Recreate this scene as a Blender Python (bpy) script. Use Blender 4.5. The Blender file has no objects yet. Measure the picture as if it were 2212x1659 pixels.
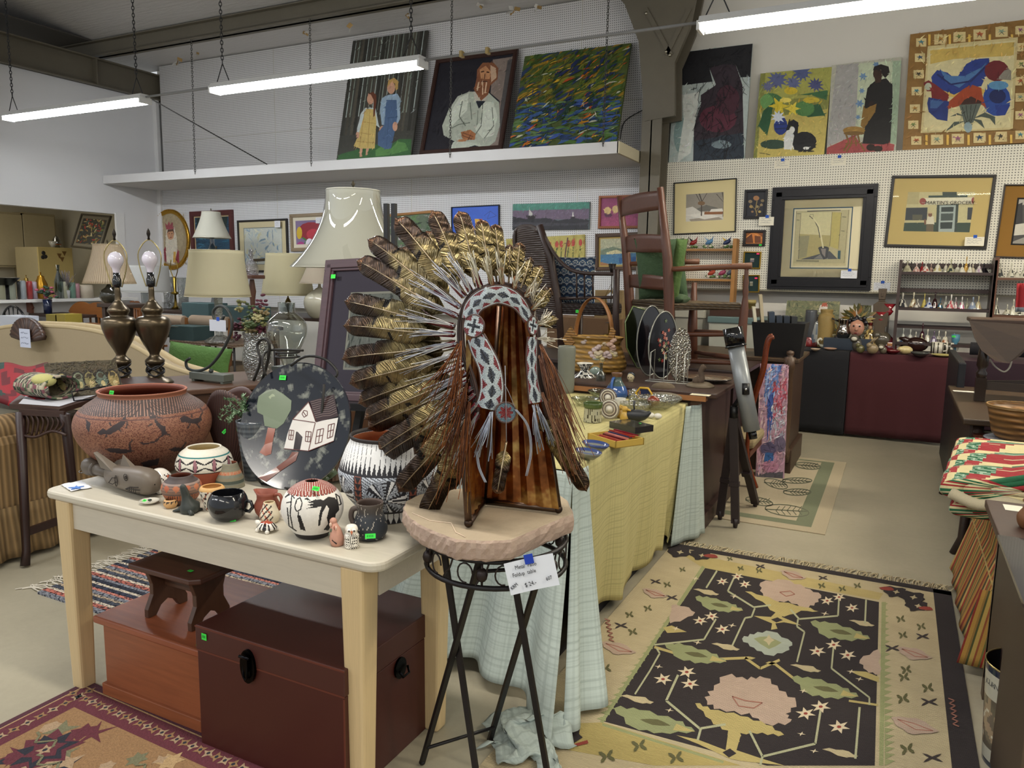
import bpy,bmesh,math,random
from mathutils import Vector as V,Matrix
from math import pi,sin,cos,radians as rad
scene=bpy.context.scene
COL=scene.collection
H=1.55
CX,CY,FPX=1106,829.5,1641.
R3=Matrix(((0.89182,-0.07857,0.44551),(0.45209,0.11936,-0.88395),(0.01628,0.98974,0.14196)))
EYE=V((0,0,H))
def _n(v):return V(v).normalized()
_v1=_n((-2180-CX,-(540-CY),-FPX));_v2=_n((1945-CX,-(608-CY),-FPX))
_X=-_v1;_Y=(_v2-_X*_v2.dot(_X)).normalized();_Z=_X.cross(_Y)
R3=Matrix((_X,_Y,_Z))
def ray(px,py):return R3@V((px-CX,-(py-CY),-FPX))
def pZ(px,py,z):r=ray(px,py);return EYE+r*((z-H)/r.z)
def pY(px,py,y):r=ray(px,py);return EYE+r*(y/r.y)
def pX(px,py,x):r=ray(px,py);return EYE+r*(x/r.x)
def pP(px,py,P,N):r=ray(px,py);return EYE+r*((P-EYE).dot(N)/r.dot(N))
def S(P):return-(R3.transposed()@(P-EYE)).z/FPX
# ------------------------------------------------------------------ colour and materials
_hc={}
def hx(c):
 if not isinstance(c,str):return c
 if len(c)==4:c='#'+c[1]*2+c[2]*2+c[3]*2
 if c not in _hc:
  v=[int(c[i:i+2],16)/255 for i in(1,3,5)]
  _hc[c]=tuple(x/12.92 if x<=.04045 else((x+.055)/1.055)**2.4 for x in v)
 return _hc[c]
def mixc(a,b,t):a=hx(a);b=hx(b);return tuple(a[i]*(1-t)+b[i]*t for i in range(3))
MATS={}
def mat(key):
 if key in MATS:return MATS[key]
 m=bpy.data.materials.new(key);m.use_nodes=True;MATS[key]=m
 nt=m.node_tree;nd=nt.nodes;lk=nt.links
 bs=nd['Principled BSDF']
 def N(t,**k):
  n=nd.new(t)
  for a,b in k.items():
   if a in n.inputs:n.inputs[a].default_value=b
   else:setattr(n,a,b)
  return n
 col=N('ShaderNodeAttribute',attribute_name='Col')
 tc=N('ShaderNodeTexCoord')
 def mapped(sc,src='Object'):
  mp=N('ShaderNodeMapping');mp.inputs['Scale'].default_value=sc;lk.new(tc.outputs[src],mp.inputs['Vector']);return mp
 def shade(fac,lo,hi,src=None):
  mr=N('ShaderNodeMapRange');mr.inputs['To Min'].default_value=lo;mr.inputs['To Max'].default_value=hi
  lk.new(fac,mr.inputs['Value'])
  vm=N('ShaderNodeVectorMath',operation='SCALE');lk.new(src or col.outputs['Color'],vm.inputs[0]);lk.new(mr.outputs[0],vm.inputs['Scale'])
  return vm.outputs[0]
 def noise(sc,scale=5,detail=3,rough=.6):
  mp=mapped(sc);n=N('ShaderNodeTexNoise',Scale=scale,Detail=detail,Roughness=rough);lk.new(mp.outputs[0],n.inputs['Vector']);return n.outputs['Fac']
 def bump(fac,st,dist=.002):
  b=N('ShaderNodeBump',Strength=st,Distance=dist);lk.new(fac,b.inputs['Height']);lk.new(b.outputs[0],bs.inputs['Normal'])
 base=col.outputs['Color'];rough=.6;metal=0
 if key=='matte':rough=.85;base=shade(noise((1,1,1),30),.92,1.06)
 elif key=='satin':rough=.45;base=shade(noise((1,1,1),25),.93,1.05)
 elif key=='gloss':rough=.12;bs.inputs['Coat Weight'].default_value=.3
 elif key=='clay':rough=.6;f=noise((1,1,1),90,4);base=shade(f,.85,1.12);bump(f,.15,.001)
 elif key=='plastic':rough=.35
 elif key=='paper':rough=.9
 elif key=='sticker':rough=.7
 elif key=='metal':rough=.28;metal=1;base=shade(noise((1,1,1),40),.85,1.1)
 elif key=='brass':rough=.3;metal=.8
 elif key=='chrome':rough=.08;metal=1
 elif key=='brushed':rough=.38;metal=.85;base=shade(noise((4,4,80),6),.9,1.08)
 elif key=='tubemetal':rough=.35;metal=.25
 elif key=='iron':rough=.42;metal=.45;f=noise((1,1,1),60);base=shade(f,.7,1.3);bump(f,.2,.001)
 elif key in('wood','wood_gloss','woody','woodz'):
  rough=.22 if key=='wood_gloss' else .45
  sc={'wood':(2,30,30),'wood_gloss':(2,30,30),'woody':(30,2,30),'woodz':(30,30,2)}[key]
  f=noise(sc,2.2,5,.65);base=shade(f,.62,1.35);bump(f,.08,.001)
 elif key=='pale_wood':
  f=noise((2.5,26,26),3,6,.7);base=shade(f,.86,1.12);rough=.42
 elif key=='pale_woodz':
  f=noise((60,60,2),3,6,.7);base=shade(f,.8,1.14);rough=.42
 elif key=='fabric':
  rough=.95;f=noise((1,1,1),220,2);base=shade(f,.86,1.1);bump(f,.4,.0015);pass
 elif key=='cord':
  rough=.9;w=N('ShaderNodeTexWave',Scale=11.,Distortion=1.2,Detail=1.);w.bands_direction='X'
  w.inputs['Detail Scale'].default_value=2
  mp=mapped((1,.0,.06));lk.new(mp.outputs[0],w.inputs['Vector']);base=shade(w.outputs['Fac'],.62,1.12);bump(w.outputs['Fac'],.8,.006)
 elif key=='quilt':
  rough=.95;f=noise((1,1,1),28,2);bump(f,.8,.01)
 elif key=='wicker' or key=='wicker_fine':
  s_=60 if key=='wicker' else 110
  rough=.55
  ck=N('ShaderNodeTexWave',Scale=s_*.16);ck.bands_direction='Z';ck2=N('ShaderNodeTexWave',Scale=s_*.12);ck2.bands_direction='DIAGONAL'
  mp=mapped((1,1,1));lk.new(mp.outputs[0],ck.inputs['Vector']);lk.new(mp.outputs[0],ck2.inputs['Vector'])
  mu=N('ShaderNodeMath',operation='MULTIPLY');lk.new(ck.outputs['Fac'],mu.inputs[0]);lk.new(ck2.outputs['Fac'],mu.inputs[1])
  ad=N('ShaderNodeMath',operation='MULTIPLY_ADD');lk.new(ck.outputs['Fac'],ad.inputs[0]);ad.inputs[1].default_value=.5;lk.new(mu.outputs[0],ad.inputs[2])
  base=shade(ad.outputs[0],.5,1.15);bump(ad.outputs[0],.9,.006)
 elif key=='canvas':
  rough=.55;mp=mapped((1,1,1));f1=noise((1,1,1),18,5,.75);f2=noise((1,1,1),120,3)
  base=shade(f1,.68,1.32);bump(f2,.3,.001)
 elif key=='print':rough=.5;base=shade(noise((1,1,1),40,4,.7),.86,1.14)
 elif key=='rug':
  rough=1.;w=N('ShaderNodeTexWave',Scale=48.,Distortion=1.5,Detail=2.);w.bands_direction='Y'
  mp=mapped((1,1,1));lk.new(mp.outputs[0],w.inputs['Vector']);f=noise((3,60,1),3,4);f2=noise((1,1,1),7,3)
  mx=N('ShaderNodeMath',operation='MULTIPLY');lk.new(w.outputs['Fac'],mx.inputs[0]);lk.new(f,mx.inputs[1])
  b1=shade(mx.outputs[0],.78,1.4);base=shade(f2,.86,1.14,b1);bump(w.outputs['Fac'],.5,.003)
 elif key=='pile':
  rough=1.;f=noise((1,1,1),130,3);base=shade(f,.6,1.4);bump(f,.9,.006)
 elif key=='ragrug':
  rough=1.
  mp=mapped((1,1,1));n=N('ShaderNodeTexNoise',Scale=90.,Detail=3.);lk.new(mp.outputs[0],n.inputs['Vector'])
  cr=N('ShaderNodeValToRGB');e=cr.color_ramp.elements;e[0].position=.38;e[0].color=(.02,.025,.05,1);e[1].position=.56;e[1].color=(.9,.85,.75,1)
  lk.new(n.outputs['Fac'],cr.inputs['Fac'])
  vm=N('ShaderNodeVectorMath',operation='MULTIPLY');lk.new(cr.outputs[0],vm.inputs[0]);lk.new(col.outputs['Color'],vm.inputs[1]);base=vm.outputs[0];bump(n.outputs['Fac'],.9,.006)
 elif key=='stone':
  rough=.85;f=noise((1,1,1),9,8,.7);f2=noise((1,1,1),70,4);base=shade(f,.78,1.2);bump(f2,.6,.004)
 elif key=='plaid':
  rough=.95
  sx=N('ShaderNodeUVMap');sep=N('ShaderNodeSeparateXYZ');lk.new(sx.outputs[0],sep.inputs[0])
  outs=[]
  for ax in(0,1):
   mu=N('ShaderNodeMath',operation='MULTIPLY');lk.new(sep.outputs[ax],mu.inputs[0]);mu.inputs[1].default_value=1.
   cb=N('ShaderNodeCombineXYZ');lk.new(mu.outputs[0],cb.inputs[0])
   n=N('ShaderNodeTexNoise',Scale=90.,Detail=1.);lk.new(cb.outputs[0],n.inputs['Vector'])
   mr=N('ShaderNodeMapRange');mr.inputs['From Min'].default_value=.48;mr.inputs['From Max'].default_value=.66;lk.new(n.outputs['Fac'],mr.inputs['Value'])
   outs.append(mr.outputs[0])
  sm=N('ShaderNodeMath',operation='ADD');lk.new(outs[0],sm.inputs[0]);lk.new(outs[1],sm.inputs[1])
  b1=shade(sm.outputs[0],1.08,.84);base=b1;f=noise((1,1,1),300,2);bump(f,.3,.001)
 elif key=='feather':
  rough=.3;metal=.9
  sep=N('ShaderNodeSeparateXYZ');lk.new(tc.outputs['UV'],sep.inputs[0])
  ab=N('ShaderNodeMath',operation='ABSOLUTE');lk.new(sep.outputs[0],ab.inputs[0])
  ad=N('ShaderNodeMath',operation='SUBTRACT');lk.new(sep.outputs[1],ad.inputs[0]);lk.new(ab.outputs[0],ad.inputs[1])
  cb=N('ShaderNodeCombineXYZ');lk.new(ad.outputs[0],cb.inputs[0])
  n=N('ShaderNodeTexNoise',Scale=170.,Detail=2.);lk.new(cb.outputs[0],n.inputs['Vector'])
  n2=noise((1,1,1),22,3)
  b1=shade(n.outputs['Fac'],-.35,2.4);base=shade(n2,.5,1.5,b1);bump(n.outputs['Fac'],1.,.01)
 elif key=='bead':
  rough=.25;vo=N('ShaderNodeTexVoronoi',Scale=330.);mp=mapped((1,1,1));lk.new(mp.outputs[0],vo.inputs['Vector'])
  base=shade(vo.outputs['Distance'],1.15,.55);inv=N('ShaderNodeMath',operation='SUBTRACT');inv.inputs[0].default_value=1;lk.new(vo.outputs['Distance'],inv.inputs[1]);bump(inv.outputs[0],.8,.002)
 elif key=='copper':
  rough=.25;metal=1;f=noise((1,1,1),7,4,.7)
  cr=N('ShaderNodeValToRGB');e=cr.color_ramp.elements;e[0].position=.3;e[0].color=(.06,.02,.01,1);e[1].position=.5;e[1].color=(.27,.1,.035,1)
  e2=e.new(.64);e2.color=(.6,.4,.14,1);e3=e.new(.75);e3.color=(.35,.3,.38,1)
  lk.new(f,cr.inputs['Fac']);base=cr.outputs[0]
 elif key=='patina':
  rough=.3;metal=1;f=noise((1,1,1),14,4,.7);base=shade(f,.5,1.5)
 elif key=='glass':
  bs.inputs['Transmission Weight'].default_value=1;bs.inputs['IOR'].default_value=1.3;rough=.02
 elif key=='pane':
  nd.remove(bs);tr=N('ShaderNodeBsdfTransparent');gl=N('ShaderNodeBsdfGlossy',Roughness=.02);fr=N('ShaderNodeFresnel',IOR=1.45);mx=N('ShaderNodeMixShader')
  tr.inputs['Color'].default_value=(.97,.98,.97,1)
  lk.new(fr.outputs[0],mx.inputs[0]);lk.new(tr.outputs[0],mx.inputs[1]);lk.new(gl.outputs[0],mx.inputs[2]);lk.new(mx.outputs[0],nd['Material Output'].inputs['Surface']);return m
 elif key=='clear':
  nd.remove(bs);tr=N('ShaderNodeBsdfTransparent');gl=N('ShaderNodeBsdfGlossy',Roughness=.03);lw=N('ShaderNodeLayerWeight',Blend=.35);mx=N('ShaderNodeMixShader')
  lk.new(col.outputs['Color'],tr.inputs['Color'])
  mr=N('ShaderNodeMapRange');mr.inputs['To Min'].default_value=.06;mr.inputs['To Max'].default_value=.75;lk.new(lw.outputs['Facing'],mr.inputs['Value'])
  lk.new(mr.outputs[0],mx.inputs[0]);lk.new(tr.outputs[0],mx.inputs[1]);lk.new(gl.outputs[0],mx.inputs[2]);lk.new(mx.outputs[0],nd['Material Output'].inputs['Surface']);return m
 elif key=='cutglass':
  nd.remove(bs);tr=N('ShaderNodeBsdfTransparent');gl=N('ShaderNodeBsdfGlossy',Roughness=.08);mx=N('ShaderNodeMixShader')
  vo=N('ShaderNodeTexVoronoi',Scale=75.);mp=mapped((1,1,1));lk.new(mp.outputs[0],vo.inputs['Vector'])
  b=N('ShaderNodeBump',Strength=1.,Distance=.01);lk.new(vo.outputs['Distance'],b.inputs['Height']);lk.new(b.outputs[0],gl.inputs['Normal'])
  lk.new(col.outputs['Color'],tr.inputs['Color'])
  mx.inputs[0].default_value=.34
  lk.new(tr.outputs[0],mx.inputs[1]);lk.new(gl.outputs[0],mx.inputs[2]);lk.new(mx.outputs[0],nd['Material Output'].inputs['Surface']);return m
 elif key=='shade_cloth':
  rough=.9;f=noise((1,1,1),300,2);base=shade(f,.95,1.04)
  tl=N('ShaderNodeBsdfTranslucent');mx=N('ShaderNodeMixShader');mx.inputs[0].default_value=.3;lk.new(col.outputs['Color'],tl.inputs['Color'])
  lk.new(bs.outputs[0],mx.inputs[1]);lk.new(tl.outputs[0],mx.inputs[2]);lk.new(mx.outputs[0],nd['Material Output'].inputs['Surface'])
 elif key=='pleat':
  rough=.9
 elif key=='leaf':rough=.5;base=shade(noise((1,1,1),60),.7,1.25)
 elif key=='tube_cool' or key=='tube_warm':
  bs.inputs['Emission Color'].default_value=(.93,.97,1,1)if key=='tube_cool' else(1,.93,.78,1)
  bs.inputs['Emission Strength'].default_value=50.
  bs.inputs['Base Color'].default_value=(.9,.9,.9,1);return m
 elif key=='wall_paint':
  rough=.8;f=noise((1,1,1),1.2,4);f2=noise((30,30,30),3,3);base=shade(f,.95,1.04);bump(f2,.1,.002)
 elif key=='liner':
  rough=.5;f=noise((1,14,1),2.5,5,.7);base=shade(f,.9,1.08);bump(f,.5,.02)
 elif key=='steel_paint':
  rough=.5;base=shade(noise((1,1,1),3,5,.7),.82,1.15)
 elif key=='concrete':
  rough=.38;f=noise((1,1,1),1.4,8,.68);f2=noise((1,1,1),30,4,.7)
  b1=shade(f,.72,1.25);base=shade(f2,.9,1.08,b1);bump(f2,.15,.003)
 elif key=='pegboard':
  rough=.6
  sep=N('ShaderNodeSeparateXYZ');lk.new(tc.outputs['Object'],sep.inputs[0])
  ds=[]
  for ax in(0,2):
   a=N('ShaderNodeMath',operation='MULTIPLY');a.inputs[1].default_value=1/.0254;lk.new(sep.outputs[ax],a.inputs[0])
   b=N('ShaderNodeMath',operation='FRACT');lk.new(a.outputs[0],b.inputs[0])
   c=N('ShaderNodeMath',operation='SUBTRACT');c.inputs[1].default_value=.5;lk.new(b.outputs[0],c.inputs[0])
   d=N('ShaderNodeMath',operation='MULTIPLY');lk.new(c.outputs[0],d.inputs[0]);lk.new(c.outputs[0],d.inputs[1]);ds.append(d)
  sm=N('ShaderNodeMath',operation='ADD');lk.new(ds[0].outputs[0],sm.inputs[0]);lk.new(ds[1].outputs[0],sm.inputs[1])
  mr=N('ShaderNodeMapRange');mr.inputs['From Min'].default_value=.03;mr.inputs['From Max'].default_value=.065;lk.new(sm.outputs[0],mr.inputs['Value'])
  base=shade(mr.outputs[0],.14,1.)
 lk.new(base,bs.inputs['Base Color'])
 bs.inputs['Roughness'].default_value=rough;bs.inputs['Metallic'].default_value=metal
 return m
 # ------------------------------------------------------------------ mesh builder
class B:
 def __init__(s,c='#cccccc',smooth=False):
  s.v=[];s.f=[];s.col=[];s.sm=[];s.uv={};s.c=c;s.s=smooth;s.M=None
 def add(s,vs,fs,cols=None,smooth=None,uvs=None):
  o=len(s.v)
  for p in vs:
   p=V(p)
   s.v.append(s.M@p if s.M else p)
  c=hx(s.c);sm=s.s if smooth is None else smooth
  for i,f in enumerate(fs):
   s.f.append(tuple(o+k for k in f));s.col.append(hx(cols[i])if cols else c);s.sm.append(sm)
  if uvs:
   for i,u in enumerate(uvs):s.uv[o+i]=u
  return s
 def box(s,x0,y0,z0,x1,y1,z1,c=None):
  if c:s.c=c
  vs=[(x,y,z)for z in(z0,z1)for y in(y0,y1)for x in(x0,x1)]
  return s.add(vs,[(0,2,3,1),(4,5,7,6),(0,1,5,4),(2,6,7,3),(0,4,6,2),(1,3,7,5)],smooth=False)
 def bar(s,p0,p1,w,h=None,c=None):
  if c:s.c=c
  h=h or w;p0=V(p0);p1=V(p1);d=(p1-p0).normalized()
  up=V((0,0,1))if abs(d.z)<.95 else V((0,1,0))
  a=d.cross(up).normalized();b=a.cross(d)
  vs=[p+a*(i*w/2)+b*(j*h/2)for p in(p0,p1)for i,j in((-1,-1),(1,-1),(1,1),(-1,1))]
  return s.add(vs,[(3,2,1,0),(4,5,6,7),(0,1,5,4),(1,2,6,5),(2,3,7,6),(3,0,4,7)],smooth=False)
 def tube(s,pts,r,n=8,closed=False,c=None,cap=True,flat=1.):
  if c:s.c=c
  pts=[V(p)for p in pts];m=len(pts)
  rs=r if isinstance(r,(list,tuple))else[r]*m
  ts=[]
  for i in range(m):
   if closed:t=pts[(i+1)%m]-pts[i-1]
   else:t=pts[min(i+1,m-1)]-pts[max(i-1,0)]
   ts.append(t.normalized()if t.length>1e-9 else V((0,0,1)))
  a=ts[0].orthogonal().normalized();vs=[]
  if abs(ts[0].z)<.9:a=ts[0].cross(V((0,0,1))).normalized()
  for i in range(m):
   a=(a-ts[i]*a.dot(ts[i]));a=a.normalized()if a.length>1e-6 else ts[i].orthogonal().normalized()
   b=ts[i].cross(a)
   rr=rs[i];ra,rb=(rr,rr*flat)if not isinstance(rr,tuple)else rr
   for k in range(n):vs.append(pts[i]+a*(cos(2*pi*k/n)*ra)+b*(sin(2*pi*k/n)*rb))
  fs=[]
  for i in range(m if closed else m-1):
   j=(i+1)%m
   for k in range(n):fs.append((i*n+k,i*n+(k+1)%n,j*n+(k+1)%n,j*n+k))
  if cap and not closed:fs+=[tuple(range(n-1,-1,-1)),tuple((m-1)*n+k for k in range(n))]
  return s.add(vs,fs,smooth=True)
 def lathe(s,prof,n=24,at=(0,0,0),col=None,c=None,sx=1,sy=1,cap=False,arc=None,twist=0):
  if c:s.c=c
  at=V(at);m=len(prof);vs=[];cl=[];fs=[]
  for i,(r,z)in enumerate(prof):
   for k in range(n):
    t=2*pi*k/n+twist
    rr=r(t)if callable(r)else r
    vs.append(at+V((rr*cos(t)*sx,rr*sin(t)*sy,z)))
  for i in range(m-1):
   for k in range(n):
    fs.append((i*n+k,i*n+(k+1)%n,(i+1)*n+(k+1)%n,(i+1)*n+k))
    if col:cl.append(col((k+.5)/n,(prof[i][1]+prof[i+1][1])/2,i))
  if cap:
   fs+=[tuple(range(n-1,-1,-1)),tuple((m-1)*n+k for k in range(n))]
   if col:cl+=[cl[0],cl[-1]]
  return s.add(vs,fs,cl or None,smooth=True)
 def cyl(s,p0,p1,r0,r1=None,n=16,c=None):return s.tube([p0,p1],[r0,r1 or r0],n,c=c)
 def prism(s,poly,h0,h1,ax='z',c=None):
  if c:s.c=c
  k=len(poly)
  f3={'z':lambda a,b,h:(a,b,h),'y':lambda a,b,h:(a,h,b),'x':lambda a,b,h:(h,a,b)}[ax]
  vs=[f3(a,b,h)for h in(h0,h1)for a,b in poly]
  return s.add(vs,[tuple(range(k-1,-1,-1)),tuple(range(k,2*k))]+[(i,(i+1)%k,k+(i+1)%k,k+i)for i in range(k)],smooth=False)
 def ball(s,ctr,r,n=14,m=9,c=None):
  if c:s.c=c
  r=r if isinstance(r,(tuple,list))else(r,r,r);ctr=V(ctr)
  vs=[]
  for i in range(m+1):
   a=pi*i/m
   for k in range(n):vs.append(ctr+V((r[0]*sin(a)*cos(2*pi*k/n),r[1]*sin(a)*sin(2*pi*k/n),-r[2]*cos(a))))
  fs=[(i*n+k,i*n+(k+1)%n,(i+1)*n+(k+1)%n,(i+1)*n+k)for i in range(m)for k in range(n)]
  return s.add(vs,fs,smooth=True)
 def grid(s,fn,nu,nv,col=None,smooth=True,uv=None):
  vs=[fn(i/nu,j/nv)for j in range(nv+1)for i in range(nu+1)]
  fs=[(j*(nu+1)+i,j*(nu+1)+i+1,(j+1)*(nu+1)+i+1,(j+1)*(nu+1)+i)for j in range(nv)for i in range(nu)]
  cl=[col((i+.5)/nu,(j+.5)/nv)for j in range(nv)for i in range(nu)]if col else None
  us=[uv(i/nu,j/nv)for j in range(nv+1)for i in range(nu+1)]if uv else None
  return s.add(vs,fs,cl,smooth,us)
 def quad(s,*p,c=None):
  if c:s.c=c
  return s.add(p,[tuple(range(len(p)))],smooth=False)
 def build(s,name,m='matte',parent=None,loc=None,rz=0,label=None,cat=None,group=None,kind=None,bevel=0,solid=0,sub=0,weld=False,mw=None):
  me=bpy.data.meshes.new(name);me.from_pydata([tuple(v)for v in s.v],[],s.f)
  ca=me.color_attributes.new('Col','FLOAT_COLOR','CORNER');buf=[]
  for f,c in zip(s.f,s.col):buf+=[c[0],c[1],c[2],1.]*len(f)
  ca.data.foreach_set('color',buf)
  me.polygons.foreach_set('use_smooth',s.sm)
  if s.uv:
   ul=me.uv_layers.new(name='UVMap');ub=[]
   for f in s.f:
    for k in f:ub+=list(s.uv.get(k,(0,0)))
   ul.data.foreach_set('uv',ub)
  me.materials.append(mat(m));me.update()
  o=bpy.data.objects.new(name,me);COL.objects.link(o)
  if parent:o.parent=parent
  if loc is not None:o.location=loc
  if rz:o.rotation_euler.z=rz
  if mw is not None:o.matrix_world=mw
  if solid:md=o.modifiers.new('S','SOLIDIFY');md.thickness=solid;md.offset=0
  if bevel:md=o.modifiers.new('Bv','BEVEL');md.width=bevel;md.segments=2;md.limit_method='ANGLE';md.angle_limit=rad(50)
  if sub:md=o.modifiers.new('Sb','SUBSURF');md.levels=sub;md.render_levels=sub
  if label:o['label']=label
  if cat:o['category']=cat
  if group:o['group']=group
  if kind:o['kind']=kind
  return o
def T(name,label,cat,loc=(0,0,0),rz=0,group=None,rot=None):
 o=bpy.data.objects.new(name,None);COL.objects.link(o);o.empty_display_size=.05
 o.location=loc;o.rotation_euler=rot or(0,0,rz);o['label']=label;o['category']=cat
 if group:o['group']=group
 return o
def dup(o,loc=None,rz=None,label=None,parent=None):
 c=o.copy();COL.objects.link(c)
 if parent:c.parent=parent
 if loc is not None:c.location=loc
 if rz is not None:c.rotation_euler.z=rz
 if label:c['label']=label
 for ch in list(o.children):dup(ch,parent=c)
 return c
def smoothp(pts,k=4,closed=False):
 pts=[V(p)for p in pts];n=len(pts);out=[]
 for i in range(n if closed else n-1):
  g=lambda j:pts[j%n]if closed else pts[max(0,min(n-1,j))]
  a,b,c,d=g(i-1),g(i),g(i+1),g(i+2)
  for q in range(k):
   t=q/k;out.append(.5*((2*b)+(c-a)*t+(2*a-5*b+4*c-d)*t*t+(3*b-a-3*c+d)*t**3))
 if not closed:out.append(pts[-1])
 return out
def prof(pts,k=5):
 return[(max(0.0,p.x),p.y)for p in smoothp([(a,b,0)for a,b in pts],k)]
def inside(x,y,poly):
 c=False;n=len(poly);j=n-1
 for i in range(n):
  xi,yi=poly[i];xj,yj=poly[j]
  if(yi>y)!=(yj>y)and x<(xj-xi)*(y-yi)/(yj-yi)+xi:c=not c
  j=i
 return c
def ell(cx,cy,rx,ry=None,rot=0,n=14,a0=0,a1=2*pi):
 ry=ry or rx;full=abs(a1-a0-2*pi)<1e-6
 return[(cx+cos(rot)*rx*cos(t)-sin(rot)*ry*sin(t),cy+sin(rot)*rx*cos(t)+cos(rot)*ry*sin(t))for t in[a0+(a1-a0)*i/(n if full else n-1)for i in range(n)]]
def stroke(pts,w):
 out=[]
 for i in range(len(pts)-1):
  (x0,y0),(x1,y1)=pts[i],pts[i+1];d=math.hypot(x1-x0,y1-y0)or 1;nx,ny=-(y1-y0)/d*w/2,(x1-x0)/d*w/2
  out.append([(x0+nx,y0+ny),(x1+nx,y1+ny),(x1-nx,y1-ny),(x0-nx,y0-ny)])
 return out
def star(cx,cy,r1,r2,k=6,rot=0,sy=1):return[(cx+(r1 if i%2==0 else r2)*cos(rot+pi*i/k),cy+sy*(r1 if i%2==0 else r2)*sin(rot+pi*i/k))for i in range(2*k)]
def text(s,name,size,M,c='#222222',parent=None,align='CENTER',ext=.0004,m='paper'):
 cu=bpy.data.curves.new(name,'FONT');cu.body=s;cu.size=size;cu.align_x=align;cu.extrude=ext;cu.resolution_u=2
 tmp=bpy.data.objects.new('tmp',cu);COL.objects.link(tmp)
 me=bpy.data.meshes.new_from_object(tmp.evaluated_get(bpy.context.evaluated_depsgraph_get()));bpy.data.objects.remove(tmp);bpy.data.curves.remove(cu)
 me.name=name
 ca=me.color_attributes.new('Col','FLOAT_COLOR','CORNER');ca.data.foreach_set('color',(list(hx(c))+[1.])*len(me.loops))
 me.materials.clear();me.materials.append(mat(m))
 o=bpy.data.objects.new(name,me);COL.objects.link(o)
 if parent:o.parent=parent
 o.matrix_local=M
 return o
def scrib(b,x,y,w,h,rnd,M2,c='#223',n=None):
 n=n or max(6,int(w/h*2.2));pts=[]
 for i in range(n+1):
  pts.append((x+w*i/n,y+h*rnd.uniform(-.5,.5)*(1 if i%2 else-1)))
 b.c=c
 for q in stroke(pts,h*.16):b.add([M2(*p)for p in q],[(0,1,2,3)],smooth=False)
 # ------------------------------------------------------------------ camera, light
cam=bpy.data.cameras.new('camera');co=bpy.data.objects.new('camera',cam);COL.objects.link(co)
cam.sensor_width=36;cam.lens=FPX/2212*36;cam.clip_start=.05
co.matrix_world=Matrix.Translation(EYE)@R3.to_4x4();scene.camera=co
scene.cycles.diffuse_bounces=4;scene.cycles.glossy_bounces=4;scene.cycles.transmission_bounces=6;scene.cycles.adaptive_threshold=.02
scene.view_settings.view_transform='Standard';scene.view_settings.look='None';scene.view_settings.gamma=1;scene.view_settings.exposure=EXPO=.36
w=bpy.data.worlds.new('world');scene.world=w;w.use_nodes=True
w.node_tree.nodes['Background'].inputs[0].default_value=(.93,.97,1,1);w.node_tree.nodes['Background'].inputs[1].default_value=.5
def area(x,y,z,sx,sy,p,c=(1,.98,.94)):
 l=bpy.data.lights.new('added_lamp','AREA');l.shape='RECTANGLE';l.size=sx;l.size_y=sy;l.energy=p;l.color=c
 o=bpy.data.objects.new('added_lamp',l);COL.objects.link(o);o.location=(x,y,z)  # unseen area lamp, added out of view to light the room
WARM=(1,.9,.7)
for x,p,c in((-8.6,50,(.95,.98,1)),(-5,50,(.97,.98,1)),(-1.4,50,(1,.95,.86)),(2.2,48,WARM)):
 area(x,1.6,3.5,2.4,.16,p,c);area(x,-2.4,3.5,2.4,.16,p,c)  # added overhead and behind the camera, standing for assumed further strip rows
area(2.3,5.8,3.35,1.6,.14,100,WARM)
# ------------------------------------------------------------------ room shell
def st(b,name,m,**k):return b.build(name,m,kind='structure',**k)
CEILING=lambda y:4.95+(8-y)*.17
b=B('#a19a86');b.grid(lambda u,v:(-15+20*u,-4+13.2*v,0),2,2,smooth=False);st(b,'floor','concrete')
b=B('#ddd9d0');b.box(-11.25,9.08,0,5,9.2,5.4);st(b,'wall_back','wall_paint')
b=B('#d9d8d8');b.box(-11.25,1,0,-11.1,9.08,1.10);b.box(-11.25,8.2,1.10,-11.1,9.08,2.4);b.box(-11.25,1,2.4,-11.1,9.08,4.27);st(b,'wall_left','wall_paint')
b=B('#c3bfbb');b.quad((-15,9.05,4.78),(5,9.05,4.78),(5,8,4.95),(-15,8,4.95));b.quad((-15,8,4.95),(5,8,4.95),(5,-3,6.82),(-15,-3,6.82));st(b,'ceiling','liner')
b=B('#8a7a5a');rn=random.Random(5)
for px,py,s_ in((383,130,12),(545,75,9),(560,72,6),(430,118,5),(660,75,7),(755,62,10),(880,38,7),(1035,15,8),(1110,22,11),(1160,18,8)):
 p=pY(px,py,8.55);k=s_*S(p)
 for q in range(4):
  a=rn.uniform(0,6);d=V((cos(a)*k*1.5,0,sin(a)*k*.8));e=V((cos(a+1.4)*k*.7,-.03,sin(a+1.4)*k*.6))
  b.quad(p,p+d,p+d+e,p+e,c=['#d8d4cc','#9b7c48','#cfcac2','#b9955a'][q])
st(b,'ceiling_torn_facing','liner',solid=.002)
def pegs(name,x0,x1,z0,z1,c,y=8.88):
 b=B(c);b.box(x0,y,z0,x1,y+.01,z1);st(b,name,'pegboard')
pegs('wall_back_pegboard_panel',-11.1,-2.72,1.0,2.85,'#dcdbdc');pegs('wall_back_pegboard_upper_panel',-10.95,-2.72,2.9,4.79,'#d2cfcd');pegs('wall_back_pegboard_side_panel',-2.53,5,1.435,2.865,'#e3dfd0',8.87)
b=B('#b9b3a4')
for x in(-2.2,.24,2.68):b.box(x,8.866,1.435,x+.004,8.872,2.865)
for x in(-8.5,-6.06,-3.62):b.box(x,8.876,1.0,x+.004,8.882,4.79)
b.box(-10.95,8.874,3.6,-2.8,8.882,3.604);st(b,'trim_1','matte')
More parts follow.
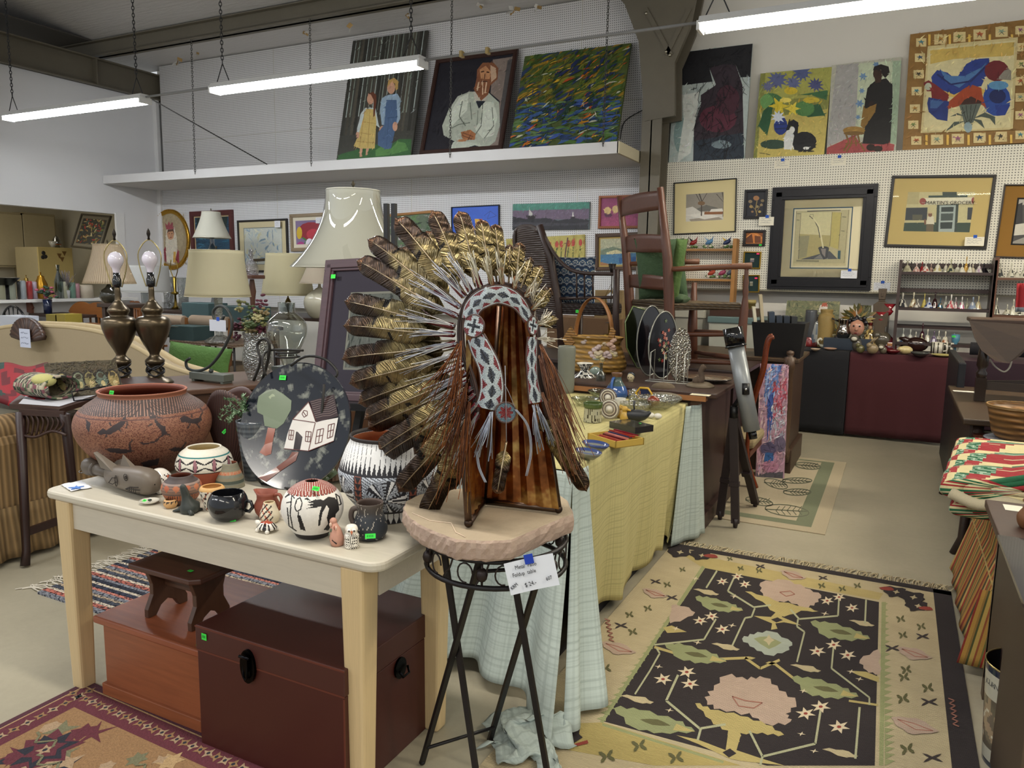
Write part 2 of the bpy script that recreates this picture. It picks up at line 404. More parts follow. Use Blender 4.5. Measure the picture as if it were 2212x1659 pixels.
b=B('#d6d2c8');b.box(-2.5,8.885,2.83,5,9.08,2.86);st(b,'trim_2','matte')
b=B('#8c8672');b.box(-2.5,8.865,1.42,5,8.885,1.436);st(b,'trim_3','matte')
b=B('#dcdad8');b.box(-11.1,8.84,1.0,-11.02,8.9,4.27);b.box(-11.12,8.06,1.1,-11.08,8.2,2.42);st(b,'trim_4','wall_paint')
b=B('#d2d0cf');b.box(-11.09,7.9,2.84,-2.78,8.88,2.955);b.box(-11.09,7.88,2.84,-2.76,7.915,2.965);b.box(-2.78,7.88,2.84,-2.75,8.87,2.965,c='#cdc3a6');b.build('wall_shelf','wall_paint',kind='thing',label='long white painted shelf hung on chains from the eave beam, canvases leaning on it',cat='shelf',bevel=.004)
# steel frame
OL='#665f50'
b=B(OL);b.box(-12.5,7.95,4.72,-2.5,8.0,4.95);b.box(-12.5,7.88,4.72,-2.5,8.06,4.735);b.box(-12.5,7.88,4.93,-2.5,8.06,4.945);st(b,'beam_eave','steel_paint')
b=B(OL);b.box(-11.1,0,4.27,-11.07,9.05,4.66);b.box(-11.2,0,4.65,-10.98,9.05,4.67);b.box(-11.2,0,4.27,-10.98,9.05,4.285);b.box(-11.1,7.8,4.28,-10.98,7.82,4.65);st(b,'beam_rafter','steel_paint')
b=B('#55504a');b.box(-13,0,4.95,-11.2,9.05,4.97);st(b,'beam_far_panel','matte')
b=B(OL)
b.box(-2.73,8.55,0,-2.5,8.568,4.0);b.box(-2.625,8.55,0,-2.61,8.86,4.0);b.box(-2.73,8.84,0,-2.5,8.86,4.0)
q=lambda px,py:pY(px,py,8.55)
pts=[q(1393,262),q(1458,250),q(1458,135),q(1490,60),q(1515,-60),q(1290,-60),q(1350,10),q(1380,90)]
b.prism([(p.x,p.z)for p in pts],8.54,8.6,'y');b.prism([(p.x,p.z)for p in pts],8.82,8.865,'y')
b.box(-2.9,2,4.72,-2.4,8.6,4.75);b.box(-2.7,2,4.75,-2.6,8.6,5.2)
b.bar(q(1395,20),q(1450,120),.05);b.bar(q(1490,20),q(1440,120),.05);st(b,'column','steel_paint')
b=B('#2c2a28')
for a in(q(1440,113),q(1448,120),q(1397,30)):b.ball(a-V((0,.02,0)),.02,6,4,c='#b8b2a0')
st(b,'column_trim','metal')
# kitchen beyond the pass-through
b=B('#cfc8b4');b.box(-14.3,2,0,-14.2,9.3,4.2);b.box(-14.3,9.2,0,-11.1,9.3,4.2);b.box(-14.3,2,2.95,-11.3,9.3,3.0);st(b,'wall_kitchen','wall_paint')
b=B('#e4e2de');b.box(-11.3,1.5,1.06,-10.85,8.2,1.1);st(b,'window_sill_1','wall_paint')
area(-12.7,6,2.9,.8,2.4,22,(1,.93,.78))
# ------------------------------------------------------------------ fluorescent lamps on chains
def chain_links(b,p0,p1,L=.042,r=.0035,w=.011):
 p0,p1=V(p0),V(p1);n=max(2,int((p1-p0).length/(L*.72)));d=(p1-p0)/n;u=d.normalized();a=u.orthogonal().normalized();c2=u.cross(a)
 for i in range(n):
  o=p0+d*(i+.5);s_=a if i%2 else c2
  b.tube([o+u*(L/2*cos(t))+s_*(w*sin(t))for t in[2*pi*k/8 for k in range(8)]],r,4,closed=True)
def fixture(x0,x1,y,z,label,m,warm=False):
 t=T('fluorescent_lamp',label,'ceiling light',((x0+x1)/2,y,z),group='fluorescent strip lamps');h=(x1-x0)/2
 b=B('#e6e6e4');b.prism([(-.085,.0),(.085,.0),(.05,.055),(-.05,.055)],-h,h,'x');b.build('housing','satin',t,bevel=.002)
 for s_ in(-1,1):
  b=B('#ffffff');b.tube([(-h+.03,s_*.045,-.025),(h-.03,s_*.045,-.025)],.019,12);b.build('lamp_tube',m,t)
 for s_ in(-1,1):
  b=B('#eeeeec');b.box(s_*h-.012,-.075,-.045,s_*h+.012,.075,.02);b.build('end_cap','satin',t,bevel=.002)
 for s_ in(-1,1):
  b=B('#3a3a3c');xx=s_*(h-.12);top=CEILING(y)-z-.02
  b.tube([(xx-.09,0,.055),(xx,0,.24)],.005,5);b.tube([(xx+.09,0,.055),(xx,0,.24)],.005,5)
  chain_links(b,(xx,0,.24),(xx,0,top),L=.05,r=.004,w=.012);b.build('hanging_chain','iron',t)
 return t
fixture(-9.9,-7.42,5.82,3.36,'lit fluorescent strip lamp hanging by the white partition, at the end of its row','tube_cool')
fixture(-6.35,-3.84,5.8,3.36,'lit fluorescent strip lamp hanging before the long shelf and canvases','tube_cool')
fixture(-1.44,1.05,5.8,3.36,'lit warm fluorescent strip lamp hanging above the red and black cloth tables','tube_warm')
for x0,x1,lb in((-7.4,-6.36,'short grey conduit joining the two hanging lamps by the partition'),(-3.83,-1.45,'long grey conduit running past the steel column to the warm lamp')):
 b=B('#8d8d8c');b.tube([(x0,5.82,3.385),(x1,5.8,3.385)],.012,8)
 if x1>-2:
  for xx in(-3.2,-3.45):b.box(xx-.012,5.78,3.36,xx+.012,5.83,3.41,c='#b39b62')
 b.build('electrical_conduit','satin',label=lb,cat='pipe')
for px,yb,lb in((421,366,'steel chain holding the shelf at its bare end, nearest the partition'),(672,348,'steel chain holding the shelf beside the painting of two children'),(972,328,'steel chain holding the shelf in front of the bearded man portrait'),(1303,303,'steel chain holding the shelf in front of the abstract canvas')):
 p=pY(px,yb,7.87);b=B('#55534f');chain_links(b,p-V((0,0,.06)),(p.x,7.9,4.73));b.build('shelf_chain','iron',label=lb,cat='chain',group='chains holding the long shelf')
b=B('#4a4846');b.tube([pY(325,213,7.2),pY(577,355,8.85)],.008,6);b.build('brace_cable','iron',label='thin steel brace cable slanting down across the pegboard behind the lamps',cat='cable')
b=B('#2a2a2a');b.tube(smoothp([pY(1455,235,8.7),pY(1452,150,8.6),pY(1480,60,8.6),pY(1478,20,8.6)]),.007,5);b.tube(smoothp([pY(1340,300,8.8),pY(1350,262,8.85),pY(1392,236,8.8)]),.006,5);b.build('power_lead','matte',label='black cord hanging beside the steel column above the pegboard',cat='cord')
# ------------------------------------------------------------------ pictures
def pic(name,label,BL,BR,TL,Yb,Yt=None,bg='#888',shapes=(),nsh=(),fr=None,mats=(),dep=.03,TT=(0,0,1),cat='painting',glass=False,tags=(),art='canvas',oval=False,group=None,eps=.00025,P3=None):
 """A picture standing or hanging at its real place. fr=(width, colour, material, thickness); mats=[(width, colour)]; shapes are traced outlines of what is painted."""
 Yt=Yb if Yt is None else Yt
 P0,P1,P2=P3 or(pY(*BL,Yb),pY(*BR,Yb),pY(*TL,Yt))
 u=(P1-P0).normalized();v=(P2-P0);v=(v-u*v.dot(u)).normalized();W=(P1-P0).dot(u);Hh=(P2-P0).dot(v);nb=v.cross(u)
 mw=Matrix((u,nb,v)).transposed().to_4x4();mw.translation=P0
 L=lambda x,y:(lambda p:((p-P0).dot(u),(p-P0).dot(v)))(pP(TT[0]+x/TT[2],TT[1]+y/TT[2],P0,nb))
 t=T(name,label,cat,group=group);t.matrix_world=mw
 x0=0;yy=0.
 if oval:
  N_=64;E=lambda k,r:[(W/2+(W/2-k)*r*cos(2*pi*i/N_),Hh/2+(Hh/2-k)*r*sin(2*pi*i/N_))for i in range(N_)]
  b=B(fr[1]);b.s=True;rings=[(0,dep),(0,.012),(.012,0),(.03,.006),(.045,.0),(fr[0]-.01,.012),(fr[0],.02)]
  vs=[(a,d,c_)for k,d in rings for a,c_ in E(k,1)]
  b.add(vs,[(i*N_+j,i*N_+(j+1)%N_,(i+1)*N_+(j+1)%N_,(i+1)*N_+j)for i in range(len(rings)-1)for j in range(N_)],smooth=True)
  for i in range(0,N_):b.ball((E(.018,1)[i][0],.0,E(.018,1)[i][1]),(.012,.008,.012),6,4)
  b.build('frame',fr[2],t);x0=fr[0];yy=.018
  b=B(bg);pts=E(x0,1);b.add([(a,yy,c_)for a,c_ in pts],[tuple(range(N_))],smooth=False)
 else:
  if fr:
   fw,fc,fm,fd=fr;b=B(fc)
   for i,(a0,a1,c0,c1)in enumerate(((0,W,0,fw),(0,W,Hh-fw,Hh),(0,fw,fw,Hh-fw),(W-fw,W,fw,Hh-fw))):
    b.box(a0,0,c0,a1,fd,c1);
    g=fw*.22
    if i<2:b.box(a0+fw*.3,-.006,c0+g,a1-fw*.3,0,c1-g)
    else:b.box(a0+g,-.006,c0-fw*.6,a1-g,0,c1+fw*.6)
   b.build('frame',fm,t,bevel=min(.003,fw*.1));x0=fw;yy=fd*.55
   bb=B('#4a3c2c');bb.box(fw*.4,yy+.009,fw*.4,W-fw*.4,fd,Hh-fw*.4);bb.build('backing','matte',t)
  for mw_,mc in mats:
   b=B(mc)
   for a0,a1,c0,c1 in((x0,W-x0,x0,x0+mw_),(x0,W-x0,Hh-x0-mw_,Hh-x0),(x0,x0+mw_,x0+mw_,Hh-x0-mw_),(W-x0-mw_,W-x0,x0+mw_,Hh-x0-mw_)):
    b.box(a0,yy,c0,a1,yy+.002,c1)
   b.build('mat_board','paper',t);x0+=mw_;yy+=.002
  b=B(bg)
  if not fr:b.box(0,0,0,W,dep,Hh,c=bg);yy=0.
  else:b.quad((x0,yy,x0),(W-x0,yy,x0),(W-x0,yy,Hh-x0),(x0,yy,Hh-x0))
 k=1;drawn=[(bg,[(x0,x0),(W-x0,x0),(W-x0,Hh-x0),(x0,Hh-x0)])]
 def put(c,pts):
  pts=[(min(max(a,x0),W-x0),min(max(d,x0),Hh-x0))for a,d in pts]
  b.add([(a,yy-eps*k,d)for a,d in pts],[tuple(range(len(pts)))],cols=[c],smooth=False);drawn.append((c,pts))
 for c,s_ in nsh:
  for pl in(s_ if isinstance(s_[0],list)else[s_]):put(c,[(x0+(W-2*x0)*a,x0+(Hh-2*x0)*d)for a,d in pl]);k+=.02
  k+=.07
 for c,s_ in shapes:
  for pl in(s_ if isinstance(s_[0],list)else[s_]):put(c,[L(a,d)for a,d in pl]);k+=.06
  k+=.5
 dab=random.Random(int(abs(P0.x*1000+P0.z*77)));full=list(drawn);nd_=420 if art=='canvas' else 160;sz=(.022 if art=='canvas' else .009)*max(W,Hh)**.5
 for i in range(nd_):
  x,y=dab.uniform(x0,W-x0),dab.uniform(x0,Hh-x0);cc=bg
  for c,pl in reversed(full):
   if inside(x,y,pl):cc=c;break
  g_=dab.uniform(.72,1.36)if art=='canvas' else dab.uniform(.86,1.14);cc=tuple(min(.9,q_*g_*dab.uniform(.93,1.07)+.003*(g_>1))for q_ in hx(cc));a=dab.gauss(1.0,.7);l=sz*dab.uniform(.5,1.8);w_=sz*dab.uniform(.12,.35);dx,dy=cos(a),sin(a)
  put(cc,[(x-dx*l,y-dy*l),(x-dy*w_,y+dx*w_),(x+dx*l,y+dy*l),(x+dy*w_,y-dx*w_)]);k+=.05
 b.build('printed_picture' if art=='print' else 'painted_surface' if fr else 'canvas',art,t)
 if glass:g=B('#fff');g.quad((fr[0]*.8,yy-.006,fr[0]*.8),(W-fr[0]*.8,yy-.006,fr[0]*.8),(W-fr[0]*.8,yy-.006,Hh-fr[0]*.8),(fr[0]*.8,yy-.006,Hh-fr[0]*.8));g.build('glass_pane','pane',t)
 for(tx,ty,tw,th,tcx)in tags:
  a,d=L(tx,ty);g=B(tcx);ww=tw*S(P0)/TT[2];hh=th*S(P0)/TT[2];g.box(a,-.009,d-hh,a+ww,-.007,d);o=g.build('price_sticker','sticker',t);o['label']='small bright price sticker'
 t['_w']=W;t['_h']=Hh
 return t
def strokes(seed,n,cols,box_=(0,0,1,1),ln=(.03,.12),wd=(.006,.02),ang=(0,pi)):
 r=random.Random(seed);out=[]
 for i in range(n):
  x=r.uniform(box_[0],box_[2]);y=r.uniform(box_[1],box_[3]);a=r.uniform(*ang);l=r.uniform(*ln)/2;w_=r.uniform(*wd)/2;bend=r.uniform(-.3,.3)*l
  dx,dy=cos(a),sin(a)
  pts=[(x-dx*l,y-dy*l),(x-dy*w_+dx*-l*.3-dy*bend,y+dx*w_-dy*l*.3+dx*bend),(x+dx*l*.5-dy*(w_+bend*.6),y+dy*l*.5+dx*(w_+bend*.6)),(x+dx*l,y+dy*l),(x+dy*w_*.6-dy*bend*.3,y-dx*w_*.6+dx*bend*.3)]
  out.append((cols[r.randrange(len(cols))],pts))
 return out
C2=(700,0,2.962);C3=(1400,0,2.724);C1=(0,0,2.962)
# --- the three on the long shelf
tr=[]
rn=random.Random(1)
for i in range(17):
 x=i/17+rn.uniform(0,.03);w_=rn.uniform(.02,.045)
 tr.append((['#3c3a34','#4d483e','#5a5448','#34322c'][i%4],[(x,.2),(x+w_,.2),(x+w_+rn.uniform(-.01,.01),1),(x,1)]))
 tr.append(('#8f9a8c' if i%3 else '#b4c0b8',[(x+w_,.35),(x+w_+.012,.35),(x+w_+.01,1),(x+w_+.002,1)]))
kid=[('#3f6a3c',[(75,1022),(110,985),(240,950),(330,925),(420,930),(480,890),(560,890),(555,1000)]),('#5f8f4e',[(330,960),(380,930),(430,950),(470,905),(520,915),(540,960),(430,990),(330,1000)]),('#3f6a3c',ell(150,1000,60,18)),('#c9d2d0',[(265,690),(330,690),(350,800),(360,820),(330,800),(320,730),(250,760),(225,850),(208,880),(212,820),(240,720)]),('#d6bb72',[(270,695),(325,700),(335,780),(325,950),(235,952),(190,935),(225,850),(250,760)]),('#b48d4e',stroke([(262,700),(228,940)],3)+stroke([(295,700),(280,945)],3)+stroke([(250,780),(330,790)],3)+stroke([(232,850),(328,865)],3)+stroke([(212,905),(325,915)],3)),('#d3a184',ell(297,635,22,34)),('#6b3b26',[(285,598),(315,588),(335,610),(335,650),(325,740),(315,750),(318,640),(300,605)]),('#d3a184',[(230,950),(247,950),(245,1002),(228,1005)]),('#d3a184',[(270,950),(288,950),(280,990),(266,995)]),('#d3a184',ell(375,830,22,24)),('#d3a184',ell(215,865,12,22)),('#9db3c6',[(400,610),(470,600),(488,630),(488,760),(470,795),(455,790),(468,690),(455,660),(395,680),(390,800),(370,800),(358,700),(370,630)]),('#51698c',[(400,640),(465,640),(470,745),(450,860),(430,950),(395,955),(345,930),(345,850),(385,800),(390,745)]),('#3f5677',stroke([(405,755),(468,750)],6)+stroke([(415,750),(400,940)],3)),('#d3a184',ell(430,562,26,40)),('#c9a15e',[(405,560),(412,515),(450,498),(475,520),(474,570),(460,580),(455,535),(430,528)]),('#d3a184',ell(455,810,16,30))]
pic('canvas_painting','tall unframed canvas of two children in a dark wood, leaning on the shelf',(727,345),(888,336),(765,88),8.45,8.82,'#47463f',kid,nsh=tr,TT=C2)
man=[('#8a7a70',[(1075,375),(1215,355),(1140,955),(1040,965),(1100,830),(1120,640),(1060,590)]),('#55504f',[(1170,380),(1200,370),(1160,700),(1120,900),(1120,700)]),('#b7bcab',[(850,610),(930,580),(1050,590),(1115,650),(1120,800),(1090,900),(1040,965),(800,975),(830,900),(760,860),(750,800),(790,700)]),('#d8dccb',[(860,620),(920,590),(910,700),(850,760),(790,830),(800,720)]),('#d5d9c8',[(1000,640),(1080,650),(1105,740),(1080,860),(1010,880),(960,820),(1000,760)]),('#6e7466',stroke([(880,640),(860,740),(900,800)],6)+stroke([(930,650),(940,760)],5)+stroke([(1010,660),(1000,800),(960,860)],6)+stroke([(1070,680),(1080,800),(1020,880)],5)+stroke([(800,820),(860,790),(930,780)],5)+stroke([(980,700),(975,790)],4)),('#1c222c',[(965,640),(1030,640),(985,690)]),('#c7c0b0',[(950,580),(1045,585),(1030,640),(960,640)]),('#8a5638',[(975,440),(1010,395),(1080,395),(1110,430),(1105,500),(1060,540),(1045,600),(1000,640),(955,570),(970,500)]),('#c78e62',[(990,440),(1030,415),(1060,450),(1055,500),(1000,500)]),('#c9a88a',[(1060,410),(1095,430),(1100,490),(1065,520),(1060,460)]),('#d9b795',stroke([(985,520),(975,575)],9)+stroke([(1010,520),(1010,600)],8)+stroke([(1035,520),(1025,590)],8)),('#4c2c1e',stroke([(1000,455),(1020,450)],8)+stroke([(1035,455),(1052,458)],8)+stroke([(1025,460),(1022,500)],5)+stroke([(1000,515),(1040,515)],6)),('#a96e45',[(870,840),(930,825),(965,850),(960,890),(900,890),(880,880)]),('#b57f55',[(845,890),(920,880),(900,900),(850,945)]),('#5d3420',stroke([(885,845),(950,870)],4)+stroke([(880,862),(940,885)],4)),('#c5cab9',[(820,905),(900,900),(1000,920),(1000,968),(960,968),(940,935),(900,970),(800,975)]),('#1a1d26',[(915,970),(925,935),(960,925),(1000,960),(1000,968)])]
pic('framed_portrait','dark framed oil portrait of a bearded man in a pale shirt, leaning on the shelf',(905,334),(1083,322),(938,128),8.4,8.8,'#211f27',man,fr=(.055,'#3a221a','wood',.04),TT=C2)
ab=strokes(3,420,['#5a6a1e','#7d7a26','#38511f','#9a7a22','#2c3c5c','#6c5a18','#45602a'],(0,.4,1,1),(.05,.22),(.012,.04),(.2,.9))+strokes(4,330,['#27406e','#3a5a8c','#4b6f2e','#2a3f2a','#3b5598','#5f7a4a','#273a5c'],(0,0,1,.45),(.06,.2),(.015,.04),(-.2,.4))+strokes(5,120,['#c2691f','#c98a1e','#d2a92c','#b8b9a0','#b0481e'],(0,0,1,.95),(.03,.12),(.006,.02),(.1,.8))+strokes(6,60,['#1f2a52','#1d3a28'],(.3,.3,.9,1),(.06,.16),(.012,.04),(.4,1.1))
pic('canvas_painting','large abstract canvas of green, ochre and blue brushstrokes, leaning on the shelf',(1100,322),(1332,307),(1130,122),8.42,8.8,'#4d5a2a',(),nsh=ab,TT=C2)
# --- the four on the ledge to the side of the column
YL,YU=8.89,9.0
drk=[('#b9c4c0',[(165,500),(420,480),(560,440),(655,445),(615,940),(120,970)]),('#8fa8a6',ell(200,800,50,110)),('#dfe3dc',[(200,560),(300,540),(290,640),(250,900),(170,960),(210,700)]),('#17161b',[(190,310),(672,250),(655,448),(545,455),(515,380),(360,400),(380,480),(180,505)]),('#33262f',[(360,400),(440,380),(515,380),(555,500),(560,700),(565,940),(265,955),(270,750),(310,620),(310,560),(400,500)]),('#5c2536',ell(410,700,110,80)),('#47202e',ell(470,590,70,90)),('#2a3440',[(270,830),(560,780),(565,940),(268,955)]),('#7c8c92',ell(430,850,60,25))]
ns=[]
for i in range(70):
 r=random.Random(i);x=r.uniform(290,550);y=r.uniform(400,940);ns.append(('#16141a',stroke([(x,y),(x+r.uniform(-40,40),y+r.uniform(20,80)),(x+r.uniform(-60,60),y+r.uniform(60,130))],2.5)))
pic('canvas_painting','tall canvas of a dark red robed shape under a black band, beside the steel column',(1444,355),(1608,346),(1470,113),YL,YU,'#aebab6',drk+ns,TT=C3)
flo=[('#c9b764',[(640,930),(660,700),(1070,640),(1035,915)]),('#a9a856',[(690,430),(1085,395),(1070,560),(680,600)])]
flo+=[(c,star(x,y,r,r*.55,11,sy=.9))for x,y,r,c in((760,470,65,'#5f6791'),(905,430,60,'#555f8c'),(855,490,50,'#686f98'),(985,500,50,'#4d5280'),(705,510,38,'#6a6f92'))]
flo+=[('#4c7a4a',ell(735,590,65,40,.3)),('#6fa05c',ell(700,600,40,45)),('#3d6a42',[(880,560),(1060,530),(1050,590),(960,560)]),('#2f5c3c',[(870,640),(1010,610),(1040,680),(940,690)]),('#5a8a4e',ell(920,640,60,45)),('#2c5a3a',[(680,650),(740,600),(720,720),(700,800),(650,740)]),('#e0c83a',star(770,625,65,25,6)),('#e8d24a',star(850,640,50,20,6)),('#d4bc38',ell(840,535,40,22)),('#cdb63c',ell(960,590,50,18)),('#f0dc6a',ell(810,590,35,14)),('#253a86',ell(780,740,40,55)),('#dfe6f0',star(765,690,45,22,9)),('#1d2c5c',stroke([(745,760),(815,755)],8)+stroke([(748,735),(812,730)],5)),('#334a3a',ell(740,850,80,28)),('#14151a',ell(920,835,72,60)),('#14151a',[(820,735),(850,700),(885,722),(880,800),(930,780),(985,820),(985,870),(900,890),(800,870),(805,800)]),('#dfe0dc',[(815,770),(845,760),(860,800),(850,850),(860,880),(800,880),(800,810)]),('#e7e7e2',ell(848,765,16,20)),('#14151a',[(822,728),(832,700),(850,722)]+[(878,716),(888,742),(870,760),(850,738),(828,760)]),('#e7e7e2',ell(930,873,18,9)),('#e7e7e2',ell(845,872,14,9)),('#17181d',ell(930,890,50,5)),('#a9bd3a',ell(842,745,3,3)),('#3a3226',stroke([(655,900),(690,905),(720,912)],3))]
pic('canvas_painting','small canvas of yellow lilies and a black and white cat',(1627,345),(1780,338),(1652,158),YL,YU,'#8a8c48',flo,nsh=strokes(9,80,['#dcd27a','#9aa35a','#c4a83a','#e6dca0'],ln=(.08,.25),wd=(.01,.03)),TT=C3)
wom=[('#a9a7a4',[(1110,385),(1240,372),(1215,800),(1050,860)]),('#c2ccb0',[(1240,372),(1495,355),(1470,850),(1220,800)]),('#9fb298',[(1440,360),(1495,356),(1470,850),(1425,840)]),('#a34a4a',[(1050,870),(1215,795),(1250,850),(1330,820),(1450,850),(1445,888),(1050,912)])]
wom+=[('#6e8fb4',star(x,y,r,r*.5,6))for x,y,r in((1265,450,26),(1258,535,20),(1245,610,28),(1235,690,18),(1340,380,20),(1495,380,12))]
wom+=[('#161313',[(1330,480),(1400,460),(1438,500),(1438,620),(1425,840),(1385,850),(1262,845),(1280,720),(1270,640),(1290,520)]),('#3a2218',ell(1350,435,26,36)),('#191211',[(1322,420),(1330,392),(1370,378),(1415,392),(1422,430),(1395,460),(1378,440),(1370,410),(1340,412)]),('#3c2419',[(1335,460),(1375,455),(1370,485),(1335,490)]),('#2c1811',ell(1315,617,18,22)),('#2c1811',ell(1310,868,26,20)),('#2c1811',ell(1352,876,28,18)),('#8c6a30',[(1268,620),(1280,640),(1345,610),(1335,660),(1270,760),(1250,740)]),('#a07c3c',ell(1212,768,66,24)),('#77592a',ell(1212,785,62,12)),('#7c5e2c',stroke([(1165,790),(1180,840),(1150,890)],10)+stroke([(1200,795),(1195,850),(1165,895)],9)+stroke([(1235,795),(1245,840),(1275,890)],10)+stroke([(1215,795),(1225,860)],7)+stroke([(1160,845),(1260,840)],5))]
pic('canvas_painting','deep-edged canvas of a figure in a long black coat behind a gold wicker chair',(1785,337),(1935,326),(1806,140),YL,YU,'#b9b8a8',wom,dep=.045,TT=C3)
iris=[]
def small_iris(cx,cy,s_,c):
 r=random.Random(int(cx+cy));return[('#dcc890',[(cx-s_,cy-s_*.8),(cx+s_,cy-s_*.85),(cx+s_,cy+s_*.8),(cx-s_,cy+s_*.85)]),(c,star(cx,cy-s_*.1,s_*.75,s_*.3,5,r.uniform(0,1),.6)),('#4a4a38',stroke([(cx-s_*.4,cy+s_*.5),(cx,cy),(cx+s_*.4,cy+s_*.5)],3))]
cs=['#3f7f8c','#b4843a','#7a8a4a','#b05a34','#8ca088','#9a5a7a','#2c4a6a','#3a3226']
for i,(x,y)in enumerate([(1607,250),(1720,232),(1832,218),(1950,203),(2080,188),(2190,178),(1600,340),(1592,438),(1580,537),(1570,640),(1560,735),(1578,828),(1700,823),(1822,818),(1950,812),(2075,806),(2190,795),(2200,280),(2195,380),(2190,480),(2190,575),(2190,680)]):iris+=small_iris(x,y,36 if 1640<x<2170 else 30,cs[i%8])
for x in(1655,1775,1890,2010,2140):iris.append(('#e2b956',stroke([(x,205),(x,270)],14)));
for x in(1638,1762,1885,2010,2135):iris.append(('#e2b956',stroke([(x,795),(x,855)],14)))
iris+=[('#cfbf8a',[(1645,275),(2175,222),(2145,765),(1603,785)]),('#d8cd9d',[(1655,290),(2160,240),(2130,752),(1618,775)]),('#cdb05c',[(1660,300),(2155,250),(2150,330),(1800,350),(1660,380)]),('#d9b85a',[(1640,620),(1700,560),(1900,590),(2000,540),(1900,500),(1700,520)]),('#243a86',[(1670,450),(1700,415),(1760,430),(1810,470),(1870,380),(1930,350),(2005,345),(2010,400),(1960,510),(1880,520),(1800,560),(1700,520),(1670,490)]),('#4a74a8',[(1720,415),(1780,450),(1860,450),(1960,400),(2000,370),(1930,440),(1830,520),(1750,480)]),('#1b2660',stroke([(1700,440),(1780,500),(1900,480),(1980,400)],10)),('#6c1f24',ell(2050,420,72,62)),('#8b8578',[(2050,470),(2110,400),(2135,420),(2135,475)]),('#274a9a',ell(2050,590,82,96)),('#16235a',ell(2055,570,50,42)),('#5d93bb',ell(2060,505,60,26)),('#1d3788',[(2040,620),(2130,620),(2100,680),(2050,685)]),('#7a2222',[(1620,490),(1650,475),(1690,500),(1770,560),(1760,600),(1670,590),(1665,540),(1640,540)]),('#b8c0a8',ell(1648,512,20,22)),('#1f3478',[(1650,575),(1770,600),(1760,715),(1700,705),(1650,660),(1642,610)]),('#3f6299',[(1660,590),(1740,600),(1700,640),(1660,640)]),('#a3431f',[(1770,600),(1850,530),(1900,500),(1960,520),(1965,560),(1990,640),(1950,610),(1850,620),(1765,645)]),('#3b1d14',[(1860,590),(1900,570),(1960,600),(1960,620),(1830,630)]),('#5c655c',[(1830,620),(1960,612),(1905,740),(1880,782),(1860,730)]),('#2a2f2a',stroke([(1845,625),(1880,740)],4)+stroke([(1870,622),(1885,740)],4)+stroke([(1900,620),(1890,740)],4)+stroke([(1930,618),(1895,735)],4)),('#47524a',[(1870,690),(1820,668),(1775,690),(1825,680)]),('#47524a',[(1865,715),(1800,720),(1752,775),(1820,735)]),('#47524a',[(1910,700),(1980,665),(2040,690),(2042,740),(2010,700),(1960,690)]),('#47524a',[(1900,700),(1960,710),(1980,760),(1940,725)]),('#8fa5ab',ell(1882,752,24,32))]
iris_p=(pY(1949,326,YL),pY(2290,303,YL),pY(1967,74,YU))
pic('canvas_painting','very large tan canvas of a blue iris inside a border of small iris tiles',0,0,0,0,None,'#8f6a33',iris,TT=C3,P3=iris_p,dep=.045,eps=.0003)
# --- hung on the pegboard beside the column
W0=8.845
snow=[('#8f877a',[(220,1125),(465,1120),(458,1240),(213,1245)]),('#6b665e',[(280,1230),(340,1205),(400,1220),(440,1240),(280,1245)]),('#cfcabf',[(213,1225),(260,1215),(330,1260),(458,1255),(455,1325),(208,1328)]),('#9b8f80',[(240,1290),(400,1270),(455,1290),(380,1325),(250,1322)]),('#ded9ce',[(220,1265),(330,1250),(420,1275),(330,1290)]),('#8c5a34',[(330,1245),(440,1242),(436,1260),(328,1262)]),('#e4dfd4',[(370,1230),(435,1226),(445,1244),(360,1246)]),('#4a4036',stroke([(312,1270),(313,1180),(300,1125)],7)+stroke([(313,1190),(345,1125)],4)+stroke([(312,1200),(280,1140)],4)+stroke([(440,1275),(445,1180),(435,1130)],6)+stroke([(445,1190),(400,1140)],4)+stroke([(443,1200),(465,1140)],4)),('#7a5c3c',ell(312,1195,22,12))]
pic('framed_print','thin black framed snow scene with bare trees in a wide cream mat',(1454,507),(1589,501),(1462,394),W0,None,'#c9c3b5',snow,fr=(.012,'#1e1c1a','satin',.025),mats=[(.13,'#d6c796')],art='print',TT=C3)
flw=[(c,ell(x,y,r,r*.8))for x,y,r,c in((635,1165,18,'#a5744a'),(600,1185,12,'#8f7a5a'),(672,1180,11,'#7c6a4a'),(605,1215,11,'#a8894f'),(640,1215,10,'#94855f'),(665,1205,9,'#8c7a5c'),(655,1245,9,'#b09a5a'),(612,1245,8,'#8a6a44'))]+[('#8d7747',stroke([(640,1180),(630,1230),(640,1265),(630,1275)],6)+stroke([(600,1200),(640,1245)],3)+stroke([(668,1195),(640,1240)],3))]
pic('framed_print','small black framed picture of a pale shell flower spray',(1605,473),(1655,472),(1608,410),W0,None,'#1a1b26',flw,fr=(.028,'#17151a','satin',.03),art='print',TT=C3)
bl=[('#b3ab86',[(870,1245),(1175,1225),(1150,1526),(850,1526)]),('#d8d0a4',[(895,1270),(1070,1265),(1060,1526),(880,1526)]),('#c3b673',[(1075,1260),(1125,1258),(1110,1526),(1065,1526)]),('#4a473c',stroke([(930,1240),(1130,1232)],10)+stroke([(885,1250),(868,1520)],3)+stroke([(1155,1240),(1130,1520)],3)+stroke([(905,1268),(895,1520)],2))]
C8=(1640,380,5.925)
